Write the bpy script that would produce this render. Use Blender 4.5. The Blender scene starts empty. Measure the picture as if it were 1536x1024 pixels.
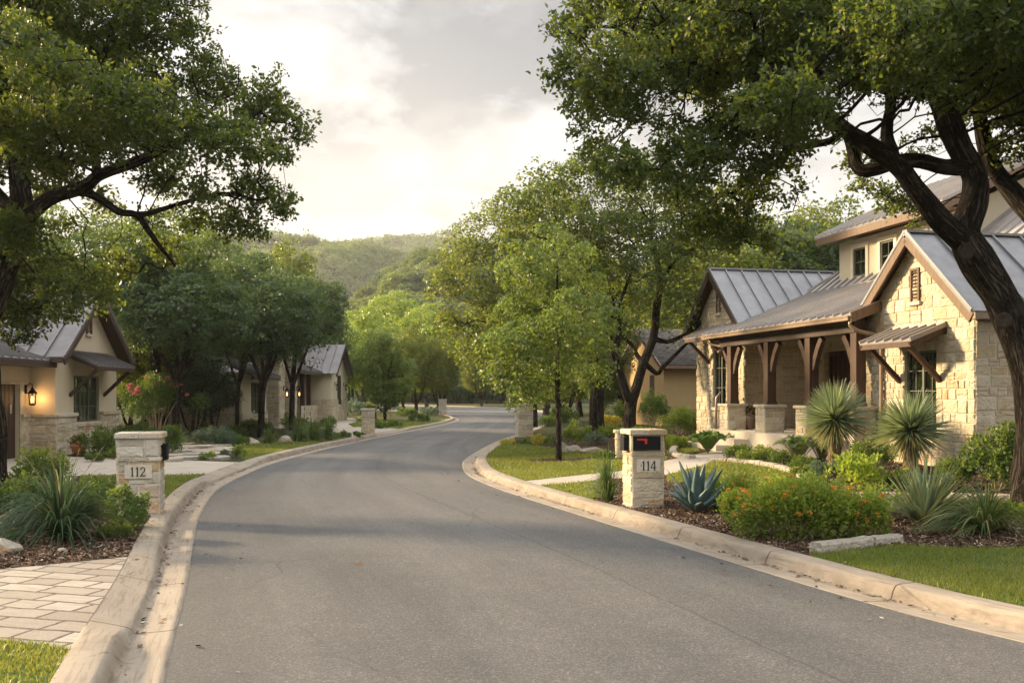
import bpy, math, random
import numpy as np
from mathutils import Vector, Matrix
from mathutils.geometry import delaunay_2d_cdt
random.seed(7)
RNG = np.random.default_rng(11)
sc = bpy.context.scene
COL = sc.collection
R = math.radians
FPX, HZ, CH = 1500.0, 590.0, 1.86       # photo focal length in px, horizon row, camera height

def W(px, py, D):                        # measured photo point at a known distance -> world
    return np.array([(px-768)/FPX*D, D, CH-(py-HZ)/FPX*D])

# ------------------------------------------------------------------ objects
def tag(o, label=None, cat=None, group=None, kind=None):
    if label: o['label'] = label
    if cat: o['category'] = cat
    if group: o['group'] = group
    if kind: o['kind'] = kind
    return o

def thing(name, label, cat, loc=(0, 0, 0), rz=0.0, group=None):
    o = bpy.data.objects.new(name, None)
    COL.objects.link(o)
    o.location = loc; o.rotation_euler = (0, 0, rz)
    o.empty_display_size = 0.2
    return tag(o, label, cat, group)

def copy_tree(o, parent=None):
    c = o.copy(); COL.objects.link(c)
    if parent is not None: c.parent = parent
    for ch in list(o.children):
        copy_tree(ch, c)
    return c

def link_mesh(name, me, mats, parent=None, smooth=False):
    for m in (mats if isinstance(mats, (list, tuple)) else [mats]):
        me.materials.append(m)
    if smooth:
        me.polygons.foreach_set('use_smooth', np.ones(len(me.polygons), dtype=bool))
    o = bpy.data.objects.new(name, me)
    COL.objects.link(o)
    if parent is not None: o.parent = parent
    return o

def np_mesh(name, V, Fq, mats, parent=None, smooth=False, midx=None, uv=None):
    """V (n,3) float, Fq (m,k) int array of equal-sized faces"""
    V = np.ascontiguousarray(V, dtype=np.float32); Fq = np.ascontiguousarray(Fq, dtype=np.int32)
    me = bpy.data.meshes.new(name)
    m, k = Fq.shape
    me.vertices.add(len(V)); me.vertices.foreach_set('co', V.ravel())
    me.loops.add(m*k); me.loops.foreach_set('vertex_index', Fq.ravel())
    me.polygons.add(m)
    me.polygons.foreach_set('loop_start', np.arange(0, m*k, k, dtype=np.int32))
    me.polygons.foreach_set('loop_total', np.full(m, k, dtype=np.int32))
    if midx is not None: me.polygons.foreach_set('material_index', np.ascontiguousarray(midx, dtype=np.int32))
    if uv is not None:
        l = me.uv_layers.new(name='UVMap'); l.data.foreach_set('uv', np.ascontiguousarray(uv[Fq.ravel()], dtype=np.float32).ravel())
    me.update(calc_edges=True)
    return link_mesh(name, me, mats, parent, smooth)

class MB:
    """collects shapes into one mesh"""
    def __init__(s): s.v = []; s.f = []; s.m = []
    def add(s, vs, fs, mi=0):
        b = len(s.v); s.v.extend([tuple(float(c) for c in p) for p in vs])
        for f in fs: s.f.append(tuple(b+i for i in f)); s.m.append(mi)
    def box(s, x0, x1, y0, y1, z0, z1, mi=0):
        v = [(x, y, z) for z in (z0, z1) for y in (y0, y1) for x in (x0, x1)]
        s.add(v, [(0, 2, 3, 1), (4, 5, 7, 6), (0, 1, 5, 4), (2, 6, 7, 3), (0, 4, 6, 2), (1, 3, 7, 5)], mi)
    def prism(s, poly, d, mi=0):
        n = len(poly); p = [np.array(q, float) for q in poly]; d = np.array(d, float)
        s.add(p+[q+d for q in p], [tuple(range(n))[::-1], tuple(range(n, 2*n))]+[(i, (i+1) % n, n+(i+1) % n, n+i) for i in range(n)], mi)
    def beam(s, p, q, w, h, up=(0, 0, 1), mi=0):
        p = np.array(p, float); q = np.array(q, float); d = q-p; d = d/np.linalg.norm(d)
        r = np.cross(d, up); r = r/np.linalg.norm(r)*w/2; u = np.cross(r, d); u = u/np.linalg.norm(u)*h/2
        v = [a+i*r+j*u for a in (p, q) for i, j in ((-1, -1), (1, -1), (1, 1), (-1, 1))]
        s.add(v, [(0, 1, 2, 3), (4, 7, 6, 5), (0, 4, 5, 1), (1, 5, 6, 2), (2, 6, 7, 3), (3, 7, 4, 0)], mi)
    def tube(s, path, rad, n=8, mi=0, cap=True):
        path = [np.array(p, float) for p in path]; k = len(path)
        rad = [rad]*k if np.isscalar(rad) else rad
        ref = None; vs = []
        for i in range(k):
            d = path[min(i+1, k-1)]-path[max(i-1, 0)]; d /= (np.linalg.norm(d)+1e-9)
            if ref is None: ref = np.array([1., 0, 0]) if abs(d[0]) < .8 else np.array([0, 1., 0])
            a = ref-d*ref.dot(d); a /= np.linalg.norm(a)+1e-9; ref = a; b = np.cross(d, a)
            for j in range(n):
                t = 2*math.pi*j/n; vs.append(path[i]+rad[i]*(math.cos(t)*a+math.sin(t)*b))
        fs = [(i*n+j, i*n+(j+1) % n, (i+1)*n+(j+1) % n, (i+1)*n+j) for i in range(k-1) for j in range(n)]
        if cap: fs += [tuple(range(n))[::-1], tuple(range((k-1)*n, k*n))]
        s.add(vs, fs, mi)
    def lathe(s, c, prof, n=16, mi=0):
        vs = [(c[0]+r*math.cos(2*math.pi*j/n), c[1]+r*math.sin(2*math.pi*j/n), c[2]+z) for r, z in prof for j in range(n)]
        k = len(prof)
        fs = [(i*n+j, i*n+(j+1) % n, (i+1)*n+(j+1) % n, (i+1)*n+j) for i in range(k-1) for j in range(n)]
        fs += [tuple(range(n))[::-1], tuple(range((k-1)*n, k*n))]
        s.add(vs, fs, mi)
    def build(s, name, mats, parent=None, smooth=False):
        me = bpy.data.meshes.new(name); me.from_pydata(s.v, [], s.f)
        me.polygons.foreach_set('material_index', np.array(s.m, dtype=np.int32))
        me.update()
        return link_mesh(name, me, mats, parent, smooth)

# ------------------------------------------------------------------ materials
class NT:
    def __init__(s, nt): s.nt = nt
    def n(s, typ, props=None, **ins):
        nd = s.nt.nodes.new('ShaderNode'+typ)
        for k, v in (props or {}).items(): setattr(nd, k, v)
        for k, v in ins.items():
            key = int(k[1:]) if k[0] == 'i' and k[1:].isdigit() else k.replace('_', ' ')
            sock = nd.inputs[key]
            if isinstance(v, bpy.types.NodeSocket): s.nt.links.new(v, sock)
            else:
                if sock.type == 'RGBA' and hasattr(v, '__len__') and len(v) == 3: v = (*v, 1)
                sock.default_value = v
        return nd
    def math(s, op, a, b=0.0, c=0.0): return s.n('Math', {'operation': op}, i0=a, i1=b, i2=c).outputs[0]
    def mix(s, f, a, b, mode='MIX'):
        nd = s.nt.nodes.new('ShaderNodeMix'); nd.data_type = 'RGBA'; nd.blend_type = mode
        for i, v in ((0, f), (6, a), (7, b)):
            if isinstance(v, bpy.types.NodeSocket): s.nt.links.new(v, nd.inputs[i])
            else: nd.inputs[i].default_value = (*v, 1) if hasattr(v, '__len__') and len(v) == 3 else v
        return nd.outputs[2]
    def ramp(s, f, stops, interp='LINEAR'):
        nd = s.n('ValToRGB', None, Fac=f); cr = nd.color_ramp; cr.interpolation = interp
        while len(cr.elements) < len(stops): cr.elements.new(0.5)
        for e, (p, c) in zip(cr.elements, stops):
            e.position = p; e.color = (*c, 1) if hasattr(c, '__len__') else (c, c, c, 1)
        return nd.outputs[0]
    def maprange(s, v, a, b, c=0.0, d=1.0):
        return s.n('MapRange', None, i0=v, i1=a, i2=b, i3=c, i4=d).outputs[0]
    def noise(s, vec, scale, detail=3.0, rough=.55, dist=0.0):
        return s.n('TexNoise', None, Vector=vec, Scale=scale, Detail=detail, Roughness=rough, Distortion=dist).outputs[0]
    def voro(s, vec, scale, feat='F1', out=0, rnd=1.0):
        return s.n('TexVoronoi', {'feature': feat}, Vector=vec, Scale=scale, Randomness=rnd).outputs[out]
    def mapping(s, vec, scale=(1, 1, 1), rot=(0, 0, 0), loc=(0, 0, 0)):
        return s.n('Mapping', None, Vector=vec, Scale=scale, Rotation=rot, Location=loc).outputs[0]
    def pos(s): return s.n('NewGeometry').outputs['Position']
    def obj(s): return s.n('TexCoord').outputs['Object']
    def uv(s): return s.n('TexCoord').outputs['UV']
    def bump(s, h, strength=.5, dist=.02, normal=None):
        k = dict(Height=h, Strength=strength, Distance=dist)
        if normal is not None: k['Normal'] = normal
        return s.n('Bump', None, **k).outputs[0]

def newmat(name):
    m = bpy.data.materials.new(name); m.use_nodes = True; m.node_tree.nodes.clear()
    t = NT(m.node_tree); t.out = m.node_tree.nodes.new('ShaderNodeOutputMaterial')
    return m, t
def finish(t, shader): t.nt.links.new(shader, t.out.inputs['Surface'])
def prin(t, col, rough=.7, metal=0.0, spec=.5, normal=None, **kw):
    k = {'Base_Color': col, 'Roughness': rough, 'Metallic': metal, 'Specular_IOR_Level': spec}
    if normal is not None: k['Normal'] = normal
    k.update(kw)
    return t.n('BsdfPrincipled', None, **k).outputs[0]

M = {}
def simple(key, col, rough=.7, metal=0.0, spec=.4, nscale=8.0, var=.25, bump=.1, bdist=.005):
    m, t = newmat(key); p = t.obj()
    f = t.noise(p, nscale, 5)
    c = t.mix(t.maprange(f, .3, .7), tuple(x*(1-var) for x in col), tuple(min(1, x*(1+var)) for x in col))
    finish(t, prin(t, c, rough, metal, spec, t.bump(t.noise(p, nscale*6, 4), bump, bdist)))
    M[key] = m; return m

def leafmat(key, cols, trans, tcol, nscale=1.2, rough=.45, tw=.4, spec=.35):
    """cols: dark, mid, light leaf colours; per-leaf and per-clump variation"""
    m, t = newmat(key)
    rnd = t.n('NewGeometry').outputs['Random Per Island']
    big = t.noise(t.obj(), nscale, 3)
    f = t.math('ADD', t.math('MULTIPLY', rnd, .42), t.math('MULTIPLY', t.maprange(big, .36, .64), .38))
    f = t.math('ADD', f, t.math('MULTIPLY', t.n('ObjectInfo').outputs['Random'], .28))
    c = t.ramp(f, [(0.05, cols[0]), (.5, cols[1]), (.95, cols[2])])
    tc = t.mix(rnd, trans, tcol)
    p = prin(t, c, rough, 0, spec)
    tr = t.n('BsdfTranslucent', None, Color=tc).outputs[0]
    finish(t, t.n('MixShader', None, Fac=tw, i1=p, i2=tr).outputs[0])
    M[key] = m; return m

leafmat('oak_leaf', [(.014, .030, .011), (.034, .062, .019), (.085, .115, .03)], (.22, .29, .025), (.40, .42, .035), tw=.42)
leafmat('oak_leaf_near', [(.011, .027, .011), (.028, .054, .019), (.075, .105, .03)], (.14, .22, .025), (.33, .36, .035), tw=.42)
leafmat('oak_leaf_cool', [(.016, .036, .02), (.036, .068, .033), (.07, .11, .042)], (.11, .19, .04), (.20, .27, .05))
leafmat('lime_leaf', [(.028, .056, .014), (.066, .104, .022), (.14, .18, .03)], (.20, .28, .04), (.29, .36, .045))
leafmat('bright_leaf', [(.07, .115, .014), (.16, .23, .022), (.30, .36, .035)], (.32, .42, .05), (.42, .5, .06), 3)
leafmat('cedar_leaf', [(.010, .02, .010), (.018, .034, .015), (.03, .05, .02)], (.04, .07, .02), (.06, .09, .02), 2, .6, .2)
leafmat('shrub_leaf', [(.02, .045, .015), (.04, .08, .022), (.075, .125, .03)], (.14, .22, .03), (.22, .3, .04), 3)
leafmat('gray_shrub_leaf', [(.05, .085, .055), (.075, .115, .075), (.11, .15, .095)], (.14, .2, .1), (.18, .24, .12), 3)
leafmat('gold_leaf', [(.2, .18, .02), (.34, .29, .03), (.45, .4, .05)], (.5, .45, .05), (.6, .5, .06), 3)
leafmat('blade_green', [(.04, .08, .025), (.07, .12, .035), (.12, .17, .06)], (.15, .22, .05), (.2, .28, .07), 3)
leafmat('blade_dark', [(.018, .042, .024), (.032, .068, .038), (.06, .105, .058)], (.08, .14, .05), (.12, .18, .07), 3)
leafmat('blade_yucca', [(.07, .12, .075), (.18, .25, .15), (.34, .39, .21)], (.2, .26, .1), (.28, .32, .12), 3, .4)
leafmat('blade_straw', [(.22, .19, .08), (.3, .27, .11), (.38, .35, .17)], (.35, .3, .1), (.4, .36, .14), 3)
leafmat('grass_blade', [(.05, .085, .014), (.105, .145, .022), (.24, .235, .06)], (.24, .30, .03), (.42, .38, .06), 1.1)
leafmat('fern_leaf', [(.06, .12, .02), (.09, .17, .03), (.14, .22, .04)], (.25, .4, .05), (.32, .45, .06), 3)
leafmat('far_leaf', [(.018, .045, .014), (.055, .10, .026), (.14, .20, .04)], (.2, .25, .04), (.26, .3, .05), .13, .6)
leafmat('orange_petal', [(.55, .16, .02), (.7, .24, .03), (.8, .4, .06)], (.7, .25, .03), (.8, .35, .05), 3)
leafmat('pink_petal', [(.55, .12, .12), (.65, .2, .18), (.7, .3, .25)], (.6, .2, .2), (.7, .3, .25), 3)
leafmat('white_petal', [(.5, .55, .45), (.6, .65, .55), (.7, .75, .6)], (.5, .55, .4), (.6, .65, .5), 3)

def m_bark():
    m, t = newmat('bark')
    uv = t.uv()
    uv = t.n('MixRGB', None, Fac=.02, Color1=uv, Color2=t.n('TexNoise', None, Vector=t.obj(), Scale=7.0, Detail=4).outputs[1]).outputs[0]
    a = t.noise(t.mapping(uv, (8.5, 1.9, 1)), 1.0, 5, .66, .7)
    b = t.noise(t.mapping(t.obj(), (1, 1, .35)), 30, 6, .7)
    rid = t.math('SUBTRACT', 1.0, t.math('MULTIPLY', t.math('ABSOLUTE', t.math('SUBTRACT', a, .5)), 5.0))
    h = t.math('ADD', t.math('MULTIPLY', t.math('MAXIMUM', t.math('SUBTRACT', 1.0, rid), 0.0), 1.0), t.math('MULTIPLY', b, .9))
    f = t.maprange(h, .40, 1.15)
    c = t.ramp(f, [(0, (.010, .008, .006)), (.45, (.040, .031, .024)), (1, (.145, .118, .092))])
    c = t.mix(t.maprange(t.noise(t.obj(), 2.2, 4), .55, .7, 0, .35), c, (.10, .10, .085))
    finish(t, prin(t, c, .95, 0, .12, t.bump(h, 1.0, .09))); M['bark'] = m
m_bark()

def m_stone(key, cols, bumpd=.012):
    m, t = newmat(key); p = t.obj()
    rnd = t.n('NewGeometry').outputs['Random Per Island']
    c = t.ramp(rnd, cols)
    n1 = t.noise(p, 4, 6, .65, .6)
    rust = t.maprange(t.noise(p, 2.3, 4, .6), .54, .66, 0, .75)
    rf = t.math('MULTIPLY', rust, t.maprange(rnd, .45, .6))
    c = t.mix(rf, c, (.46, .25, .10))
    c = t.mix(t.maprange(n1, .3, .75), t.mix(1.0, c, (.78, .76, .72), 'MULTIPLY'), c)
    c = t.mix(t.maprange(t.noise(p, 40, 5, .7), .35, .7, 0, .35), c, t.mix(1.0, c, (.6, .55, .5), 'MULTIPLY'))
    h = t.math('ADD', t.math('MULTIPLY', t.noise(p, 9, 6, .65, .4), 1.6), t.math('MULTIPLY', t.voro(p, 17), .35))
    finish(t, prin(t, c, .9, 0, .25, t.bump(h, .9, bumpd*2.2))); M[key] = m
m_stone('limestone', [(0, (.46, .39, .28)), (.3, (.58, .515, .39)), (.55, (.64, .58, .46)), (.85, (.52, .435, .30)), (1, (.60, .53, .41))])
m_stone('limestone_grey', [(0, (.42, .38, .31)), (.4, (.55, .51, .44)), (.7, (.6, .56, .48)), (.9, (.50, .36, .20)), (1, (.52, .47, .40))])
m_stone('limestone_tan', [(0, (.42, .34, .23)), (.3, (.52, .44, .31)), (.55, (.60, .53, .41)), (.8, (.44, .34, .21)), (1, (.54, .46, .34))])
m_stone('boulder', [(0, (.42, .38, .32)), (1, (.48, .44, .37))], .03)

def m_mortar():
    m, t = newmat('mortar'); p = t.obj()
    c = t.mix(t.noise(p, 20, 5), (.50, .455, .36), (.60, .55, .45))
    finish(t, prin(t, c, .95, 0, .2, t.bump(t.noise(p, 90, 3), .4, .004))); M['mortar'] = m
m_mortar()

def m_stucco(key, col):
    m, t = newmat(key); p = t.obj()
    c = t.mix(t.maprange(t.noise(p, 1.1, 5, .6), .3, .7), tuple(x*.88 for x in col), col)
    c = t.mix(t.maprange(t.noise(t.mapping(p, (6, 6, .5)), 1.0, 4), .55, .8, 0, .25), c, tuple(x*.75 for x in col))
    finish(t, prin(t, c, .9, 0, .25, t.bump(t.noise(p, 120, 4, .7), .35, .004))); M[key] = m
m_stucco('stucco', (.58, .49, .35)); m_stucco('stucco_cream', (.60, .52, .38)); m_stucco('stucco_gold', (.36, .25, .12))

def m_metal(key, col, rough=.42):
    m, t = newmat(key); p = t.obj()
    f = t.noise(p, .9, 5, .6)
    c = t.mix(t.maprange(f, .3, .7), tuple(x*.8 for x in col), tuple(x*1.12 for x in col))
    c = t.mix(t.maprange(t.noise(t.mapping(p, (3, 3, 1)), 6, 5, .7), .5, .8, 0, .3), c, tuple(x*.62 for x in col))
    r = t.maprange(t.noise(p, 5, 4), .3, .7, rough-.08, rough+.14)
    finish(t, prin(t, c, r, .2, .5, t.bump(t.noise(p, 1.7, 3), .25, .02))); M[key] = m
m_metal('metal_roof', (.215, .215, .225), .5); m_metal('metal_roof_bronze', (.33, .30, .275), .5); m_metal('metal_roof_dark', (.13, .12, .12), .5)
m_metal('gutter_metal', (.24, .17, .115), .4)

def m_shingle():
    m, t = newmat('shingle'); p = t.uv()
    br = t.n('TexBrick', {'offset': .5}, Vector=p, Color1=(.06, .055, .05, 1), Color2=(.12, .105, .095, 1), Mortar=(.02, .018, .016, 1), Scale=1.0)
    br.inputs['Mortar Size'].default_value = .012; br.inputs['Brick Width'].default_value = .3; br.inputs['Row Height'].default_value = .16
    finish(t, prin(t, br.outputs[0], .9, 0, .2, t.bump(br.outputs[1], .6, -.02))); M['shingle'] = m
m_shingle()

def m_wood(key, col, col2):
    m, t = newmat(key); p = t.obj()
    n = t.noise(t.mapping(p, (14, 14, 1.2)), 1.6, 6, .65, .5)
    c = t.mix(t.maprange(n, .3, .7), col, col2)
    finish(t, prin(t, c, .6, 0, .4, t.bump(n, .35, .006))); M[key] = m
m_wood('cedar_wood', (.034, .016, .009), (.085, .042, .022)); m_wood('dark_wood', (.03, .017, .011), (.062, .034, .022))
m_wood('trim_wood', (.095, .056, .033), (.17, .104, .06))

def m_conc(key, c1, c2, joints=False):
    m, t = newmat(key)
    p = t.pos()
    c = t.mix(t.maprange(t.noise(p, 1.3, 6, .65), .3, .7), c1, c2)
    c = t.mix(t.maprange(t.noise(p, 60, 3, .7), .5, .75, 0, .35), c, tuple(x*.6 for x in c1))
    hgt = t.noise(p, 90, 4, .7)
    if joints:
        uv = t.n('SeparateXYZ', None, Vector=t.uv()); U, V = uv.outputs[0], uv.outputs[1]
        s = t.math('ADD', U, t.math('MULTIPLY', t.noise(p, 5, 3), .05))
        d = t.math('ABSOLUTE', t.math('SUBTRACT', t.math('FRACT', t.math('DIVIDE', s, 2.05)), .5))
        j = t.maprange(d, .4945, .4975, 0, 1)
        # dirt gathered in the gutter line and weather streaks on the face
        dl = t.math('SUBTRACT', 1.0, t.maprange(t.math('ABSOLUTE', t.math('SUBTRACT', V, .31)), .0, .06))
        dn = t.maprange(t.noise(t.mapping(p, (1, 1, 1)), 3.5, 6, .7), .35, .65)
        c = t.mix(t.math('MULTIPLY', t.math('MULTIPLY', dl, dn), .65), c, (.09, .07, .05))
        st = t.maprange(t.noise(t.n('CombineXYZ', None, X=t.math('MULTIPLY', U, 1.1), Y=t.math('MULTIPLY', V, 16)).outputs[0], 1.6, 6, .7, .6), .50, .66, 0, .65)
        c = t.mix(st, c, (.13, .10, .075))
        cr = t.voro(t.mapping(p, (.55, .55, .55)), 1.0, 'DISTANCE_TO_EDGE')
        ck = t.maprange(t.math('ADD', cr, t.math('MULTIPLY', t.noise(p, 4, 5), .05)), .022, .028, .6, 0)
        c = t.mix(ck, c, (.10, .08, .06))
        c = t.mix(j, c, (.045, .035, .028))
        hgt = t.math('SUBTRACT', hgt, t.math('MULTIPLY', j, 3.0))
    finish(t, prin(t, c, .88, 0, .25, t.bump(hgt, .35, .006))); M[key] = m
m_conc('kerb_concrete', (.235, .195, .15), (.32, .27, .21), True)
m_conc('path_concrete', (.30, .26, .21), (.40, .345, .28))
m_conc('step_concrete', (.46, .40, .31), (.54, .47, .38))

def m_asphalt():
    m, t = newmat('asphalt'); p = t.pos()
    uv = t.n('SeparateXYZ', None, Vector=t.uv()); U, V = uv.outputs[0], uv.outputs[1]     # V metres from left edge, U metres along
    sv = t.n('CombineXYZ', None, X=t.math('MULTIPLY', U, .10), Y=t.math('MULTIPLY', V, 1.0)).outputs[0]
    bands = t.noise(sv, .85, 5, .6, .2)
    c = t.mix(t.maprange(bands, .32, .68), (.050, .049, .048), (.110, .104, .097))
    c = t.mix(t.maprange(t.noise(p, .32, 5, .6), .35, .65, 0, .8), c, (.108, .100, .091))
    c = t.mix(t.maprange(t.noise(p, 3.2, 6, .7), .4, .7, 0, .4), c, (.06, .058, .056))
    agg = t.voro(p, 95, 'F1', 1)
    ag = t.n('SeparateColor', None, Color=agg).outputs[0]
    c = t.mix(.8, c, t.mix(1.0, c, t.ramp(ag, [(0, .48), (.5, .9), (.86, 1.3), (1, 2.3)]), 'MULTIPLY'))
    fine = t.noise(p, 170, 3, .8)
    c = t.mix(.6, c, t.mix(1.0, c, t.ramp(fine, [(.3, .5), (.7, 1.5)]), 'MULTIPLY'))
    # hairline construction seam and wandering cracks
    w = t.math('MULTIPLY', t.math('SUBTRACT', t.noise(p, .9, 6, .7), .5), .22)
    seam = t.maprange(t.math('ABSOLUTE', t.math('SUBTRACT', t.math('ADD', V, w), 4.15)), .006, .016, .62, 0)
    c = t.mix(seam, c, (.025, .023, .021))
    ed = t.maprange(t.math('ADD', V, t.math('MULTIPLY', t.math('SUBTRACT', t.noise(p, 14, 5, .7), .5), .06)), .0, .03, .85, 0)
    c = t.mix(ed, c, (.018, .016, .014))
    c = t.mix(t.maprange(V, .1, 1.6, .35, 0), c, (.055, .052, .05))
    wx = t.n('MixRGB', None, Fac=.12, Color1=t.mapping(p, (.16, .16, .16)), Color2=t.n('TexNoise', None, Vector=p, Scale=.8, Detail=5).outputs[1]).outputs[0]
    ck = t.maprange(t.voro(wx, 1.0, 'DISTANCE_TO_EDGE'), .0010, .0026, .5, 0)
    c = t.mix(t.math('MULTIPLY', ck, t.maprange(t.noise(p, .25, 2), .44, .56)), c, (.028, .026, .024))
    oil = t.maprange(t.noise(sv, 1.9, 5, .7, .4), .57, .72, 0, .5)
    c = t.mix(oil, c, (.045, .043, .042))
    h = t.math('ADD', ag, t.math('MULTIPLY', fine, .8))
    finish(t, prin(t, c, t.maprange(bands, .3, .7, .78, .66), 0, .42, t.bump(h, .7, .006))); M['asphalt'] = m
m_asphalt()

def m_paver():
    m, t = newmat('paver'); p = t.pos()
    v = t.mapping(p, (1, 1, 1), (0, 0, R(14)))
    v = t.n('MixRGB', None, Fac=.07, Color1=v, Color2=t.n('TexNoise', None, Vector=p, Scale=3.5, Detail=5).outputs[1]).outputs[0]
    br = t.n('TexBrick', {'offset': .43, 'squash': .7, 'squash_frequency': 3}, Vector=v, Color1=(.20, .17, .14, 1), Color2=(.33, .295, .25, 1), Mortar=(.055, .047, .035, 1), Scale=1.0)
    br.inputs['Mortar Size'].default_value = .017; br.inputs['Mortar Smooth'].default_value = .3
    br.inputs['Brick Width'].default_value = .46; br.inputs['Row Height'].default_value = .27
    c = t.mix(t.maprange(t.noise(t.mapping(v, (2, 12, 4)), 1.5, 6, .7, .6), .42, .70, 0, .75), br.outputs[0], (.19, .155, .12))
    c = t.mix(t.maprange(t.noise(p, 45, 4, .7), .5, .8, 0, .3), c, (.5, .46, .4))
    h = t.math('SUBTRACT', t.noise(v, 14, 6, .7), t.math('MULTIPLY', br.outputs[1], 2.6))
    finish(t, prin(t, c, .85, 0, .3, t.bump(h, .9, .012))); M['paver'] = m
m_paver()

def m_soil():
    m, t = newmat('mulch'); p = t.pos()
    n = t.noise(p, 38, 6, .75, .6); n2 = t.voro(t.mapping(p, (1, 1.7, 1), (0, 0, .6)), 55, 'F1', 1)
    g = t.n('SeparateColor', None, Color=n2).outputs[0]
    c = t.ramp(t.math('ADD', t.math('MULTIPLY', n, .6), t.math('MULTIPLY', g, .4)), [(.2, (.022, .014, .010)), (.5, (.075, .045, .030)), (.72, (.15, .095, .06)), (.9, (.30, .23, .16))])
    c = t.mix(t.maprange(t.noise(p, .9, 4), .4, .7, 0, .5), c, (.06, .036, .022))
    finish(t, prin(t, c, .95, 0, .15, t.bump(t.math('ADD', n, g), 1.0, .03))); M['mulch'] = m
    m, t = newmat('lawn_soil'); p = t.pos()
    c = t.ramp(t.noise(p, 25, 6, .75), [(.25, (.035, .060, .012)), (.5, (.072, .120, .022)), (.75, (.125, .175, .034))])
    c = t.mix(t.maprange(t.noise(p, 1.1, 5, .6), .42, .62, 0, .5), c, (.13, .13, .045))
    finish(t, prin(t, c, .95, 0, .15, t.bump(t.noise(p, 60, 5, .8), 1.0, .03))); M['lawn_soil'] = m
    m, t = newmat('woodland_floor'); p = t.pos()
    c = t.ramp(t.noise(p, 3, 8, .75), [(.3, (.02, .026, .012)), (.5, (.05, .055, .022)), (.7, (.10, .09, .045))])
    finish(t, prin(t, c, .95, 0, .1, t.bump(t.noise(p, 12, 6, .8), 1.0, .1))); M['woodland_floor'] = m
m_soil()

def m_glass():
    m, t = newmat('window_glass')
    fr = t.n('Fresnel', None, IOR=1.6).outputs[0]
    f = t.math('ADD', t.math('MULTIPLY', fr, .9), .04)
    g = t.n('BsdfGlossy', None, Color=(.9, .95, .95, 1), Roughness=.04, Normal=t.bump(t.noise(t.obj(), 2.2, 2), .08, .02)).outputs[0]
    tr = t.n('BsdfTransparent', None, Color=(.86, .92, .88, 1)).outputs[0]
    finish(t, t.n('MixShader', None, Fac=f, i1=tr, i2=g).outputs[0]); M['window_glass'] = m
m_glass()
simple('frame_green', (.10, .105, .075), .5); simple('frame_tan', (.38, .32, .22), .6); simple('blind', (.74, .74, .55), .7)
simple('interior', (.05, .055, .045), .9); simple('black_metal', (.005, .005, .005), .6, 0, .2, 20, .2, .15, .002)
simple('red_plastic', (.55, .025, .015), .4); simple('ink', (.012, .011, .010), .7); simple('plate_stone', (.50, .45, .36), .85, 0, .3, 14, .12, .4)
simple('terracotta', (.40, .15, .07), .8); simple('cushion', (.45, .43, .40), .9); simple('louver', (.10, .055, .03), .6)
simple('petiole', (.16, .13, .07), .8); simple('yucca_trunk', (.22, .155, .085), .95, 0, .2, 18, .45, 1.0, .03); simple('pale_bark', (.27, .20, .14), .8, 0, .2, 5, .35, .4, .01)
simple('chip', (.15, .095, .06), .95, 0, .1, 30, .5); simple('litter', (.20, .12, .06), .9, 0, .1, 9, .5); simple('agave_skin', (.075, .125, .12), .5, 0, .4, 3, .35, .1)
def m_lit():
    m, t = newmat('lamp_glow'); finish(t, t.n('Emission', None, Color=(1, .55, .18, 1), Strength=2.2).outputs[0]); M['lamp_glow'] = m
m_lit()
# ------------------------------------------------------------------ road geometry (world metres, camera at origin)
LEFT = [(.35, -4), (-.05, -1.5), (-.75, 1.5), (-1.5, 4), (-2.25, 6.43), (-3.14, 9.62), (-4.05, 12.7), (-4.80, 15.4), (-5.75, 19.6), (-6.2, 23.8), (-6.38, 27.4), (-6.25, 33), (-5.65, 42), (-5.15, 47.5), (-4.15, 58), (-3.75, 66), (-3.95, 74), (-5.6, 84), (-10, 97), (-18, 112), (-30, 126), (-50, 140)]
RIGHT = [(10.2, -3.5), (8.6, -.8), (6.9, 2), (5.3, 4.9), (3.83, 7.48), (3.13, 9.0), (2.25, 11.6), (1.28, 14.57), (.37, 17.4), (-.37, 19.9), (-1.0, 22.8), (-1.27, 25.8), (-1.30, 28.9), (-.85, 36), (-.3, 41.6), (.75, 49.8), (1.8, 62), (3.0, 76), (3.35, 92), (1.9, 108), (-1.2, 124), (-8, 141), (-22, 158), (-50, 176)]
def spline(P, ds=.35, closed=False):
    P = [np.array(p, float) for p in P]; out = []
    n = len(P); rng = range(n if closed else n-1)
    for i in rng:
        p0, p1, p2, p3 = (P[(i-1) % n] if closed or i > 0 else 2*P[0]-P[1]), P[i], P[(i+1) % n], (P[(i+2) % n] if closed or i+2 < n else 2*P[-1]-P[-2])
        L = np.linalg.norm(p2-p1); k = max(1, int(L/(ds*(1+max(0, p1[1])/30))))
        for j in range(k):
            t = j/k
            out.append(.5*((2*p1)+(p2-p0)*t+(2*p0-5*p1+4*p2-p3)*t*t+(3*p1-p0-3*p2+p3)*t**3))
    if not closed: out.append(P[-1])
    return np.array(out)
LC, RC = spline(LEFT), spline(RIGHT)
def offs(C, d, side):
    T = np.gradient(C, axis=0); T /= np.linalg.norm(T, axis=1)[:, None]
    Nn = np.stack([-T[:, 1], T[:, 0]], 1)*side
    return C+Nn*d
KW = .63
LB, RB = offs(LC, KW, 1), offs(RC, KW, -1)
def arclen(C): return np.concatenate([[0], np.cumsum(np.linalg.norm(np.diff(C, axis=0), axis=1))])
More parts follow.
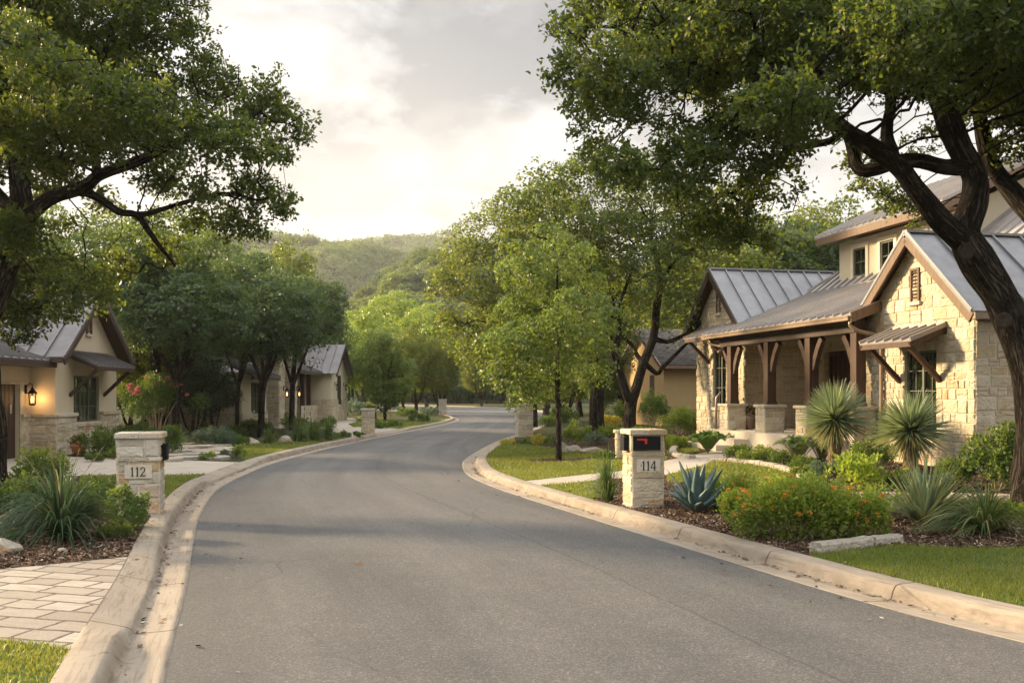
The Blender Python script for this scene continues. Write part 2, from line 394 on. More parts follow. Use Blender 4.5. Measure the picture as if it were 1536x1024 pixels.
def seg_dist(P, C):
    A = C[:-1]; B = C[1:]; d = np.full(len(P), 1e9); 
    for s in range(0, len(P), 4000):
        p = P[s:s+4000][:, None, :]; ab = (B-A)[None]; t = ((p-A)*ab).sum(2)/((ab*ab).sum(2)+1e-9)
        q = A+np.clip(t, 0, 1)[..., None]*ab; d[s:s+4000] = np.sqrt(((p-q)**2).sum(2)).min(1)
    return d
def inpoly(P, poly):
    x, y = P[:, 0], P[:, 1]; r = np.zeros(len(P), bool); n = len(poly)
    for i in range(n):
        x1, y1 = poly[i]; x2, y2 = poly[(i+1) % n]
        c = ((y1 > y) != (y2 > y))
        if y1 != y2: r ^= c & (x < (x2-x1)*(y-y1)/(y2-y1)+x1)
    return r
def sstep(t): t = np.clip(t, 0, 1); return t*t*(3-2*t)

# hills: three wooded ridges, each given by compass bearing (x/y), distance and crest height
def crest(a, tab):
    xs = [t[0] for t in tab]; ys = [t[1] for t in tab]; return np.interp(a, xs, ys)
HILLS = [  # ridge distance, foot distance, table of (bearing, crest height)
    (400, 165, [(-1.2, 30), (-.5, 34), (-.30, 26), (-.20, 26), (-.15, 33), (-.12, 44), (-.09, 50), (-.06, 51), (-.03, 50), (.0, 47), (.1, 40), (.3, 30), (.7, 26), (1.5, 20)]),
    (720, 420, [(-1.2, 70), (-.5, 85), (-.33, 104), (-.28, 108), (-.24, 110), (-.20, 108), (-.17, 102), (-.14, 94), (-.10, 88), (-.05, 78), (.1, 60), (.5, 50), (1.5, 40)]),
    (1150, 760, [(-1.2, 120), (-.3, 150), (-.2, 160), (-.16, 168), (-.12, 174), (-.06, 172), (0, 165), (.2, 150), (1.5, 90)])]
def Hfar(P):
    x, y = P[:, 0], P[:, 1]; r = np.maximum(np.sqrt(x*x+y*y), 1.); a = x/np.maximum(y, 1.); a = np.where(y < 1, np.sign(x)*1.5, a)
    z = np.zeros(len(P)); bump = 1+.05*np.sin(x*.021+y*.013)+.05*np.sin(x*.047-y*.031+2)
    for Dr, D0, tab in HILLS:
        up = sstep((y-D0)/(Dr-D0)); dn = 1-.35*sstep((y-Dr)/(Dr*.5))
        z = np.maximum(z, crest(a, tab)*up*dn*(1-.5*(1-up))*np.where((y > Dr*.97) & (y < Dr*1.05), 1, bump))
    return z
def H(P):
    P = np.atleast_2d(np.array(P, float))[:, :2]
    xr = np.interp(P[:, 1], RC[:, 1][:250], RC[:, 0][:250]) if False else None
    d = np.maximum(0, np.minimum(seg_dist(P, LC), seg_dist(P, RC))-KW)
    right = (P[:, 0] > 1.5) & (P[:, 1] < 90)
    right |= (P[:, 0] > -2.6) & (P[:, 1] > 18) & (P[:, 1] < 50)
    z = .112+np.where(right, .34*sstep(d/7.5), .10*sstep(d/6))
    und = .02*np.sin(P[:, 0]*1.3+P[:, 1]*.7)*np.sin(P[:, 1]*.9)*np.clip(d/1.5, 0, 1)
    return z+und+Hfar(P)
def h1(x, y): return float(H([(x, y)])[0])
def G(px, py, dz=0.):                     # measured ground pixel -> world ground point
    z = .2
    for _ in range(5):
        D = (CH-z)*FPX/(py-HZ); x = (px-768)/FPX*D; z = h1(x, D)
    return np.array([x, D, z+dz])

# ------------------------------------------------------------------ camera, light, sky
cam = bpy.data.cameras.new('camera'); co = bpy.data.objects.new('camera', cam); COL.objects.link(co)
cam.sensor_width = 36; cam.lens = FPX/1536*36; cam.shift_y = (HZ-512)/1536.0
co.location = (0, 0, CH); co.rotation_euler = (R(90), 0, 0); cam.clip_end = 6000; cam.clip_start = .05
sc.camera = co
SKX, SKY_ = 9.3, 7.7
SUN_AZ, SUN_EL = -68.0, 20.0             # degrees from straight ahead (negative: left), height
sd = np.array([math.sin(R(SUN_AZ))*math.cos(R(SUN_EL)), math.cos(R(SUN_AZ))*math.cos(R(SUN_EL)), math.sin(R(SUN_EL))])
sl = bpy.data.lights.new('sun', 'SUN'); so = bpy.data.objects.new('sun', sl); COL.objects.link(so)
sl.energy = 5.0; sl.angle = R(7); sl.color = (1.0, .76, .46)
so.rotation_euler = Vector((-sd[0], -sd[1], -sd[2])).to_track_quat('-Z', 'Y').to_euler()
so.location = (-20, 20, 30)
wd = bpy.data.worlds.new('World'); sc.world = wd; wd.use_nodes = True; wd.node_tree.nodes.clear()
t = NT(wd.node_tree)
sky = t.n('TexSky', {'sky_type': 'NISHITA', 'sun_disc': False, 'sun_elevation': R(SUN_EL), 'sun_rotation': R(SUN_AZ), 'altitude': 200, 'air_density': 1.0, 'dust_density': 2.0})
dirn = t.n('TexCoord').outputs['Generated']
sx = t.n('SeparateXYZ', None, Vector=dirn); dz = t.math('MAXIMUM', sx.outputs[2], 0.0)
# cloud deck: project the ray on a high flat layer so clouds foreshorten towards the horizon
inv = t.math('DIVIDE', 1.0, t.math('ADD', dz, .34))
cv = t.n('CombineXYZ', None, X=t.math('MULTIPLY', sx.outputs[0], inv), Y=t.math('MULTIPLY', sx.outputs[1], inv), Z=0.0).outputs[0]
cvm = t.mapping(cv, (1.0, 1.0, 1), (0, 0, R(-25)), (SKX, SKY_, 0))
n1 = t.noise(cvm, 2.3, 9, .52, .3); n2 = t.noise(cvm, 6.5, 8, .58, .2)
cov = t.math('ADD', t.math('MULTIPLY', n1, .60), t.math('MULTIPLY', n2, .40))
lowf = t.maprange(dz, .02, .36)               # 0 at the horizon, 1 overhead
dens = t.math('MULTIPLY', t.maprange(cov, .455, .55), t.maprange(dz, .0, .14, .6, 1.0))
lit = t.maprange(t.noise(t.mapping(cvm, (1, 1, 1), (0, 0, 0), (.06, -.05, 0)), 2.3, 9, .52, .3), .40, .60)   # the same clouds shifted towards the sun: their lit flanks
sunv = (float(math.sin(R(-11))*math.cos(R(8))), float(math.cos(R(-11))*math.cos(R(8))), float(math.sin(R(8))))
dt = t.n('VectorMath', {'operation': 'DOT_PRODUCT'}, i0=dirn, i1=sunv).outputs['Value']
glow = t.math('POWER', t.math('MAXIMUM', dt, 0.0), 55.0)
thin = t.mix(lowf, (4.1, 3.75, 3.3), (3.35, 3.4, 3.5))
body = t.mix(lowf, (2.8, 2.55, 2.25), (1.5, 1.53, 1.62))
cloud = t.mix(dens, thin, body)
rim = t.math('MULTIPLY', t.math('MULTIPLY', t.math('SUBTRACT', 1.0, lit), dens), .75)
cloud = t.mix(rim, cloud, (4.0, 3.75, 3.4))
cloud = t.mix(t.math('MULTIPLY', glow, t.math('SUBTRACT', 1.0, t.math('MULTIPLY', dens, .55))), cloud, (4.7, 4.25, 3.65))
up = t.maprange(dz, .42, .75, 1.0, 3.3)       # unseen overhead sky, brightened as added fill light
bk = t.maprange(sx.outputs[1], -.1, -.6, 1.0, 1.5)       # unseen sky behind the viewer, also boosted to add fill
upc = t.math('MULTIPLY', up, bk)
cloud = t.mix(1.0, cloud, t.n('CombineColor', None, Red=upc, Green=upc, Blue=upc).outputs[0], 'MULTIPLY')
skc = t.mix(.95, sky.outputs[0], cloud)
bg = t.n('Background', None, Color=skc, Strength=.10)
wo = wd.node_tree.nodes.new('ShaderNodeOutputWorld'); wd.node_tree.links.new(bg.outputs[0], wo.inputs[0])
sc.view_settings.view_transform = 'Standard'; sc.view_settings.look = 'None'; sc.view_settings.exposure = 1.42; sc.view_settings.gamma = 1.0
cy = sc.cycles
cy.use_denoising = True
try: cy.denoiser = 'OPENIMAGEDENOISE'; cy.denoising_input_passes = 'RGB_ALBEDO_NORMAL'
except Exception: pass
cy.max_bounces = 8; cy.diffuse_bounces = 3; cy.glossy_bounces = 3; cy.transmission_bounces = 4; cy.transparent_max_bounces = 8; cy.volume_bounces = 0
cy.sample_clamp_indirect = 6.0; cy.use_light_tree = True
cy.caustics_reflective = False; cy.caustics_refractive = False

# ------------------------------------------------------------------ road, kerbs
def road():
    n = 260; sl_, sr = arclen(LC), arclen(RC); t = np.linspace(0, 1, n)
    # pair the two edges by hand-picked matches so cross lines stay square to the road
    def at(C, s, q): return np.stack([np.interp(q, s, C[:, 0]), np.interp(q, s, C[:, 1])], 1)
    ky = [0, .06, .12, .2, .3, .42, .55, .7, .85, 1]
    A = at(LC, sl_, t*sl_[-1]); 
    kr = np.interp(t, [0, .2, .4, .6, .8, 1], [0, .2, .38, .58, .79, 1])
    B = at(RC, sr, kr*sr[-1])
    k = 17; V = []; UV = []
    dist = np.interp(t, [0, 1], [0, sl_[-1]])
    wid = np.linalg.norm(B-A, axis=1)
    for j in range(k):
        f = j/(k-1); P = A*(1-f)+B*f
        z = .03*(1-(2*f-1)**2)*np.ones(n)
        V.append(np.column_stack([P, z])); UV.append(np.column_stack([dist, wid*f]))
    V = np.stack(V, 1).reshape(-1, 3); UV = np.stack(UV, 1).reshape(-1, 2)
    i = np.arange(n-1)[:, None]*k+np.arange(k-1)[None]; i = i.ravel()
    F = np.column_stack([i, i+1, i+k+1, i+k])
    o = np_mesh('road', V, F, M['asphalt'], None, True, uv=UV); tag(o, kind='structure')
road()
def kerb(C, side, dips, name):
    s = arclen(C); T = np.gradient(C, axis=0); T /= np.linalg.norm(T, axis=1)[:, None]; Nn = np.stack([-T[:, 1], T[:, 0]], 1)*side
    k = np.ones(len(C))
    for y0, y1 in dips:
        k = np.minimum(k, 1-sstep((C[:, 1]-y0)/.55+.5)*sstep((y1-C[:, 1])/.55+.5))
    prof = [(-.012, -.02, 0), (-.01, .001, 0), (.05, -.004, 0), (.27, -.014, 0), (.305, -.008, 0), (.322, .012, 1), (.345, .07, 1), (.362, .103, 1), (.378, .118, 1), (.40, .126, 1), (.52, .129, 1), (.60, .129, 1), (.62, .124, 1), (KW+.01, .108, 1), (KW+.02, -.05, 0)]
    V = []; UV = []
    for tt, z, kk in prof:
        jit = .004*np.sin(s*7+tt*40)*np.sin(s*1.7)
        zz = np.where(kk > 0, z*k+(1-k)*(.02+.09*np.clip((tt-.30)/.33, 0, 1)), z)
        V.append(np.column_stack([C+Nn*(tt+jit)[:, None], zz])); UV.append(np.column_stack([s, np.full(len(s), tt)]))
    m = len(prof); V = np.stack(V, 1).reshape(-1, 3); UV = np.stack(UV, 1).reshape(-1, 2)
    i = (np.arange(len(C)-1)[:, None]*m+np.arange(m-1)[None]).ravel()
    F = np.column_stack([i, i+m, i+m+1, i+1])
    if side < 0: F = F[:, ::-1]
    o = np_mesh(name, V, F, M['kerb_concrete'], None, True, uv=UV); tag(o, kind='structure')
kerb(LC, 1, [(7.6, 11.2), (20.6, 26.5), (43.5, 50)], 'kerb')
kerb(RC, -1, [], 'kerb')

# ------------------------------------------------------------------ ground regions
def gp(pts): return [tuple(G(x, y)[:2]) for x, y in pts]
def sm(pts, ds=.5): return [tuple(p) for p in spline(gp(pts), ds, True)]
REG = []   # (class, polygon) first match wins
REG.append(('paver', gp([(-420, 905), (-200, 872), (0, 853), (206, 833), (230, 833), (165, 980), (105, 973), (0, 959), (-200, 940), (-420, 925)])))
REG.append(('lawn', gp([(-300, 941), (-200, 940), (0, 959), (105, 973), (160, 980), (150, 1100), (100, 1250), (-300, 1250)])))
REG.append(('drive', gp([(-260, 745), (-60, 716), (60, 713), (160, 713), (318, 711), (345, 712), (400, 694), (367, 693), (245, 689), (160, 687), (100, 684), (92, 676), (-120, 680)])))
REG.append(('lawn', gp([(120, 713), (318, 711), (338, 716), (300, 745), (262, 780), (232, 772), (190, 745), (120, 722)])))
REG.append(('mulch', gp([(-420, 903), (-200, 870), (0, 853), (206, 833), (232, 833), (262, 780), (236, 770), (190, 745), (120, 722), (60, 713), (-60, 716), (-200, 760)])))
REG.append(('lawn', sm([(352, 672), (400, 664), (470, 661), (520, 658), (548, 658), (600, 661), (560, 668), (480, 684), (400, 700), (380, 697), (362, 686)], .8)))
REG.append(('drive', gp([(530, 655), (505, 649), (480, 641), (545, 640), (575, 641), (612, 644), (640, 646), (590, 657)])))
REG.append(('path', sm([(505, 627), (530, 627), (535, 632), (522, 636), (530, 640), (505, 641), (498, 634)], .8)))
REG.append(('lawn', gp([(520, 640), (522, 634), (540, 625), (600, 630), (640, 633), (690, 625), (715, 630), (705, 640), (650, 646), (575, 641)])))
# right side
ring = G(838, 690); REG.append(('mulch', [(ring[0]+.85*math.cos(a)*(1+.12*math.sin(3*a)), ring[1]+.85*math.sin(a)*(1+.15*math.cos(2*a))) for a in np.linspace(0, 2*math.pi, 22)[:-1]]))
PATH = gp([(790, 729), (880, 721), (930, 717), (1000, 712), (1055, 699), (1075, 690), (1120, 683), (1150, 679), (1160, 667), (1128, 664), (1095, 671), (1050, 680), (1000, 690), (930, 706), (880, 711), (815, 718), (775, 722)])
REG.append(('path', PATH))
REG.append(('lawn', gp([(700, 715), (690, 690), (715, 670), (755, 667), (800, 669), (850, 676), (910, 679), (935, 683), (1000, 686), (1000, 690), (930, 706), (880, 711), (815, 718), (775, 722), (740, 722)])))
REG.append(('lawn', gp([(790, 729), (880, 721), (915, 719), (925, 735), (890, 748), (880, 756), (800, 750)])))
EDGE = [(1062, 692), (1100, 693), (1150, 700), (1190, 710), (1206, 722), (1216, 734), (1245, 742), (1290, 746), (1340, 747), (1420, 749), (1560, 752), (1800, 757)]
REG.append(('lawn', gp([(1000, 712), (1055, 699), (1062, 693), (1100, 693), (1150, 700), (1190, 710), (1206, 722), (1216, 734), (1200, 745), (1120, 738), (1060, 728), (1000, 722)])))
REG.append(('lawn', gp([(1205, 842), (1222, 828), (1350, 817), (1430, 822), (1536, 822), (2700, 850), (3600, 1500), (2400, 1400), (1536, 935), (1300, 880)])))
REG.append(('lawn', gp([(1240, 747), (1340, 750), (1420, 752), (1560, 755), (2500, 762), (2600, 800), (1500, 772), (1300, 762)])))
REG.append(('lawn', gp([(1000, 678), (1010, 668), (1050, 668), (1050, 676), (1000, 684)])))
REG.append(('mulch', gp([(735, 671), (770, 655), (870, 650), (1300, 640), (2400, 680), (3000, 1000), (1800, 1000), (1200, 850), (900, 770), (880, 740)])))
MAXY = 165.
def ground():
    pts = []; edges = []
    def addloop(P, closed=True):
        b = len(pts); pts.extend([Vector((float(p[0]), float(p[1]))) for p in P]); n = len(P)
        for i in range(n if closed else n-1): edges.append((b+i, b+(i+1) % n))
    X0, X1, Y0 = -60., 60., -4.
    lb = LB[(LB[:, 1] > Y0) & (LB[:, 0] > X0)]; rb = RB[(RB[:, 1] > Y0) & (RB[:, 0] > X0) & (RB[:, 0] < X1)]
    addloop(lb, False); addloop(rb, False)
    addloop([(X0, Y0), (X1, Y0), (X1, MAXY), (X0, MAXY)])
    for _, p in REG: addloop(p)
    y = Y0+.7
    while y < MAXY-.5:
        st = .6 if y < 22 else (1.1 if y < 45 else 3.)
        for x in np.arange(X0+1, X1-1, st if True else 1):
            if abs(x) > 22 and (int(x*2) % 4): continue
            pts.append(Vector((float(x+random.uniform(-.1, .1)), float(y+random.uniform(-.1, .1)))))
        y += st
    V, E_, F, *_ = delaunay_2d_cdt(pts, edges, [], 0, 1e-4)
    V2 = np.array([(v.x, v.y) for v in V]); F = [f for f in F if len(f) == 3]; F = np.array(F, dtype=np.int32)
    C = V2[F].mean(1)
    corridor = np.concatenate([LB, RB[::-1]]); ins = inpoly(C, corridor)
    # outside only
    F = F[~ins]; C = C[~ins]
    cls = np.full(len(C), -1)
    names = ['lawn', 'mulch', 'paver', 'drive', 'path']
    for c, p in REG:
        k = (cls < 0) & inpoly(C, p); cls[k] = names.index(c)
    z = H(V2)
    far = cls < 0
    V3 = np.column_stack([V2, z])
    a = V3[F[:, 1]]-V3[F[:, 0]]; b = V3[F[:, 2]]-V3[F[:, 0]]; up = np.cross(a, b)[:, 2]; F[up < 0] = F[up < 0][:, ::-1]
    res = {}
    for i, (nm, mt) in enumerate([('lawn', 'lawn_soil'), ('mulch_ground', 'mulch'), ('driveway', 'paver'), ('driveway', 'path_concrete'), ('path', 'path_concrete')]):
        f = F[cls == i]; u, inv = np.unique(f, return_inverse=True)
        o = np_mesh(nm, V3[u], inv.reshape(-1, 3), M[mt], None, True); tag(o, kind='structure'); res[i] = (V3, f)
    f = F[far]; u, inv = np.unique(f, return_inverse=True)
    o = np_mesh('ground', V3[u], inv.reshape(-1, 3), M['woodland_floor'], None, True); tag(o, kind='structure')
    res['far'] = (V3, f)
    return res
GR = ground()
def hills():
    r = np.concatenate([np.linspace(0, 150, 26), np.geomspace(156, 1800, 80)]); nA = 220
    a = np.linspace(0, 2*math.pi, nA, endpoint=False)
    RR, AA = np.meshgrid(r, a, indexing='ij'); X = RR*np.sin(AA); Y = RR*np.cos(AA)
    P = np.column_stack([X.ravel(), Y.ravel()]); z = Hfar(P)
    near = (np.abs(P[:, 0]) < 66) & (P[:, 1] > -8) & (P[:, 1] < MAXY+4)
    z = np.where(near, -.9, z+.1)
    V = np.column_stack([P, z]); i = (np.arange(len(r)-1)[:, None]*nA+np.arange(nA)[None]); j = (np.arange(len(r)-1)[:, None]*nA+(np.arange(nA)[None]+1) % nA)
    F = np.column_stack([i.ravel(), i.ravel()+nA, j.ravel()+nA, j.ravel()])
    tag(np_mesh('terrain', V, F[:, ::-1], M['woodland_floor'], None, True), kind='structure')
hills()

# ------------------------------------------------------------------ grass, chips
def scatter(V, F, dens_fn, rng):
    a, b, c = V[F[:, 0]], V[F[:, 1]], V[F[:, 2]]
    area = .5*np.linalg.norm(np.cross(b-a, c-a), axis=1); cen = (a+b+c)/3
    n = rng.poisson(area*dens_fn(cen)); idx = np.repeat(np.arange(len(F)), n)
    r1 = np.sqrt(rng.random(len(idx))); r2 = rng.random(len(idx))
    return a[idx]*(1-r1)[:, None]+b[idx]*(r1*(1-r2))[:, None]+c[idx]*(r1*r2)[:, None]
def infront(P, m=.62): return (P[:, 1] > 4.5) & (np.abs(P[:, 0])/np.maximum(P[:, 1], .1) < m)
def grass():
    rng = np.random.default_rng(5); V, F = GR[0]
    def dens(c):
        D = c[:, 1]; d = np.where(D < 10, 4200, np.where(D < 15, 2300, np.where(D < 24, 1300, np.where(D < 40, 600, 110))))
        return d*infront(c)*np.clip(.75+.55*np.sin(c[:, 0]*2.3+1.1*np.sin(c[:, 1]*1.7))*np.sin(c[:, 1]*2.9+c[:, 0]*.8), .25, 1)
    P = scatter(V, F, dens, rng); n = len(P); D = P[:, 1]
    L = rng.uniform(.022, .05, n)*np.where(rng.random(n) < .04, 1.7, 1)*np.clip(D/22, 1, 1.6); wd_ = np.clip(D*.00032, .0032, .012)*rng.uniform(.8, 1.4, n)
    a = rng.uniform(0, 2*math.pi, n); u = np.column_stack([np.cos(a), np.sin(a), 0*a]); ln = rng.uniform(0, 1.6, n); b = rng.uniform(0, 2*math.pi, n)
    ld = np.column_stack([np.cos(b), np.sin(b), 0*b])*ln[:, None]; up = np.array([0, 0, 1.])
    p0 = P-u*wd_[:, None]-up*.004; p1 = P+u*wd_[:, None]-up*.004
    mid = P+(up*.62+ld*.28)*L[:, None]; m0 = mid-u*(wd_*.8)[:, None]; m1 = mid+u*(wd_*.8)[:, None]
    tip = P+(up*.98+ld*.85)*L[:, None]
    VV = np.stack([p0, p1, m1, m0, tip], 1).reshape(-1, 3); i = np.arange(n)*5
    Fq = np.concatenate([np.column_stack([i, i+1, i+2]), np.column_stack([i, i+2, i+3]), np.column_stack([i+3, i+2, i+4])])
    o = np_mesh('grass', VV, Fq, M['grass_blade']); tag(o, 'short mown green grass of the roadside lawns', 'grass', kind='stuff')
    print('grass', n)
grass()
def chips():
    rng = np.random.default_rng(6); V, F = GR[1]
    P = scatter(V, F, lambda c: np.where(c[:, 1] < 14, 1500, np.where(c[:, 1] < 22, 450, 60))*infront(c, .58)*(c[:, 1] < 45), rng); n = len(P)
    Lx = rng.uniform(.008, .035, n); Ly = rng.uniform(.004, .012, n)
    q = rng.normal(size=(n, 3)); q[:, 2] *= .35; q /= np.linalg.norm(q, axis=1)[:, None]; r = rng.normal(size=(n, 3)); r[:, 2] *= .4
    r -= q*(q*r).sum(1)[:, None]; r /= np.linalg.norm(r, axis=1)[:, None]
    P[:, 2] += rng.uniform(.002, .022, n)
    a = q*Lx[:, None]; b = r*Ly[:, None]
    VV = np.stack([P-a-b, P+a-b*.6, P+a*.9+b, P-a*.8+b*.8], 1).reshape(-1, 3); i = np.arange(n)*4
    m, t = newmat('mulch_chip'); rnd = t.n('NewGeometry').outputs['Random Per Island']
    c = t.ramp(rnd, [(0, (.03, .018, .012)), (.55, (.10, .06, .038)), (.85, (.20, .135, .09)), (1, (.42, .36, .28))]); finish(t, prin(t, c, .95, 0, .15))
    o = np_mesh('mulch_chips', VV, np.column_stack([i, i+1, i+2, i+3]), m); tag(o, 'brown shredded bark mulch strewn over the planting beds', 'mulch', kind='stuff')
    # fallen leaves and grit lying along the gutters
    P = []
    for C, side in ((LC, 1), (RC, -1)):
        s = arclen(C); q = rng.uniform(8, 45, 1700); off = np.where(rng.random(1700) < .75, rng.normal(.28, .035, 1700), rng.uniform(-.6, .62, 1700)); off = np.where(off > .38, rng.uniform(.45, .6, 1700), off)
        T = np.gradient(C, axis=0); T /= np.linalg.norm(T, axis=1)[:, None]; Nn = np.stack([-T[:, 1], T[:, 0]], 1)*side
        B = np.column_stack([np.interp(q, s, C[:, 0]+0), np.interp(q, s, C[:, 1])]); NN = np.column_stack([np.interp(q, s, Nn[:, 0]), np.interp(q, s, Nn[:, 1])])
        keep = rng.random(1700) < (.25+.75*(np.sin(q*.9) > .2))
        z = np.where(off > .45, .157, np.where(off > 0, -.004, .012)); P.append(np.column_stack([B+NN*off[:, None], z])[keep])
    P = np.concatenate(P); n = len(P); a_ = rng.uniform(0, 6.28, n); L = rng.uniform(.010, .036, n)
    a = np.column_stack([np.cos(a_), np.sin(a_), rng.normal(0, .15, n)])*L[:, None]; b = np.column_stack([-np.sin(a_), np.cos(a_), rng.normal(0, .3, n)])*(L*.5)[:, None]
    VV = np.stack([P-a, P-b, P+a, P+b], 1).reshape(-1, 3)+np.array([0, 0, .006]); i = np.arange(n)*4
    o = np_mesh('leaf_litter', VV, np.column_stack([i, i+1, i+2, i+3]), m); tag(o, 'small fallen brown leaves and grit lying along the gutters', 'leaf litter', kind='stuff')
chips()
# ------------------------------------------------------------------ masonry
def clip_half(poly, a, b, c):            # keep a*x+b*y<=c
    out = []; n = len(poly)
    for i in range(n):
        p, q = poly[i], poly[(i+1) % n]; dp = a*p[0]+b*p[1]-c; dq = a*q[0]+b*q[1]-c
        if dp <= 0: out.append(p)
        if dp*dq < 0: s = dp/(dp-dq); out.append((p[0]+(q[0]-p[0])*s, p[1]+(q[1]-p[1])*s))
    return out
def clip_convex(poly, shape):            # shape ccw
    n = len(shape)
    for i in range(n):
        x1, y1 = shape[i]; x2, y2 = shape[(i+1) % n]; a, b = (y2-y1), -(x2-x1); poly = clip_half(poly, a, b, a*x1+b*y1)
        if len(poly) < 3: return []
    return poly
def cells(x0, x1, y0, y1, rng, hmin, hmax, wmin, wmax):
    """random coursed ashlar: courses of uneven height, some split into two thin stones"""
    out = []; y = y0
    while y < y1-1e-6:
        h = rng.uniform(hmin, hmax); h = min(h, y1-y)
        if y1-y-h < hmin*.7: h = y1-y
        x = x0
        while x < x1-1e-6:
            w = rng.uniform(wmin, wmax)*(.8+.4*h/hmax)
            if x1-x-w < wmin*.8: w = x1-x
            r = rng.random()
            if r < .22 and h > hmin*1.2 and w > wmin:
                k = rng.uniform(.38, .62); out += [(x, x+w, y, y+h*k), (x, x+w, y+h*k, y+h)]
            elif r < .36 and w > wmin*1.5:
                k = rng.uniform(.35, .65); g = rng.uniform(.35, .65)
                out += [(x, x+w*k, y, y+h), (x+w*k, x+w, y, y+h*g), (x+w*k, x+w, y+h*g, y+h)]
            else: out.append((x, x+w, y, y+h))
            x += w
        y += h
    return out
def minus(c, o):
    x0, x1, y0, y1 = c; a0, a1, b0, b1 = o
    if x1 <= a0 or x0 >= a1 or y1 <= b0 or y0 >= b1: return [c]
    r = []
    if x0 < a0: r.append((x0, a0, y0, y1))
    if x1 > a1: r.append((a1, x1, y0, y1))
    m0, m1 = max(x0, a0), min(x1, a1)
    if y0 < b0: r.append((m0, m1, y0, b0))
    if y1 > b1: r.append((m0, m1, b1, y1))
    return r
def stone_face(mb, O, U, Nn, shape, seed, openings=(), hs=(.13, .27), ws=(.2, .52), depth=.02, gap=.007, fine=1, st=0, mo=1):
    """shape: convex ccw polygon (along U, up Z). Stones proud of a mortar bed; mi st=stone, mo=mortar"""
    rng = random.Random(seed); O = np.array(O, float); U = np.array(U, float); Nn = np.array(Nn, float); Z = np.array([0, 0, 1.])
    xs = [p[0] for p in shape]; ys = [p[1] for p in shape]
    todo = cells(min(xs), max(xs), min(ys), max(ys), rng, *hs, *ws)
    for o in openings: todo = [d for c in todo for d in minus(c, o)]
    P3 = lambda x, y, d: O+U*x+Z*y+Nn*d
    for (a, b, c, d) in todo:
        cell = clip_convex([(a, c), (b, c), (b, d), (a, d)], shape)
        if len(cell) < 3: continue
        mb.add([P3(x, y, 0) for x, y in cell], [tuple(range(len(cell)))], mo)
        if b-a < .035 or d-c < .03: continue
        g = gap*rng.uniform(.7, 1.4)
        inn = clip_convex([(a+g, c+g), (b-g, c+g), (b-g, d-g), (a+g, d-g)], shape)
        if len(inn) < 3: continue
        # subdivide outline, wobble it, and crown the face
        ol = []
        for i in range(len(inn)):
            p, q = inn[i], inn[(i+1) % len(inn)]; L = math.hypot(q[0]-p[0], q[1]-p[1]); k = max(1, int(L/(.09/fine)))
            for j in range(k): ol.append((p[0]+(q[0]-p[0])*j/k, p[1]+(q[1]-p[1])*j/k))
        cx = sum(p[0] for p in ol)/len(ol); cy_ = sum(p[1] for p in ol)/len(ol); n = len(ol)
        dd = depth*rng.uniform(.55, 1.5); tx, ty = rng.uniform(-.05, .05), rng.uniform(-.05, .05)
        rings = []
        for (inset, dep) in ((0, 0), (.002, dd*.55), (.009, dd*.92)):
            ring = []
            for (x, y) in ol:
                r = math.hypot(x-cx, y-cy_)+1e-6; w = inset+(rng.uniform(0, .006) if inset else 0)
                ring.append((x-(x-cx)/r*w, y-(y-cy_)/r*w, dep+((x-cx)*tx+(y-cy_)*ty+rng.uniform(-.003, .003) if dep else 0)))
            rings.append(ring)
        s2 = .55
        rings.append([(cx+(x-cx)*s2, cy_+(y-cy_)*s2, dd+(x-cx)*s2*tx+(y-cy_)*s2*ty+rng.uniform(-.004, .006)) for x, y in ol])
        vs = [P3(*p) for ring in rings for p in ring]+[P3(cx, cy_, dd+rng.uniform(-.002, .006))]
        fs = [(k*n+i, k*n+(i+1) % n, (k+1)*n+(i+1) % n, (k+1)*n+i) for k in range(3) for i in range(n)]+[(3*n+i, 3*n+(i+1) % n, 4*n) for i in range(n)]
        mb.add(vs, fs, st)
def stone_box(mb, x0, x1, y0, y1, z0, z1, seed, **k):
    """masonry pier: four stone faces"""
    w, l = x1-x0, y1-y0; S = lambda a: [(0, z0), (a, z0), (a, z1), (0, z1)]
    stone_face(mb, (x0, y0, 0), (1, 0, 0), (0, -1, 0), S(w), seed, **k); stone_face(mb, (x1, y0, 0), (0, 1, 0), (1, 0, 0), S(l), seed+1, **k)
    stone_face(mb, (x1, y1, 0), (-1, 0, 0), (0, 1, 0), S(w), seed+2, **k); stone_face(mb, (x0, y1, 0), (0, -1, 0), (-1, 0, 0), S(l), seed+3, **k)
def cap_slabs(mb, x0, x1, y0, y1, z0, z1, n, seed, st=0):
    rng = random.Random(seed)
    for i in range(n):
        a = x0+(x1-x0)*i/n+.003; b = x0+(x1-x0)*(i+1)/n-.003
        e = [rng.uniform(-.006, .006) for _ in range(6)]
        m = .012
        lo = [(a, y0+e[0], z0), (b, y0+e[1], z0), (b, y1+e[2], z0), (a, y1+e[3], z0)]
        hi = [(a, y0+e[0], z1-m), (b, y0+e[1], z1-m), (b, y1+e[2], z1-m), (a, y1+e[3], z1-m)]
        tp = [(a+m, y0+m, z1+e[4]*.3), (b-m, y0+m, z1+e[5]*.3), (b-m, y1-m, z1), (a+m, y1-m, z1)]
        v = lo+hi+tp
        f = [(3, 2, 1, 0)]+[(k*4+i2, k*4+(i2+1) % 4, (k+1)*4+(i2+1) % 4, (k+1)*4+i2) for k in range(2) for i2 in range(4)]+[(8, 9, 10, 11)]
        mb.add(v, f, st)
ST = lambda: [M['limestone'], M['mortar']]

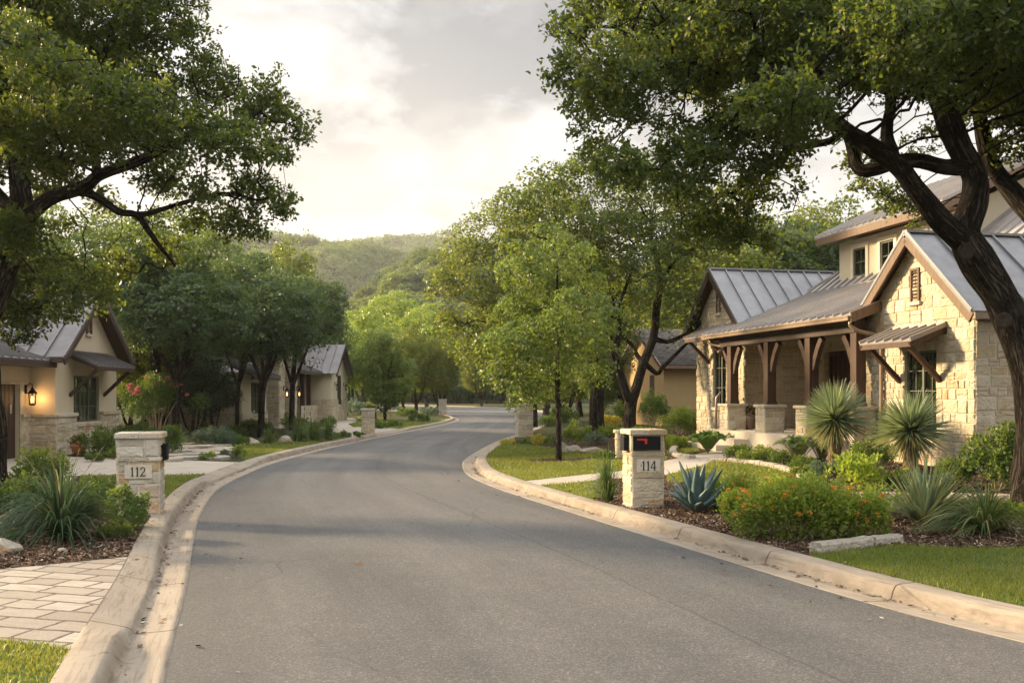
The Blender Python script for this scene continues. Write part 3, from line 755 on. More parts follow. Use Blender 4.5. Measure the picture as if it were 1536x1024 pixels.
# digits with serifs, drawn as outlines in a 0..1 high box
def digit(mb, ch, O, U, Nn, s, mi=0):
    O = np.array(O, float); U = np.array(U, float); Nn = np.array(Nn, float); Z = np.array([0, 0, 1.])
    def poly(pts): mb.prism([O+U*x*s+Z*y*s for x, y in pts], Nn*.006, mi)
    if ch == '1':
        poly([(.17, .06), (.29, .06), (.29, 1.0), (.25, 1.0), (.17, .90)]); poly([(.04, .80), (.17, .82), (.17, .9), (.25, 1.0), (.19, .97)]); poly([(.08, 0), (.38, 0), (.38, .035), (.29, .07), (.17, .07), (.08, .035)]); return .46
    if ch == '4':
        poly([(.32, 0), (.52, 0), (.52, .03), (.47, .06), (.47, 1.0), (.37, 1.0), (.37, .06), (.32, .03)]); poly([(.0, .25), (.37, .25), (.37, .33), (.0, .33)]); poly([(.47, .25), (.62, .25), (.62, .33), (.47, .33)]); poly([(0, .33), (.07, .33), (.37, .86), (.37, 1.0)]); return .66
    if ch == '2':
        oc = (.27, .70); st = []
        for i in range(11): a = R(165-i*21.5); st.append((oc[0]+.25*math.cos(a), oc[1]+.29*math.sin(a), oc[0]+.15*math.cos(a), oc[1]+.21*math.sin(a)))
        for p, q in zip(st[:-1], st[1:]): poly([(p[2], p[3]), (q[2], q[3]), (q[0], q[1]), (p[0], p[1])])
        p = st[-1]; poly([(.02, .10), (.15, .10), (p[0], p[1]), (p[2], p[3])]); poly([(.0, 0), (.52, 0), (.55, .22), (.51, .22), (.46, .11), (.02, .11)])
        poly([(.0, .73), (.06, .68), (.13, .72), (.10, .80), (.03, .80)]); return .62
    if ch == '.':
        poly([(.02, .48), (.10, .44), (.15, .52), (.07, .58)]); return .17
def write(name, text, O, U, Nn, s, parent):
    mb = MB(); x = 0; O = np.array(O, float); U = np.array(U, float)
    for ch in text: x += digit(mb, ch, O+U*x*s, U, Nn, s)+(.04 if ch != '.' else -.04)
    return mb.build(name, M['ink'], parent)

def pillar(label, px, py, rz, w=.56, h=1.2, number=None, mailbox=None, seed=1, mat='limestone', fine=1.6, group='stone pillars along the kerb'):
    p = G(px, py); t = thing('stone_pillar', label, 'pillar', tuple(p), R(rz), group)
    a = w/2; mats = [M[mat], M['mortar']]
    mb = MB(); pl = None
    z_plate = (h*.47, h*.60)
    stone_box(mb, -a, a, -a, a, -.15, h*.655, seed, hs=(.17, .235), ws=(.2, .38), depth=.016, gap=.0085, fine=fine)
    stone_box(mb, -a, a, -a, a, h*.71, h-.075, seed+9, hs=(.15, .19), ws=(.22, .36), depth=.016, gap=.0085, fine=fine)
    stone_box(mb, -a-.012, a+.012, -a-.012, a+.012, h*.655, h*.71, seed+5, hs=(.3, .4), ws=(.22, .36), depth=.014, gap=.005, fine=fine)
    mb.box(-a+.02, a-.02, -a+.02, a-.02, h-.08, h-.07, 1)
    mb.build('pier', mats, t)
    mb = MB(); cap_slabs(mb, -a-.045, a+.045, -a-.045, a+.045, h-.075, h, 2, seed); mb.build('cap', [M[mat]], t)
    if number:
        mb = MB(); mb.box(-.185, .185, -a-.03, -a+.01, z_plate[0]-.015, z_plate[1]+.025); pl = mb.build('number_plate', M['plate_stone'], t)
        s = .145 if number == '.114' else .135; wd_ = {'112': 1.66, '.114': 1.80}[number]
        write('digits', number, (-wd_*s/2, -a-.03, (z_plate[0]+z_plate[1])/2+.005-s*.5), (1, 0, 0), (0, -1, 0), s, pl)
    if mailbox: mailbox(t, a, h)
    return t
def mb114(t, a, h):
    z0, z1 = h*.74, h*.915
    mb = MB(); mb.box(-.24, .17, -a-.055, -a+.02, z0, z1)
    for x0, x1, zz0, zz1 in ((-.25, .18, z1-.018, z1+.004), (-.25, .18, z0-.004, z0+.014), (-.25, -.232, z0, z1), (.162, .18, z0, z1)): mb.box(x0, x1, -a-.066, -a-.045, zz0, zz1)
    b = mb.build('mailbox', M['black_metal'], t); bv = b.modifiers.new('bevel', 'BEVEL'); bv.width = .004; bv.segments = 2
    tag(b, 'black letter box set in the front of the pillar')
    mb = MB(); y0, y1 = -a-.075, -a-.057
    mb.prism([(-.19, y0, z1-.06), (-.19, y0, z1-.035), (-.035, y0, z1-.035), (-.035, y0, z1-.115), (-.065, y0, z1-.115), (-.075, y0, z1-.06)], (0, y1-y0, 0)); mb.build('flag', M['red_plastic'], b)
    mb = MB(); mb.prism([(-a-.10, y, z) for y, z in ((-.13, z0-.02), (.09, z0-.02), (.09, z1-.02), (.02, z1+.03), (-.08, z1+.03), (-.13, z1-.02))], (.10, 0, 0)); n = mb.build('newspaper_box', M['black_metal'], t)
    bv = n.modifiers.new('bevel', 'BEVEL'); bv.width = .01; bv.segments = 2
def mb112(t, a, h):
    mb = MB(); mb.box(a-.01, a+.085, -.14, .14, h*.66, h*.86); b = mb.build('mailbox', M['black_metal'], t); bv = b.modifiers.new('bevel', 'BEVEL'); bv.width = .008; bv.segments = 2
    mb = MB(); mb.box(a+.085, a+.1, -.15, .15, h*.855, h*.875); mb.build('mailbox_hood', M['black_metal'], b)
pillar('weathered grey stone gate pillar with number 112 and a black mailbox on its side', 212, 771, 13, .56, 1.19, '112', mb112, 21, 'limestone_grey')
pillar('cream stone gate pillar with number 114, black letter box and red flag beside the agave', 965, 758, 9, .50, 1.19, '.114', mb114, 57, 'limestone_tan')
pillar('plain pale stone pillar with cap at the second driveway, across the road bend', 552, 650, 8, .55, 1.1, None, lambda t, a, h: (lambda m: (m.box(a-.01, a+.09, -.15, .15, h*.60, h*.86), m.build('mailbox', M['black_metal'], t)))(MB()), 81, 'limestone', .8)
pillar('farthest small pale stone pillar at the end of the left kerb', 664, 622, 3, .6, 1.3, None, None, 95, 'limestone_grey', .6)
pillar('golden sunlit stone pillar behind the small lawn tree', 786, 655, 12, .6, 1.35, None, None, 111, 'limestone', .7)
pillar('short stone pillar half hidden behind the number 114 pillar', 934, 686, 12, .30, .70, None, None, 131, 'limestone', 1)

# ------------------------------------------------------------------ building helpers (house frame: -x street side face, y along the street)
def roof_plane(mb, poly, spacing=.42, thick=.045, mi=0, rib=(.034, .05), off=0.):
    P = [np.array(p, float) for p in poly]; n = np.cross(P[1]-P[0], P[2]-P[0]); n /= np.linalg.norm(n)
    if n[2] < 0: P = P[::-1]; n = -n
    mb.prism([p-n*thick for p in P], n*thick, mi)
    if not spacing: return n
    s = np.array([0, 0, 1.])-n*n[2]; s /= np.linalg.norm(s); e = np.cross(s, n)
    cs = [p.dot(e) for p in P]; c = min(cs)+.012
    k = max(1, round((max(cs)-min(cs)-.024)/spacing)); sp = (max(cs)-min(cs)-.024)/k
    for i in range(k+1):
        cc = c+i*sp; ts = []
        for j in range(len(P)):
            p, q = P[j], P[(j+1) % len(P)]; a, b = p.dot(e)-cc, q.dot(e)-cc
            if a*b < 0: x = p+(q-p)*a/(a-b); ts.append(x)
        if len(ts) >= 2:
            ts.sort(key=lambda v: v.dot(s)); p, q = ts[0]+n*rib[1]*.5, ts[-1]+n*rib[1]*.5
            if np.linalg.norm(q-p) > .12: mb.beam(p, q, rib[0], rib[1]+.004, n, mi)
    return n
def window(root, O, U, Nn, w, h, cols=2, rows=3, frame='frame_green', sill=None, depth=.10, surround=None, blinds=True, name='window'):
    """O: lower-left corner on the wall plane, U along the wall, Nn outward"""
    O = np.array(O, float); U = np.array(U, float); Nn = np.array(Nn, float); Z = np.array([0, 0, 1.])
    def bx(mb, a0, a1, b0, b1, d0, d1, mi=0):
        mb.prism([O+U*a0+Z*b0+Nn*d0, O+U*a1+Z*b0+Nn*d0, O+U*a1+Z*b1+Nn*d0, O+U*a0+Z*b1+Nn*d0], Nn*(d1-d0), mi)
    f = MB(); d = -depth; fw = .045
    for r in ((0, fw, 0, h), (w-fw, w, 0, h), (fw, w-fw, 0, fw), (fw, w-fw, h-fw, h)): bx(f, *r, d-.03, d+.035)
    for c in range(1, cols): x = w*c/cols; bx(f, x-.028, x+.028, fw, h-fw, d-.025, d+.03)
    for c in range(cols):
        a0, a1 = w*c/cols+.045, w*(c+1)/cols-.045; bx(f, (a0+a1)/2-.008, (a0+a1)/2+.008, fw, h-fw, d-.01, d+.012)
        for r in range(1, rows): y = h*r/rows; bx(f, a0-.02, a1+.02, y-.009, y+.009, d-.01, d+.014)
    wo_ = f.build(name, M[frame], root)
    g = MB(); bx(g, .02, w-.02, .02, h-.02, d-.006, d-.002); g.build('pane', M['window_glass'], wo_)
    if blinds:
        b = MB(); n = int(h/.055)
        for i in range(n):
            z = .03+i*.055; p = O+U*.05+Z*z+Nn*(d-.05); q = O+U*(w-.05)+Z*z+Nn*(d-.05); b.beam(p, q, .002, .058, Z*.85+Nn*.5)
        b.build('blind', M['blind'], wo_)
    k = MB(); bx(k, -.02, w+.02, -.02, h+.02, d-.34, d-.30); k.build('dark_room', M['interior'], wo_)
    j = MB()                                  # reveal
    for r in ((-.03, 0, -.03, h+.03), (w, w+.03, -.03, h+.03), (0, w, h, h+.03), (0, w, -.03, 0)): bx(j, *r, d-.3, -.001)
    j.build('reveal', M[surround or 'plate_stone'], wo_)
    if sill:
        s = MB(); bx(s, -.07, w+.07, -.09, -.001, -.02, .06); s.build('sill', M[sill], wo_)
    return wo_
def awning(root, y0, y1, ztop, zlow, out, roofm, woodm, x=0., sgn=-1, side='awning'):
    """shed awning on the street-facing wall at x, sgn=-1 projects to -x"""
    mb = MB(); X = lambda d: x+sgn*d
    roof_plane(mb, [(X(0), y0, ztop), (X(0), y1, ztop), (X(out), y1, zlow), (X(out), y0, zlow)], .30, .03, rib=(.035, .055))
    mb.beam((X(.03), y0, ztop+.02), (X(.03), y1, ztop+.02), .07, .07)
    a = mb.build(side, roofm, root)
    w = MB(); w.beam((X(out-.03), y0+.02, zlow-.075), (X(out-.03), y1-.02, zlow-.075), .05, .10)
    for y in (y0+.04, y1-.04): w.beam((X(.0), y, ztop-.09), (X(out), y, zlow-.09), .05, .10)
    w.beam((X(.03), y0+.02, ztop-.12), (X(.03), y1-.02, ztop-.12), .05, .12)
    n = int((y1-y0)/.35)
    for i in range(1, n): y = y0+(y1-y0)*i/n; w.beam((X(.05), y, ztop-.085), (X(out-.05), y, zlow-.075), .04, .05)
    w.build('awning_frame', woodm, a)
    for y in (y0+.22, y1-.22):
        b = MB(); b.beam((X(out-.10), y, zlow-.10), (X(.0), y, zlow-.10-out*.85), .085, .10, (0, 1, 0)); b.build('bracket', woodm, a)
    return a
def louvre(root, y, z, w, h, x=0., sgn=-1):
    m = MB(); d = sgn
    for a0, a1, b0, b1 in ((y-w/2-.05, y-w/2, z-.05, z+h+.05), (y+w/2, y+w/2+.05, z-.05, z+h+.05), (y-w/2, y+w/2, z+h, z+h+.05)):
        m.box(min(x, x+d*.05), max(x, x+d*.05), a0, a1, b0, b1)
    n = int(h/.07)
    for i in range(n): zz = z+h*(i+.5)/n; m.beam((x+d*.02, y-w/2, zz), (x+d*.02, y+w/2, zz), .05, .016, (d*.6, 0, .8))
    o = m.build('vent', M['louver'], root)
    s = MB(); s.box(min(x, x+d*.07), max(x, x+d*.07), y-w/2-.09, y+w/2+.09, z-.12, z-.052); s.build('vent_sill', M['plate_stone'], o)
    return o
def gable_roof(root, x0, x1, y0, y1, zw, slope, ohf, ohs, mat, woodm, spacing=.5, back=0.):
    """ridge along x; x0 street end (negative side) with overhang ohf"""
    ym = (y0+y1)/2; zr = zw+(ym-y0)*slope+.10; ya, yb = y0-ohs, y1+ohs; ze = zr-(ym-ya)*slope
    xa = x0-ohf; mb = MB()
    roof_plane(mb, [(xa, ya, ze), (xa, ym, zr), (x1, ym, zr), (x1, ya, ze)], spacing)
    roof_plane(mb, [(xa, ym, zr), (xa, yb, ze), (x1, yb, ze), (x1, ym, zr)], spacing)
    mb.beam((xa, ym, zr+.015), (x1, ym, zr+.015), .16, .05)
    r = mb.build('gable_roof', mat, root)
    for (yy, s) in ((ya, 1), (yb, -1)):
        w = MB(); w.beam((xa+.025, yy, ze-.13), (xa+.025, ym, zr-.13), .05, .19, (0, -s*slope, 1)); w.build('bargeboard', woodm, root)
        w = MB(); w.prism([(xa+.06, yy, ze-.075), (xa+.06, ym, zr-.075), (x0+.0, ym, zr-.075), (x0+.0, yy, ze-.075)], (0, 0, .02)); w.build('soffit', M['dark_wood'], root)
    for yy, s in ((ya, -1), (yb, 1)):
        g = MB(); g.box(xa+.02, x1, min(yy+s*.0, yy+s*.10), max(yy+s*.0, yy+s*.10), ze-.15, ze-.035); g.box(xa+.02, x1, min(yy, yy-s*(ohs)), max(yy, yy-s*(ohs)), ze-.145, ze-.13)
        g.build('gutter', M['gutter_metal'], root)
    return zr

# ------------------------------------------------------------------ house 114
m_stucco('trim_cream', (.72, .64, .48))
def house_right():
    g0 = .25
    t = thing('stone_house', 'large cream limestone house with metal roofs and timber porch right of the road', 'house', (8.34, 18.0, 0), R(12))
    # near gable wing
    L = 3.52; zw = 3.42; sl = .86; zap = zw+L/2*sl
    gshape = [(0, g0-.3), (L, g0-.3), (L, zw), (L/2, zap), (0, zw)]
    wy0, wy1, wz0, wz1 = 1.12, 2.16, 1.12, 2.70
    mb = MB(); Lm = lambda p: [(L-x, z) for x, z in p][::-1]
    # street face looks to -x: U runs along -y so that the outline stays counter-clockwise seen from outside
    stone_face(mb, (0, L, 0), (0, -1, 0), (-1, 0, 0), Lm(gshape), 300, [(L-wy1, L-wy0, wz0, wz1)], hs=(.14, .26), ws=(.16, .42), depth=.018, gap=.0055, fine=1.2)
    stone_face(mb, (0, 0, 0), (1, 0, 0), (0, -1, 0), [(0, g0-.3), (8, g0-.3), (8, zw), (0, zw)], 330, depth=.017, gap=.0055, fine=.9)
    mb.build('wall', ST(), t)
    c = MB(); c.box(.4, 8, .03, .06, 0, zw); c.box(.42, 8, .05, L-.1, zw-.02, zw); c.build('inner_wall', M['interior'], t)
    window(t, (0, wy1, wz0), (0, -1, 0), (-1, 0, 0), wy1-wy0, wz1-wz0, 2, 4, sill='plate_stone')
    awning(t, .78, 2.52, 3.16, 2.86, .78, M['metal_roof_bronze'], M['cedar_wood'])
    louvre(t, L/2, 3.72, .20, .56)
    gable_roof(t, 0, 8, 0, L, zw, sl, .26, .22, M['metal_roof'], M['trim_wood'], .62)
    # far gable wing
    a, b, xf = 10.2, 13.6, .3; L2 = b-a; zw2 = 3.95; sl2 = .88; zap2 = zw2+L2/2*sl2
    mb = MB(); sh = [(0, .2), (L2, .2), (L2, zw2), (L2/2, zap2), (0, zw2)]
    stone_face(mb, (xf, b, 0), (0, -1, 0), (-1, 0, 0), sh, 400, [(b-12.35, b-11.4, 1.45, 3.2)], depth=.024)
    stone_face(mb, (xf, a, 0), (1, 0, 0), (0, -1, 0), [(0, .2), (3.2, .2), (3.2, zw2), (0, zw2)], 430, depth=.02)
    mb.build('wall', ST(), t)
    window(t, (xf, 12.35, 1.45), (0, -1, 0), (-1, 0, 0), .95, 1.75, 2, 3, sill='plate_stone', blinds=False)
    awning(t, 11.0, 12.85, 3.85, 3.52, .75, M['metal_roof_bronze'], M['cedar_wood'], x=xf)
    louvre(t, 11.9, 4.3, .18, .5, x=xf)
    gable_roof(t, xf, 7.5, a, b, zw2, sl2, .35, .35, M['metal_roof'], M['dark_wood'], .5)
    # porch back wall with door opening
    xb = 2.2; dz0, dz1 = .92, 3.0; d0, d1 = 7.75, 9.15
    mb = MB(); stone_face(mb, (xb, 10.2, 0), (0, -1, 0), (-1, 0, 0), [(0, .6), (6.68, .6), (6.68, 3.75), (0, 3.75)], 460, [(10.2-d1-.08, 10.2-d0+.08, dz0-.3, dz1+.1)], depth=.02, fine=.9)
    mb.build('porch_wall', ST(), t)
    dr = MB(); dr.box(xb+.12, xb+.17, d0, d1, dz0, dz1)
    for k in range(2):
        y0 = d0+k*(d1-d0)/2+.03; y1 = y0+(d1-d0)/2-.06
        for p0, p1, q0, q1 in ((y0, y0+.1, dz0, dz1), (y1-.1, y1, dz0, dz1), (y0, y1, dz0, dz0+.35), (y0, y1, dz1-.12, dz1), (y0, y1, dz0+1.1, dz0+1.18), ((y0+y1)/2-.02, (y0+y1)/2+.02, dz0, dz1)): dr.box(xb+.08, xb+.12, p0, p1, q0, q1)
    do = dr.build('door', M['dark_wood'], t)
    f = MB(); f.box(xb-.04, xb+.16, d0-.1, d0, dz0-.02, dz1); f.box(xb-.04, xb+.16, d1, d1+.1, dz0-.02, dz1); f.box(xb-.04, xb+.16, d0-.1, d1+.1, dz1, dz1+.12); f.build('door_frame', M['frame_tan'], do)
    h = MB(); h.tube([(xb+.03, (d0+d1)/2-.05, dz0+.9), (xb+.0, (d0+d1)/2-.05, dz0+1.0), (xb+.03, (d0+d1)/2-.05, dz0+1.15)], .012, 6); h.build('door_handle', M['black_metal'], do)
    # porch deck, steps
    dk = MB(); dk.box(-.75, xb+.1, 3.3, 10.5, .2, .88); dk.build('porch_floor', M['step_concrete'], t)
    s = MB(); s.box(-1.15, -.752, 7.7, 10.4, .2, .70); s.box(-1.55, -1.152, 7.9, 10.4, .2, .54); s.build('steps', M['step_concrete'], t)
    # posts on stone plinths
    for i, y in enumerate((3.33, 5.3, 7.4, 9.6)):
        xp = -.32; p = MB(); p.box(xp-.115, xp+.115, y-.115, y+.115, 1.58, 3.18)
        for q in (.0,): p.box(xp-.135, xp+.135, y-.135, y+.135, 1.58, 1.66)
        po = p.build('porch_post', M['cedar_wood'], t)
        m = MB(); stone_box(m, xp-.26, xp+.26, y-.26, y+.26, .45, 1.52, 500+i*7, hs=(.14, .2), ws=(.18, .34), depth=.012, fine=1)
        cap_slabs(m, xp-.31, xp+.31, y-.31, y+.31, 1.52, 1.585, 1, 77+i); m.build('plinth', ST(), po)
        for s_ in (-1, 1):
            if (i == 0 and s_ < 0): continue
            k = MB(); pts = [(y+s_*.115, 2.42), (y+s_*.20, 2.62), (y+s_*.32, 2.86), (y+s_*.50, 3.10)]
            for (ya, za), (yb, zb) in zip(pts[:-1], pts[1:]): k.beam((xp, ya, za), (xp, yb+s_*.012, zb+.012), .11, .15, (0, 0, 1) if abs(za-zb) < .1 else (0, -s_, .6))
            k.build('brace', M['cedar_wood'], po)
    bm_ = MB(); bm_.box(-.46, -.18, 3.25, 10.2, 3.15, 3.42); bm_.build('porch_beam', M['dark_wood'], t)
    c = MB(); c.box(-.4, xb, 3.55, 10.18, 3.42, 3.46); c.build('porch_ceiling', M['dark_wood'], t)
    # porch roof and main roof
    ze, xe = 3.50, -.72
    z1, x1 = 4.72, 2.6
    mb = MB(); roof_plane(mb, [(xe, 2.95, ze), (xe, 10.75, ze), (x1, 10.75, z1), (x1, 2.95, z1)], .34, .05, rib=(.04, .06)); mb.build('porch_roof', M['metal_roof_bronze'], t)
    tr = MB(); tr.prism([(xe, 2.93, ze-.17), (xe, 2.93, ze+.03), (.0, 2.93, ze+.03+.72*.367), (.0, 2.93, ze-.17+.72*.367)], (0, .05, 0)); tr.build('roof_trim', M['trim_wood'], t)
    fs = MB(); fs.box(xe+.12, xe+.16, 2.99, 10.72, ze-.17, ze-.02); fs.build('fascia', M['dark_wood'], t)
    gt = MB(); gt.box(xe-.05, xe+.10, 2.98, 10.7, ze-.12, ze-.03); gt.box(xe-.065, xe-.045, 2.96, 10.72, ze-.05, ze-.015); gt.build('gutter', M['gutter_metal'], t)
    fl = MB(); fl.beam((x1, 3.0, z1+.03), (x1, 10.6, z1+.03), .14, .05); fl.build('roof_flashing', M['metal_roof'], t)
    zr, xr = 7.25, 6.0
    mb = MB(); roof_plane(mb, [(x1, -2, z1), (x1, 11.4, z1), (xr, 8.4, zr), (xr, -2, zr)], .40, .05)
    roof_plane(mb, [(x1, 11.4, z1), (9.4, 11.4, z1), (xr, 8.4, zr)], .40, .05)
    roof_plane(mb, [(xr, -2, zr), (xr, 8.4, zr), (9.4, 11.4, z1), (9.4, -2, z1)], .40, .05)
    mb.beam((x1, 11.4, z1+.02), (xr, 8.4, zr+.02), .12, .05); mb.beam((xr, -2, zr+.02), (xr, 8.4, zr+.02), .12, .05)
    mb.build('roof', M['metal_roof_bronze'], t)
    bw = MB(); bw.box(x1+.3, 9.1, .1, 11.1, 1, z1-.05); bw.build('inner_wall', M['stucco_cream'], t)
    # upper storey
    u0, u1, v0, v1, zt = 3.0, 9.0, 4.9, 9.8, 6.08
    ww = [(5.35, .60), (6.75, .60), (8.05, .60), (9.0, .0)]
    wl = []; wall = MB(); ops = [(9.05, 9.05-.62), (7.75, 7.75-.62), (6.45, 6.45-.62), (5.6, 5.6-.4)][:3]
    todo = [(v0, v1, 4.3, zt)]
    for hi, lo in ops: todo = [d for c in todo for d in minus(c, (lo, hi, 5.05, 5.82))]
    for a0, a1, b0, b1 in todo: wall.box(u0, u0+.12, a0, a1, b0, b1)
    zri = zt+.46*(3.0)
    wall.prism([(u0, v0, 4.3), (u1, v0, 4.3), (u1, v0, zt), ((u0+u1)/2, v0, zri), (u0, v0, zt)], (0, .12, 0))
    wall.prism([(u0+.121, v1-.12, 4.3), (u1, v1-.12, 4.3), (u1, v1-.12, zt), ((u0+u1)/2, v1-.12, zri), (u0+.121, v1-.12, zt)], (0, .12, 0))
    wall.build('upper_wall', M['stucco_cream'], t)
    for hi, lo in ops:
        w_ = window(t, (u0, hi, 5.05), (0, -1, 0), (-1, 0, 0), hi-lo, .77, 1, 2, sill=None, surround='frame_tan', depth=.04, blinds=False)
        s = MB()
        for r in ((lo-.12, lo, 4.97, 5.94), (hi, hi+.12, 4.97, 5.94), (lo, hi, 5.82, 5.94), (lo-.16, hi+.16, 4.88, 4.97)): s.box(u0-.035, u0-.001, *r)
        s.build('window_trim', M['trim_cream'], w_)
    xe2 = u0-.55; ze2 = zt+.06; xm = (u0+u1)/2+.0; zm = ze2+.46*(xm-xe2)
    mb = MB(); roof_plane(mb, [(xe2, v0-.5, ze2+.12), (xe2, v1+.38, ze2+.12), (xm, v1+.38, zm+.12), (xm, v0-.5, zm+.12)], .30, .05, rib=(.04, .06))
    roof_plane(mb, [(xm, v0-.5, zm+.12), (xm, v1+.38, zm+.12), (2*xm-xe2, v1+.38, ze2+.12), (2*xm-xe2, v0-.5, ze2+.12)], .24, .05)
    mb.build('upper_roof', M['metal_roof_bronze'], t)
    tr = MB(); tr.box(xe2+.02, xe2+.06, v0-.48, v1+.36, ze2-.1, ze2+.07); tr.box(xe2+.06, u0, v0-.45, v1+.33, ze2-.02, ze2+.0)
    for yy in (v0-.48, v1+.34): tr.beam((xe2+.02, yy, ze2-.02), (xm, yy, zm-.02), .04, .16)
    tr.build('fascia', M['trim_wood'], t)
    # downspouts
    d = MB(); y = 3.06; d.tube([(xe+.05, y, ze-.1), (xe+.05, y, ze-.22), (-.55, y-.1, ze-.34), (-.10, y-.2, ze-.44), (-.07, y-.2, ze-.6), (-.07, y-.2, 1.2), (-.09, y-.2, .95), (-.07, y-.2, .4)], .042, 8); d.build('downspout', M['gutter_metal'], t, True)
    d = MB(); d.tube([(xe+.05, 10.4, ze-.1), (xe+.08, 10.35, ze-.25), (-.3, 10.1, ze-.36), (-.58, 9.98, ze-.5)], .035, 8); d.build('downspout', M['gutter_metal'], t, True)
    d = MB(); d.tube([(-.5, 9.95, 1.9), (-.62, 10.0, 1.75), (-.65, 10.0, .5)], .035, 8); d.build('downspout', M['gutter_metal'], t, True)
    lantern(t, (xb, 7.42, 2.35), (-1, 0, 0), 'porch_lantern', False)
    return t
def lantern(root, p, n, name='wall_lantern', lit=True, s=1., bulb=None):
    p = np.array(p, float); n = np.array(n, float); c = p+n*.16*s; q = MB()
    q.box(p[0]-.03, p[0]+.03, p[1]-.05, p[1]+.05, p[2]+.12*s, p[2]+.32*s)
    q.tube([p+n*.02+np.array([0, 0, .28*s]), p+n*.10*s+np.array([0, 0, .36*s]), c+np.array([0, 0, .32*s]), c+np.array([0, 0, .2*s])], .012*s, 6)
    q.lathe(c, [(.02*s, .26*s), (.05*s, .20*s), (.11*s, .13*s), (.115*s, .12*s)], 10); q.lathe(c, [(.075*s, -.13*s), (.08*s, -.11*s), (.05*s, -.15*s)], 10)
    for k in range(6): a = k*math.pi/3; q.beam(c+np.array([.085*s*math.cos(a), .085*s*math.sin(a), .12*s]), c+np.array([.068*s*math.cos(a), .068*s*math.sin(a), -.12*s]), .012*s, .012*s, (math.cos(a), math.sin(a), 0))
    o = q.build(name, M['black_metal'], root)
    b = MB(); b.lathe(c, [(.022*s, -.09*s), (.035*s, -.02*s), (.02*s, .06*s)], 8); b.build('bulb', bulb or M['lamp_glow'], o, True)
    if lit:
        l = bpy.data.lights.new('lantern_light', 'POINT'); l.energy = 3*s; l.color = (1, .55, .2); l.shadow_soft_size = .05
        lo = bpy.data.objects.new('lantern_light', l); COL.objects.link(lo); lo.parent = root; lo.location = tuple(c+n*.12)
    return o
house_right()

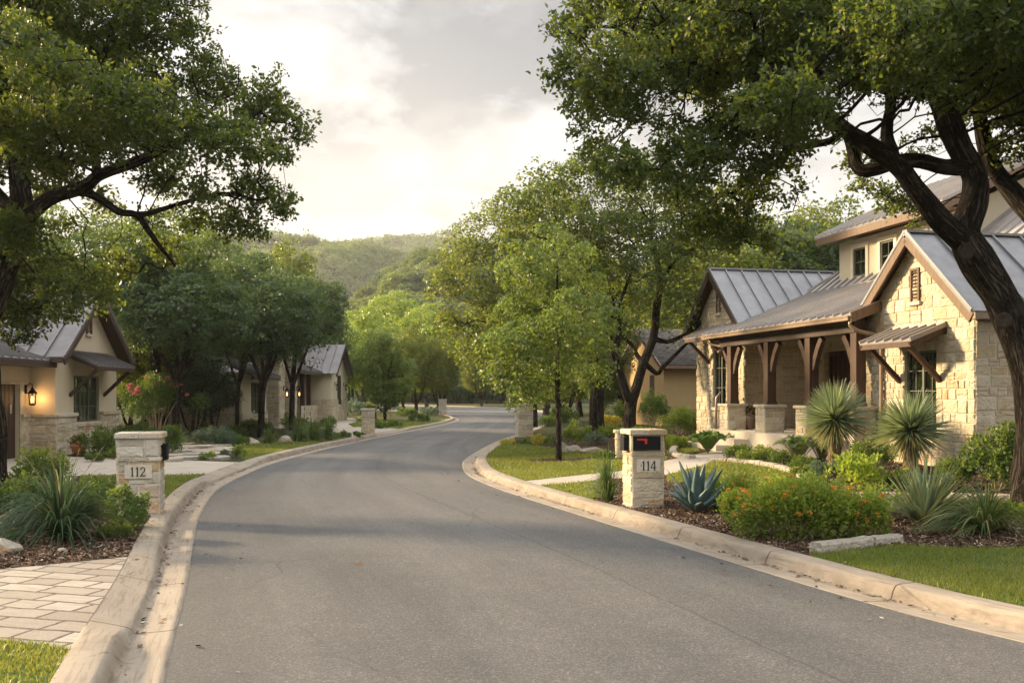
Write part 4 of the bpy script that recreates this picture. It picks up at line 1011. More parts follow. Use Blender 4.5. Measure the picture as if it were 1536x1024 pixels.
# ------------------------------------------------------------------ house 112 (mirror: street face at +x)
def house_left():
    t = thing('stucco_house', 'tan stucco house with pale stone wainscot, lit lantern and bronze awning on the near left', 'house', (-12.1, 26.5, 0), R(2.3))
    L = 4.55; zw = 3.02; sl = .72; zap = zw+L/2*sl; g = .05
    def sface(mb, O, U, Nn, shape, ops):
        O = np.array(O, float); U = np.array(U, float); Nn = np.array(Nn, float); Z = np.array([0, 0, 1.])
        xs = [p[0] for p in shape]; ys = [p[1] for p in shape]; todo = [(min(xs), max(xs), min(ys), max(ys))]
        for o in ops: todo = [d for c in todo for d in minus(c, o)]
        for a, b, c, d in todo:
            cell = clip_convex([(a, c), (b, c), (b, d), (a, d)], shape)
            if len(cell) > 2: mb.prism([O+U*x+Z*y for x, y in cell], -Nn*.12)
    w0, w1, wz0, wz1 = 1.22, 3.1, 1.06, 2.36
    s = MB(); sh = [(0, g-.3), (L, g-.3), (L, zw), (L/2, zap), (0, zw)]
    sface(s, (0, 0, 0), (0, 1, 0), (1, 0, 0), sh, [(w0, w1, wz0, wz1)])
    s.prism([(-.68, 0, -.1), (-.121, 0, -.1), (-.121, 0, zw), (-.68, 0, zw)], (0, .12, 0))
    s.prism([(-8, L-.12, 0), (-.121, L-.12, 0), (-.121, L-.12, zw), (-8, L-.12, zw)], (0, .12, 0))
    s.build('wall', M['stucco'], t)
    zs = 1.24; m = MB()
    stone_face(m, (.07, 0, 0), (0, 1, 0), (1, 0, 0), [(-.07, g-.2), (L, g-.2), (L, zs), (-.07, zs)], 600, [(w0-.0, w1+.0, wz0-.12, 3)], hs=(.16, .3), ws=(.22, .55), depth=.022, fine=1.2)
    stone_face(m, (-.68, -.07, 0), (1, 0, 0), (0, -1, 0), [(0, g-.2), (.75, g-.2), (.75, zs), (0, zs)], 620, hs=(.16, .3), ws=(.22, .55), depth=.022)
    stone_face(m, (.07, L+.05, 0), (-1, 0, 0), (0, 1, 0), [(0, g-.2), (1.0, g-.2), (1.0, zs), (0, zs)], 630)
    m.box(-.0, .069, -.069, w0, g-.2, zs-.01, 1); m.box(-.0, .069, w1, L, g-.2, zs-.01, 1)
    m.build('stone_wainscot', [M['limestone'], M['mortar']], t)
    c = MB(); cap_slabs(c, .0, .14, -.13, w0, zs, zs+.09, 1, 5); cap_slabs(c, .0, .14, w1, L+.06, zs, zs+.09, 1, 6); cap_slabs(c, -.70, .0, -.13, .0, zs, zs+.09, 1, 7); cap_slabs(c, .0, .13, w0-.02, w1+.02, wz0-.12, wz0-.03, 3, 8)
    c.build('stone_ledge', [M['limestone']], t)
    window(t, (0, w0, wz0), (0, 1, 0), (1, 0, 0), w1-w0, wz1-wz0, 3, 3)
    awning(t, .72, 3.7, 3.0, 2.62, .85, M['metal_roof_dark'], M['dark_wood'], x=.0, sgn=1)
    louvre(t, L/2, 3.62, .28, .52, x=0, sgn=1)
    # gable roof, ridge along x away from the street
    ym = L/2; zr = zap+.10; oh = .42; ohf = .42; ze = zr-(ym+oh)*sl; mb = MB()
    roof_plane(mb, [(ohf, -oh, ze), (ohf, ym, zr), (-8, ym, zr), (-8, -oh, ze)], .52); roof_plane(mb, [(ohf, ym, zr), (ohf, L+oh, ze), (-8, L+oh, ze), (-8, ym, zr)], .52)
    mb.beam((ohf, ym, zr+.015), (-8, ym, zr+.015), .16, .05); mb.build('gable_roof', M['metal_roof_dark'], t)
    for yy, s_ in ((-oh, 1), (L+oh, -1)):
        w = MB(); w.beam((ohf-.03, yy, ze-.13), (ohf-.03, ym, zr-.13), .05, .19, (0, -s_*sl, 1)); w.build('bargeboard', M['dark_wood'], t)
        w = MB(); w.prism([(.0, yy, ze-.075), (.0, ym, zr-.075), (ohf-.06, ym, zr-.075), (ohf-.06, yy, ze-.075)], (0, 0, .02)); w.build('soffit', M['dark_wood'], t)
    gt = MB(); gt.box(-8, ohf-.02, -oh-.09, -oh+.02, ze-.14, ze-.03); gt.box(-8, ohf-.07, -oh+.02, 0, ze-.145, ze-.13); gt.build('gutter', M['dark_wood'], t)
    # garage wing towards the viewer
    s = MB(); xg = -.68; s.box(xg-.12, xg, -.6, -.0, -.1, 2.62); s.box(xg-.12, xg, -9, -.6, 2.1, 2.62); s.box(xg-.12, xg, -9, -3.5, -.1, 2.1); s.build('garage_wall', M['stucco'], t)
    m = MB(); stone_face(m, (xg+.04, -.50, 0), (0, 1, 0), (1, 0, 0), [(0, g-.2), (.43, g-.2), (.43, zs), (0, zs)], 650); stone_face(m, (xg-.1, -.50, 0), (1, 0, 0), (0, -1, 0), [(0, g-.2), (.14, g-.2), (.14, zs), (0, zs)], 651); cap_slabs(m, xg, xg+.1, -.54, -.13, zs, zs+.09, 1, 9); m.build('stone_wainscot', [M['limestone'], M['mortar']], t)
    d = MB(); d.box(xg-.16, xg-.10, -3.5, -.6, .1, 2.1)
    for k in range(12): d.box(xg-.10, xg-.08, -3.5+k*.23, -3.5+k*.23+.2, .1, 2.1)
    dd = d.build('garage_door', M['dark_wood'], t)
    b = MB(); b.box(xg-.08, xg-.06, -.95, -.88, 1.35, 1.58); b.build('keypad', M['frame_tan'], dd)
    b = MB(); b.box(xg-.0, xg+.03, -.6, -.53, .1, 2.17); b.box(xg-.0, xg+.03, -3.6, -.6, 2.1, 2.17); b.build('door_frame', M['frame_tan'], dd)
    mb = MB(); roof_plane(mb, [(xg+.75, -9, 2.72), (xg+.75, -.1, 2.72), (-4.8, -.1, 4.3), (-4.8, -9, 4.3)], .42); mb.build('garage_roof', M['metal_roof_dark'], t)
    w = MB(); w.box(xg+.68, xg+.76, -9, -.08, 2.54, 2.68); w.box(xg, xg+.68, -9, -.08, 2.56, 2.58); w.build('fascia', M['dark_wood'], t)
    mb = MB(); roof_plane(mb, [(-4, -9, 3.6), (-4, 8, 3.6), (-8.5, 8, 6.2), (-8.5, -9, 6.2)], .5); roof_plane(mb, [(-8.5, -9, 6.2), (-8.5, 8, 6.2), (-13, 8, 3.6), (-13, -9, 3.6)], .5); mb.build('roof', M['metal_roof_dark'], t)
    mb = MB(); mb.box(-12.5, -4.3, -8.5, 7.5, 0, 3.7); mb.build('back_wall', M['stucco'], t)
    lantern(t, (xg, -.24, 1.72), (1, 0, 0), 'wall_lantern', True, 1.15)
house_left()

# ------------------------------------------------------------------ third house, further along on the left
def house_far():
    t = thing('cottage', 'pale stone and cream stucco house with twin lanterns beyond the trees on the left', 'house', (-11.35, 43.5, 0), R(0))
    def SB(x0, x1, y0, y1, z0, z1, name, mat): m = MB(); m.box(x0, x1, y0, y1, z0, z1); return m.build(name, mat, t)
    # near wing with window
    st_ = MB(); stone_face(st_, (.05, -1.5, 0), (0, 1, 0), (1, 0, 0), [(0, -.1), (4.2, -.1), (4.2, 1.05), (0, 1.05)], 700, [(1.5, 3.3, .85, 3)], fine=.6); stone_face(st_, (-4, -1.55, 0), (1, 0, 0), (0, -1, 0), [(0, -.1), (4.05, -.1), (4.05, 1.05), (0, 1.05)], 705, fine=.6)
    st_.build('stone_wainscot', ST(), t)
    s = MB()
    for c in minus((-1.5, 2.7, .9, 2.75), (.0, 1.8, .95, 2.35)): s.box(-.12, 0, *c)
    s.box(-4, -.121, -1.5, -1.38, .9, 2.75); s.build('wall', M['stucco_cream'], t)
    window(t, (0, 0, .95), (0, 1, 0), (1, 0, 0), 1.8, 1.4, 3, 2, blinds=False)
    mb = MB(); roof_plane(mb, [(.6, -1.9, 2.62), (.6, 3.0, 2.62), (-3.6, 3.0, 4.3), (-3.6, -1.9, 4.3)], .42); roof_plane(mb, [(-3.6, -1.9, 4.3), (-3.6, 3.0, 4.3), (-7.8, 3, 2.6), (-7.8, -1.9, 2.6)], .42); mb.build('roof', M['metal_roof_dark'], t)
    w = MB(); w.box(.52, .6, -1.9, 3.0, 2.45, 2.6); w.build('fascia', M['dark_wood'], t)
    # stone entry piers with lanterns
    for k, y in enumerate((4.3, 7.1)):
        m = MB(); stone_box(m, -.9, .35, y-.55, y+.55, -.1, 3.6, 720+k*9, fine=.6); m.build('entry_pier', ST(), t)
        lantern(t, (.37, y+.2, 1.85), (1, 0, 0), 'wall_lantern', False, 1.15)
    m = MB(); stone_face(m, (.36, 3.75, 0), (0, 1, 0), (1, 0, 0), [(0, 3.6), (3.9, 3.6), (3.9, 3.75), (1.95, 5.1), (0, 3.75)], 760, fine=.6); m.build('entry_gable', ST(), t)
    m = MB(); m.box(-.6, -.5, 4.85, 6.55, 0, 2.9); m.build('door', M['dark_wood'], t)
    mb = MB(); roof_plane(mb, [(.7, 3.35, 3.5), (.7, 5.7, 5.3), (-4, 5.7, 5.3), (-4, 3.35, 3.5)], .45); roof_plane(mb, [(.7, 5.7, 5.3), (.7, 8.05, 3.5), (-4, 8.05, 3.5), (-4, 5.7, 5.3)], .45); mb.build('entry_roof', M['metal_roof_dark'], t)
    w = MB(); w.beam((.68, 3.35, 3.38), (.68, 5.7, 5.18), .06, .18, (0, -.7, 1)); w.beam((.68, 5.7, 5.18), (.68, 8.05, 3.38), .06, .18, (0, .7, 1)); w.build('bargeboard', M['dark_wood'], t)
    # recessed porch
    SB(-1.7, -1.58, 8, 14.5, .1, 3.3, 'porch_wall', M['stucco_cream'])
    for y in (8.9, 10.6, 12.3): SB(-.1, .12, y-.12, y+.12, .2, 3.0, 'porch_post', M['dark_wood'])
    m = MB(); stone_face(m, (.1, 9.8, 0), (0, 1, 0), (1, 0, 0), [(0, .1), (4.6, .1), (4.6, 1.2), (0, 1.2)], 780, fine=.6); m.build('porch_parapet', ST(), t)
    mb = MB(); roof_plane(mb, [(.5, 7.6, 3.05), (.5, 14.4, 3.05), (-3.5, 14.4, 4.6), (-3.5, 7.6, 4.6)], .3); mb.build('porch_roof', M['metal_roof_dark'], t)
    w = MB(); w.box(.42, .52, 7.6, 14.4, 2.88, 3.03); w.build('fascia', M['dark_wood'], t)
    # end gable
    y0, L = 14.3, 5.2; x = .9; z0, zw, sl = .2, 3.15, .60
    s = MB()
    for a, b, c, d in minus((0, L, z0, zw), (2.0, 3.25, 1.2, 2.95)): s.box(x-.12, x, y0+a, y0+b, c, d)
    s.prism([(x-.12, y0, zw), (x-.12, y0+L, zw), (x-.12, y0+L/2, zw+L/2*sl)], (.12, 0, 0)); s.box(x-5, x-.121, y0, y0+.12, z0, zw); s.build('wall', M['stucco_cream'], t)
    window(t, (x, y0+2.0, 1.2), (0, 1, 0), (1, 0, 0), 1.25, 1.75, 2, 2, blinds=False)
    m = MB(); stone_face(m, (x+.05, y0, 0), (0, 1, 0), (1, 0, 0), [(-.05, 0), (L, 0), (L, 1.55), (-.05, 1.55)], 790, [(2.0, 3.25, 1.1, 3)], fine=.6); stone_face(m, (x-1.2, y0-.05, 0), (1, 0, 0), (0, -1, 0), [(0, 0), (1.25, 0), (1.25, 1.55), (0, 1.55)], 795, fine=.6); m.build('stone_wainscot', ST(), t)
    mb = MB(); zr = zw+L/2*sl+.1; oh = .4; ze = zr-(L/2+oh)*sl; ym = y0+L/2
    roof_plane(mb, [(x+.4, y0-oh, ze), (x+.4, ym, zr), (x-7, ym, zr), (x-7, y0-oh, ze)], .5); roof_plane(mb, [(x+.4, ym, zr), (x+.4, y0+L+oh, ze), (x-7, y0+L+oh, ze), (x-7, ym, zr)], .5); mb.build('gable_roof', M['metal_roof_dark'], t)
    w = MB(); w.beam((x+.38, y0-oh, ze-.12), (x+.38, ym, zr-.12), .06, .18, (0, -.7, 1)); w.beam((x+.38, ym, zr-.12), (x+.38, y0+L+oh, ze-.12), .06, .18, (0, .7, 1)); w.build('bargeboard', M['dark_wood'], t)
    louvre(t, ym, zw+.7, .3, .55, x=x, sgn=1)
    for y in (y0+1.1, y0+4.2): lantern(t, (x, y, 2.2), (1, 0, 0), 'wall_lantern', False, 1.0, M['cushion'])
house_far()

def house_back():
    t = thing('bungalow', 'golden stucco house with dark shingled roof glimpsed behind the oak trunks', 'house', (6.75, 44.5, .4), R(14))
    L = 5; mb = MB(); mb.prism([(0, 0, 0), (0, L, 0), (0, L, 2.9), (0, L/2, 4.3), (0, 0, 2.9)], (.15, 0, 0)); mb.box(.151, 9, 0, .15, 0, 2.9); mb.build('wall', M['stucco_gold'], t)
    V = np.array([(-.4, -.5, 2.72), (9.5, -.5, 2.72), (9.5, L/2, 4.5), (-.4, L/2, 4.5), (-.4, L+.5, 2.72), (9.5, L+.5, 2.72)]); F = np.array([(0, 1, 2, 3), (3, 2, 5, 4)])
    UV = np.array([(0, 0), (9.9, 0), (9.9, 3.5), (0, 3.5), (0, 0), (9.9, 0)], float)
    o = np_mesh('roof', V, F, M['shingle'], t, uv=UV); sm_ = o.modifiers.new('solid', 'SOLIDIFY'); sm_.thickness = .08
    w = MB(); w.beam((-.36, -.5, 2.62), (-.36, L/2, 4.38), .06, .18, (0, -.6, 1)); w.beam((-.36, L/2, 4.38), (-.36, L+.5, 2.62), .06, .18, (0, .6, 1)); w.box(-.3, 9.4, -.5, -.44, 2.56, 2.7); w.build('fascia', M['trim_wood'], t)
    w = MB(); w.box(-.03, 0, 1.1, 1.6, 1.1, 2.3); w.build('window', M['dark_wood'], t)
house_back()
# ------------------------------------------------------------------ foliage
def leaf_template(n, rad, L, wd_, rng, flat=.75, twigs=6):
    """leaves set along short twigs radiating from a shoot tip; returns (n,4,3)"""
    per = max(1, n//twigs); out = []
    for k in range(twigs):
        d = rng.normal(size=3); d[2] = d[2]*flat+.15; d /= np.linalg.norm(d); ln = rad*rng.uniform(.6, 1.1)
        for i in range(per):
            s = (i+.6)/per; p = d*ln*s+rng.normal(size=3)*rad*.10
            o = d*.5+rng.normal(size=3)*.75; o[2] -= .05; o /= np.linalg.norm(o)
            w = np.cross(o, rng.normal(size=3)); w /= np.linalg.norm(w)+1e-9; nn = np.cross(o, w)
            l = L*rng.uniform(.7, 1.25); ww = wd_*rng.uniform(.8, 1.2)
            out.append([p, p+o*l*.45+w*ww+nn*ww*.35, p+o*l, p+o*l*.5-w*ww+nn*ww*.35])
    return np.array(out)
def puff_template(n, rad, L, wd_, rng, flat=.72):
    """a rounded spray: leaves laid over a small dome, faces turned outward"""
    d = rng.normal(size=(n, 3)); d[:, 2] += .75; d /= np.linalg.norm(d, axis=1)[:, None]
    P = d*rad*rng.uniform(.72, 1.05, (n, 1))*np.array([1, 1, flat])
    nn = d+rng.normal(size=(n, 3))*.36; nn /= np.linalg.norm(nn, axis=1)[:, None]
    o = rng.normal(size=(n, 3)); o -= nn*(o*nn).sum(1)[:, None]; o /= np.linalg.norm(o, axis=1)[:, None]; o = o+d*.35; w = np.cross(o, nn); w /= np.linalg.norm(w, axis=1)[:, None]
    l = L*rng.uniform(.65, 1.25, (n, 1)); ww = wd_*rng.uniform(.8, 1.25, (n, 1))
    return np.stack([P, P+o*l*.45+w*ww, P+o*l-nn*l*.15, P+o*l*.5-w*ww], 1)
def place_clusters(P, tmpl, rng, smin=.75, smax=1.25, tilt=.5):
    """random yaw + tilt + size of a random template at each point"""
    out = []
    K = len(tmpl); pick = rng.integers(0, K, len(P))
    for k in range(K):
        Q = P[pick == k]; m = len(Q)
        if not m: continue
        yaw = rng.uniform(0, 2*math.pi, m); tx = rng.normal(0, tilt, m); s = rng.uniform(smin, smax, m)
        c, s_ = np.cos(yaw), np.sin(yaw); ct, st = np.cos(tx), np.sin(tx)
        Rz = np.zeros((m, 3, 3)); Rz[:, 0, 0] = c; Rz[:, 0, 1] = -s_; Rz[:, 1, 0] = s_; Rz[:, 1, 1] = c; Rz[:, 2, 2] = 1
        Rx = np.zeros((m, 3, 3)); Rx[:, 0, 0] = 1; Rx[:, 1, 1] = ct; Rx[:, 1, 2] = -st; Rx[:, 2, 1] = st; Rx[:, 2, 2] = ct
        T = (Rz@Rx)*s[:, None, None]
        L = tmpl[k]; V = np.einsum('mij,lvj->mlvi', T, L)+Q[:, None, None, :]
        out.append(V.reshape(-1, 4, 3))
    return np.concatenate(out)
def leaf_mesh(name, Lv, mat, parent, tris=False):
    n = len(Lv); i = np.arange(n)*4
    return np_mesh(name, Lv.reshape(-1, 3), np.column_stack([i, i+1, i+2, i+3]), M[mat] if isinstance(mat, str) else mat, parent)
def crown_points(blobs, spacing, rng, flat=.8, shell=.35, hole_=.42):
    """points filling a union of ellipsoids, denser to the outside, kept at least `spacing` apart"""
    pts = []
    for c, r in blobs:
        n = int(14*(r/spacing)**2.6)+6
        d = rng.normal(size=(n, 3)); d /= np.linalg.norm(d, axis=1)[:, None]
        rr = (shell+(1-shell)*rng.random(n)**.6)*r*rng.uniform(.82, 1.12, n)
        p = np.array(c)+d*rr[:, None]*np.array([1, 1, flat]); pts.append(p)
    P = np.concatenate(pts); rng.shuffle(P)
    # grid-hash thinning
    key = np.floor(P/spacing).astype(np.int64); _, idx = np.unique(key, axis=0, return_index=True)
    P = P[idx]
    hole = np.sin(P[:, 0]*2.1+1.3*P[:, 2])*np.sin(P[:, 1]*1.9+.7)*np.sin(P[:, 2]*2.7+P[:, 0])
    return P[(hole < hole_) | (rng.random(len(P)) < (.35 if hole_ > .3 else .12))]
def colonize(seeds, att, step, kill, iters=160, grav=0.0, rng=None):
    """seeds: list of (pos, parent). returns node positions and parents"""
    N = [np.array(s[0], float) for s in seeds]; Pn = [s[1] for s in seeds]
    att = att.copy(); base = np.array(N)
    D = np.full(len(att), 1e9); I = np.zeros(len(att), int)
    def upd(start):
        nonlocal D, I
        for j in range(start, len(N)):
            d = np.linalg.norm(att-N[j], axis=1); k = d < D; D[k] = d[k]; I[k] = j
    upd(0); alive = np.ones(len(att), bool); alive &= D > kill
    for it in range(iters):
        if not alive.any(): break
        start = len(N); idx = I[alive]; A = att[alive]
        order = np.argsort(idx); idx = idx[order]; A = A[order]
        u, first = np.unique(idx, return_index=True)
        for q, j in enumerate(u):
            a = A[first[q]:(first[q+1] if q+1 < len(u) else len(A))]; d = a-N[j]; dn = np.linalg.norm(d, axis=1); v = (d/dn[:, None]).mean(0)
            v += rng.normal(size=3)*.22; v[2] += grav; nv = np.linalg.norm(v)
            if nv < 1e-6: continue
            N.append(N[j]+v/nv*min(step, dn.min()+.05)); Pn.append(j)
        if len(N) == start: break
        upd(start); alive &= D > kill
        if len(N) > 9000: break
    return np.array(N), Pn
def branch_mesh(name, N, Pn, R0, parent, tip=.006, power=2.3, thick_sides=12, rmax=None, limit=.0, seed=0):
    n = len(N); kids = [[] for _ in range(n)]
    for i, p in enumerate(Pn):
        if p >= 0: kids[p].append(i)
    rad = np.zeros(n)
    for i in range(n-1, -1, -1):
        rad[i] = tip if not kids[i] else sum(rad[k]**power for k in kids[i])**(1/power)
    top = rad[0]; rad *= 1.0
    rad = np.maximum(rad, R0 if R0 is not None else 0)
    if rmax: rad = np.where(R0 > 0, rad, np.minimum(rad, rmax))
    V = []; F = []; UV = []; rs = np.random.default_rng(seed); vb = 0
    lens = np.zeros(n)
    for i in range(n):
        if Pn[i] >= 0: lens[i] = lens[Pn[i]]+np.linalg.norm(N[i]-N[Pn[i]])
    starts = [(i, -1) for i in range(n) if Pn[i] < 0]
    stack = starts
    while stack:
        i, par = stack.pop(); chain = ([par] if par >= 0 else [])+[i]; cur = i
        while kids[cur]:
            ks = sorted(kids[cur], key=lambda k: -rad[k])
            for k in ks[1:]: stack.append((k, cur))
            cur = ks[0]; chain.append(cur)
        if len(chain) < 2: continue
        r = rad[chain].copy()
        if par >= 0: r[0] = min(r[0], r[1]*1.35)
        if r.max() < limit: continue
        P = N[chain]; k = len(P); sides = thick_sides if r.max() > .07 else (7 if r.max() > .03 else (4 if r.max() > .012 else 3))
        if r.max() > .05 and k > 2:      # smooth the thick chains
            tt = np.arange(k); q = np.linspace(0, k-1, (k-1)*3+1)
            Ps = spline3(P, q); r = np.interp(q, tt, r); ll = np.interp(q, tt, lens[chain]); P = Ps; k = len(P)
        else: ll = lens[chain]
        T = np.gradient(P, axis=0); T /= np.linalg.norm(T, axis=1)[:, None]+1e-9
        ref = np.array([1., .2, .1]); ref -= T[0]*ref.dot(T[0]); ref /= np.linalg.norm(ref)
        vs = np.zeros((k, sides+1, 3)); uv = np.zeros((k, sides+1, 2)); an = np.linspace(0, 2*math.pi, sides+1); ca, sa = np.cos(an), np.sin(an)
        for j in range(k):
            a = ref-T[j]*ref.dot(T[j]); a /= np.linalg.norm(a)+1e-9; ref = a; b = np.cross(T[j], a)
            rr = r[j]
            if sides >= 12: rrr = rr*(1+.07*np.sin(an*3+ll[j]*2.1)+.05*np.sin(an*5-ll[j]*3.3)+.05*np.sin(an*2+ll[j]*5.7))
            else: rrr = rr
            vs[j] = P[j]+(ca*rrr)[:, None]*a+(sa*rrr)[:, None]*b; uv[j, :, 0] = np.linspace(0, max(1, round(rr*12)), sides+1); uv[j, :, 1] = ll[j]
        V.append(vs.reshape(-1, 3)); UV.append(uv.reshape(-1, 2)); s1 = sides+1
        ii = (np.arange(k-1)[:, None]*s1+np.arange(sides)[None]).ravel()+vb; F.append(np.column_stack([ii, ii+1, ii+s1+1, ii+s1])); vb += k*s1
    return np_mesh(name, np.concatenate(V), np.concatenate(F), M['bark'], parent, True, uv=np.concatenate(UV)), rad
def spline3(P, q):
    k = len(P); i = np.clip(q.astype(int), 0, k-2); t = (q-i)[:, None]
    g = lambda j: P[np.clip(j, 0, k-1)]
    p0, p1, p2, p3 = g(i-1), g(i), g(i+1), g(i+2)
    return .5*(2*p1+(p2-p0)*t+(2*p0-5*p1+4*p2-p3)*t*t+(3*p1-p0-3*p2+p3)*t**3)

def tree(name, label, loc, limbs, blobs, leafm, seed, spacing=.3, nleaf=54, crad=.3, L=.062, wd_=.016, step=.28, flat=.8, group=None, cat='tree', tip=.006, rmax=.09, sides=14, kill=None, limit=0., shell=.35, grav=0., density=1., hole=.42, puff=False, clump=0):
    """limbs: list of polylines of (x,y,z,r) in the tree's own frame, first one is the trunk"""
    rng = np.random.default_rng(seed); t = thing(name, label, cat, tuple(loc), 0, group)
    seeds = []; R0 = []
    for li, pl in enumerate(limbs):
        P = np.array([p[:3] for p in pl], float); r = np.array([p[3] for p in pl]); L_ = np.linalg.norm(np.diff(P, axis=0), axis=1).sum()
        k = max(2, int(L_/step)+1); q = np.linspace(0, len(P)-1, k); S = spline3(P, q); rr = np.interp(q, np.arange(len(P)), r)
        if li == 0: par = -1; s0 = 0
        else:
            d = np.linalg.norm(np.array([s[0] for s in seeds])-S[0], axis=1); par = int(np.argmin(d)); s0 = 1 if d.min() < step*.8 else 0
        for j in range(s0, k):
            seeds.append((S[j], par)); R0.append(rr[j]); par = len(seeds)-1
    A = crown_points(blobs, spacing, rng, flat, shell, hole)
    N, Pn = colonize(seeds, A, step, kill or spacing*.9, rng=rng, grav=grav)
    R0 = np.concatenate([R0, np.zeros(len(N)-len(R0))])
    tr, rad = branch_mesh('trunk', N, Pn, R0, t, tip, 2.3, sides, rmax, limit, seed)
    if density < 1: A = A[rng.random(len(A)) < density]
    if puff:
        key = np.floor((A+rng.uniform(0, 1, 3))/(crad*1.4)).astype(np.int64); _, ix = np.unique(key, axis=0, return_index=True); A = A[ix]
        Lv = place_clusters(A, [puff_template(nleaf, crad, L, wd_, rng) for _ in range(8)], rng, .5, 1.3, .3)
        B = A+rng.normal(size=A.shape)*crad*.8; B = B[rng.random(len(B)) < .6]
        Lv = np.concatenate([Lv, place_clusters(B, [leaf_template(int(nleaf*.16), crad*1.1, L, wd_, rng, 1.1, 4) for _ in range(6)], rng, .7, 1.4)])
    else:
        if clump:      # leaf sprays gather in separate clumps with open air between them
            key = np.floor((A+rng.uniform(0, 1, 3))/clump).astype(np.int64); _, ix = np.unique(key, axis=0, return_index=True); Cn = A[ix]; Rn = clump*rng.uniform(.34, .70, len(Cn)); kp = np.zeros(len(A), bool)
            for c_, r_ in zip(Cn, Rn): kp |= ((A-c_)**2*np.array([1, 1, 1.7])).sum(1) < r_*r_
            A = A[kp | (rng.random(len(A)) < .22)]
        Lv = place_clusters(A, [leaf_template(nleaf, crad, L, wd_, rng) for _ in range(7)], rng)
    c = leaf_mesh('crown', Lv, leafm, t)
    print(name, 'att', len(A), 'nodes', len(N), 'leaves', len(Lv))
    return t

def from_photo(base, D0, items):
    """measured points (px,py,extra) at distance D0 -> tree frame"""
    return [tuple(W(px, py, D0+dd)-base)+tuple(rest) for px, py, dd, *rest in items]
def blobs_at(base, D0, items, rng, back=None, rs=1.0):
    out = []
    for it in items:
        px, py, r = it[:3]; dd = it[3] if len(it) > 3 else rng.uniform(-1.6, 1.8)
        out.append((W(px, py, D0+dd)-base, r/FPX*D0*rs))
    for px, py, r, dd in (back or []): out.append((W(px, py, D0+dd)-base, r/FPX*D0))
    return out

rg = np.random.default_rng(3)
# --- great oak on the right
D3 = 13.6; b3 = np.array([W(1552, 700, D3)[0], D3, h1(W(1552, 700, D3)[0], D3)-.05])
bl3 = [(865, 40, 40, .3), (850, 112, 34, .2), (895, 150, 45, .6), (930, 55, 65), (885, 190, 32, 0), (900, 235, 28, .4), (950, 130, 70), (1000, 50, 85), (965, 220, 50), (930, 250, 35), (1040, 165, 75), (1060, 65, 90), (1030, 250, 52), (1120, 120, 95), (1140, 25, 100), (1130, 215, 65, -.5),
       (1035, 305, 42, .9), (1070, 335, 42, 1.1), (1105, 350, 36, .8), (1120, 300, 50, 1.), (1160, 330, 34, 1.2), (1165, 280, 44, .8), (1030, 345, 22, .8), (1150, 365, 20, 1.), (1200, 100, 95, -1), (1240, 25, 110), (1225, 180, 60, -1), (1300, 120, 85, -1.2), (1330, 40, 110),
       (1300, 285, 26, 1.5), (1345, 300, 34, 1.6), (1380, 330, 22, 1.7), (1290, 245, 28, 1.2), (1400, 100, 80, -1), (1430, 20, 120), (1385, 215, 34, 1.4), (1500, 110, 90, .8), (1525, 215, 46, 1.2), (1530, 25, 110), (1450, 160, 40, 1.5),
       (1625, 120, 130), (1660, 250, 80), (1600, 0, 150), (1720, 100, 120, 1), (1100, -80, 120), (1300, -100, 150), (950, -30, 80), (1500, -130, 150), (1700, -80, 150, 0), (1200, 60, 80, 2.6), (1400, 60, 90, 2.8), (1050, 100, 60, 2.4), (1550, 60, 120, 3), (1180, 150, 60, -2.2), (1350, 50, 80, -2.6), (1500, -20, 110, -2.6)]
lim3 = [[(1556, 790, 0, .36), (1550, 740, 0, .27), (1550, 640, 0, .22), (1543, 570, 0, .215), (1526, 500, 0, .23), (1500, 440, 0, .235), (1466, 390, 0, .24), (1446, 350, .05, .20), (1458, 310, .2, .175), (1462, 265, .3, .165), (1440, 220, .3, .16), (1420, 170, .2, .165), (1398, 110, .1, .14), (1390, 50, 0, .12), (1400, -30, -.2, .09), (1380, -110, -.3, .05)],
        [(1440, 360, 0, .16), (1405, 325, -.25, .14), (1372, 280, -.4, .13), (1345, 245, -.5, .12), (1300, 215, -.6, .12), (1268, 195, -.7, .10), (1225, 160, -.8, .08), (1170, 120, -.9, .07), (1110, 95, -.8, .05)],
        [(1446, 262, .3, .12), (1410, 248, .2, .10), (1360, 240, .1, .095), (1322, 252, .1, .09), (1292, 255, .2, .085), (1280, 235, .3, .08), (1272, 205, .3, .06), (1240, 185, .4, .05)],
        [(1600, 420, .8, .17), (1560, 340, 1.2, .15), (1520, 290, 1.4, .14), (1488, 248, 1.4, .12), (1472, 190, 1.4, .10), (1466, 120, 1.2, .08), (1480, 40, 1., .05)],
        [(1345, 245, -.5, .09), (1330, 200, -.4, .08), (1335, 140, -.2, .07), (1300, 70, 0, .06), (1270, 10, .1, .045)],
        [(1400, 110, .1, .09), (1330, 70, .5, .08), (1260, 55, .7, .07), (1175, 95, .8, .065), (1130, 85, .9, .055), (1060, 110, .8, .045), (990, 100, .7, .03)],
        [(1272, 205, .3, .06), (1230, 215, .5, .05), (1190, 225, .7, .045), (1150, 255, .9, .035), (1100, 290, 1, .025)],
        [(1540, 620, 0, .15), (1600, 560, .6, .16), (1640, 480, .8, .15), (1600, 420, .8, .15)]]
lim3 = lim3[:3]+[lim3[7], lim3[3]]+lim3[4:7]
oak3 = tree('oak_tree', 'great dark-barked oak arching over the stone house from the right edge', b3, [from_photo(b3, D3, l) for l in lim3], blobs_at(b3, D3, bl3, rg, rs=1.06), 'oak_leaf_near', 31, spacing=.20, nleaf=52, clump=1.05, hole=.3, crad=.22, L=.068, wd_=.0185, step=.26)
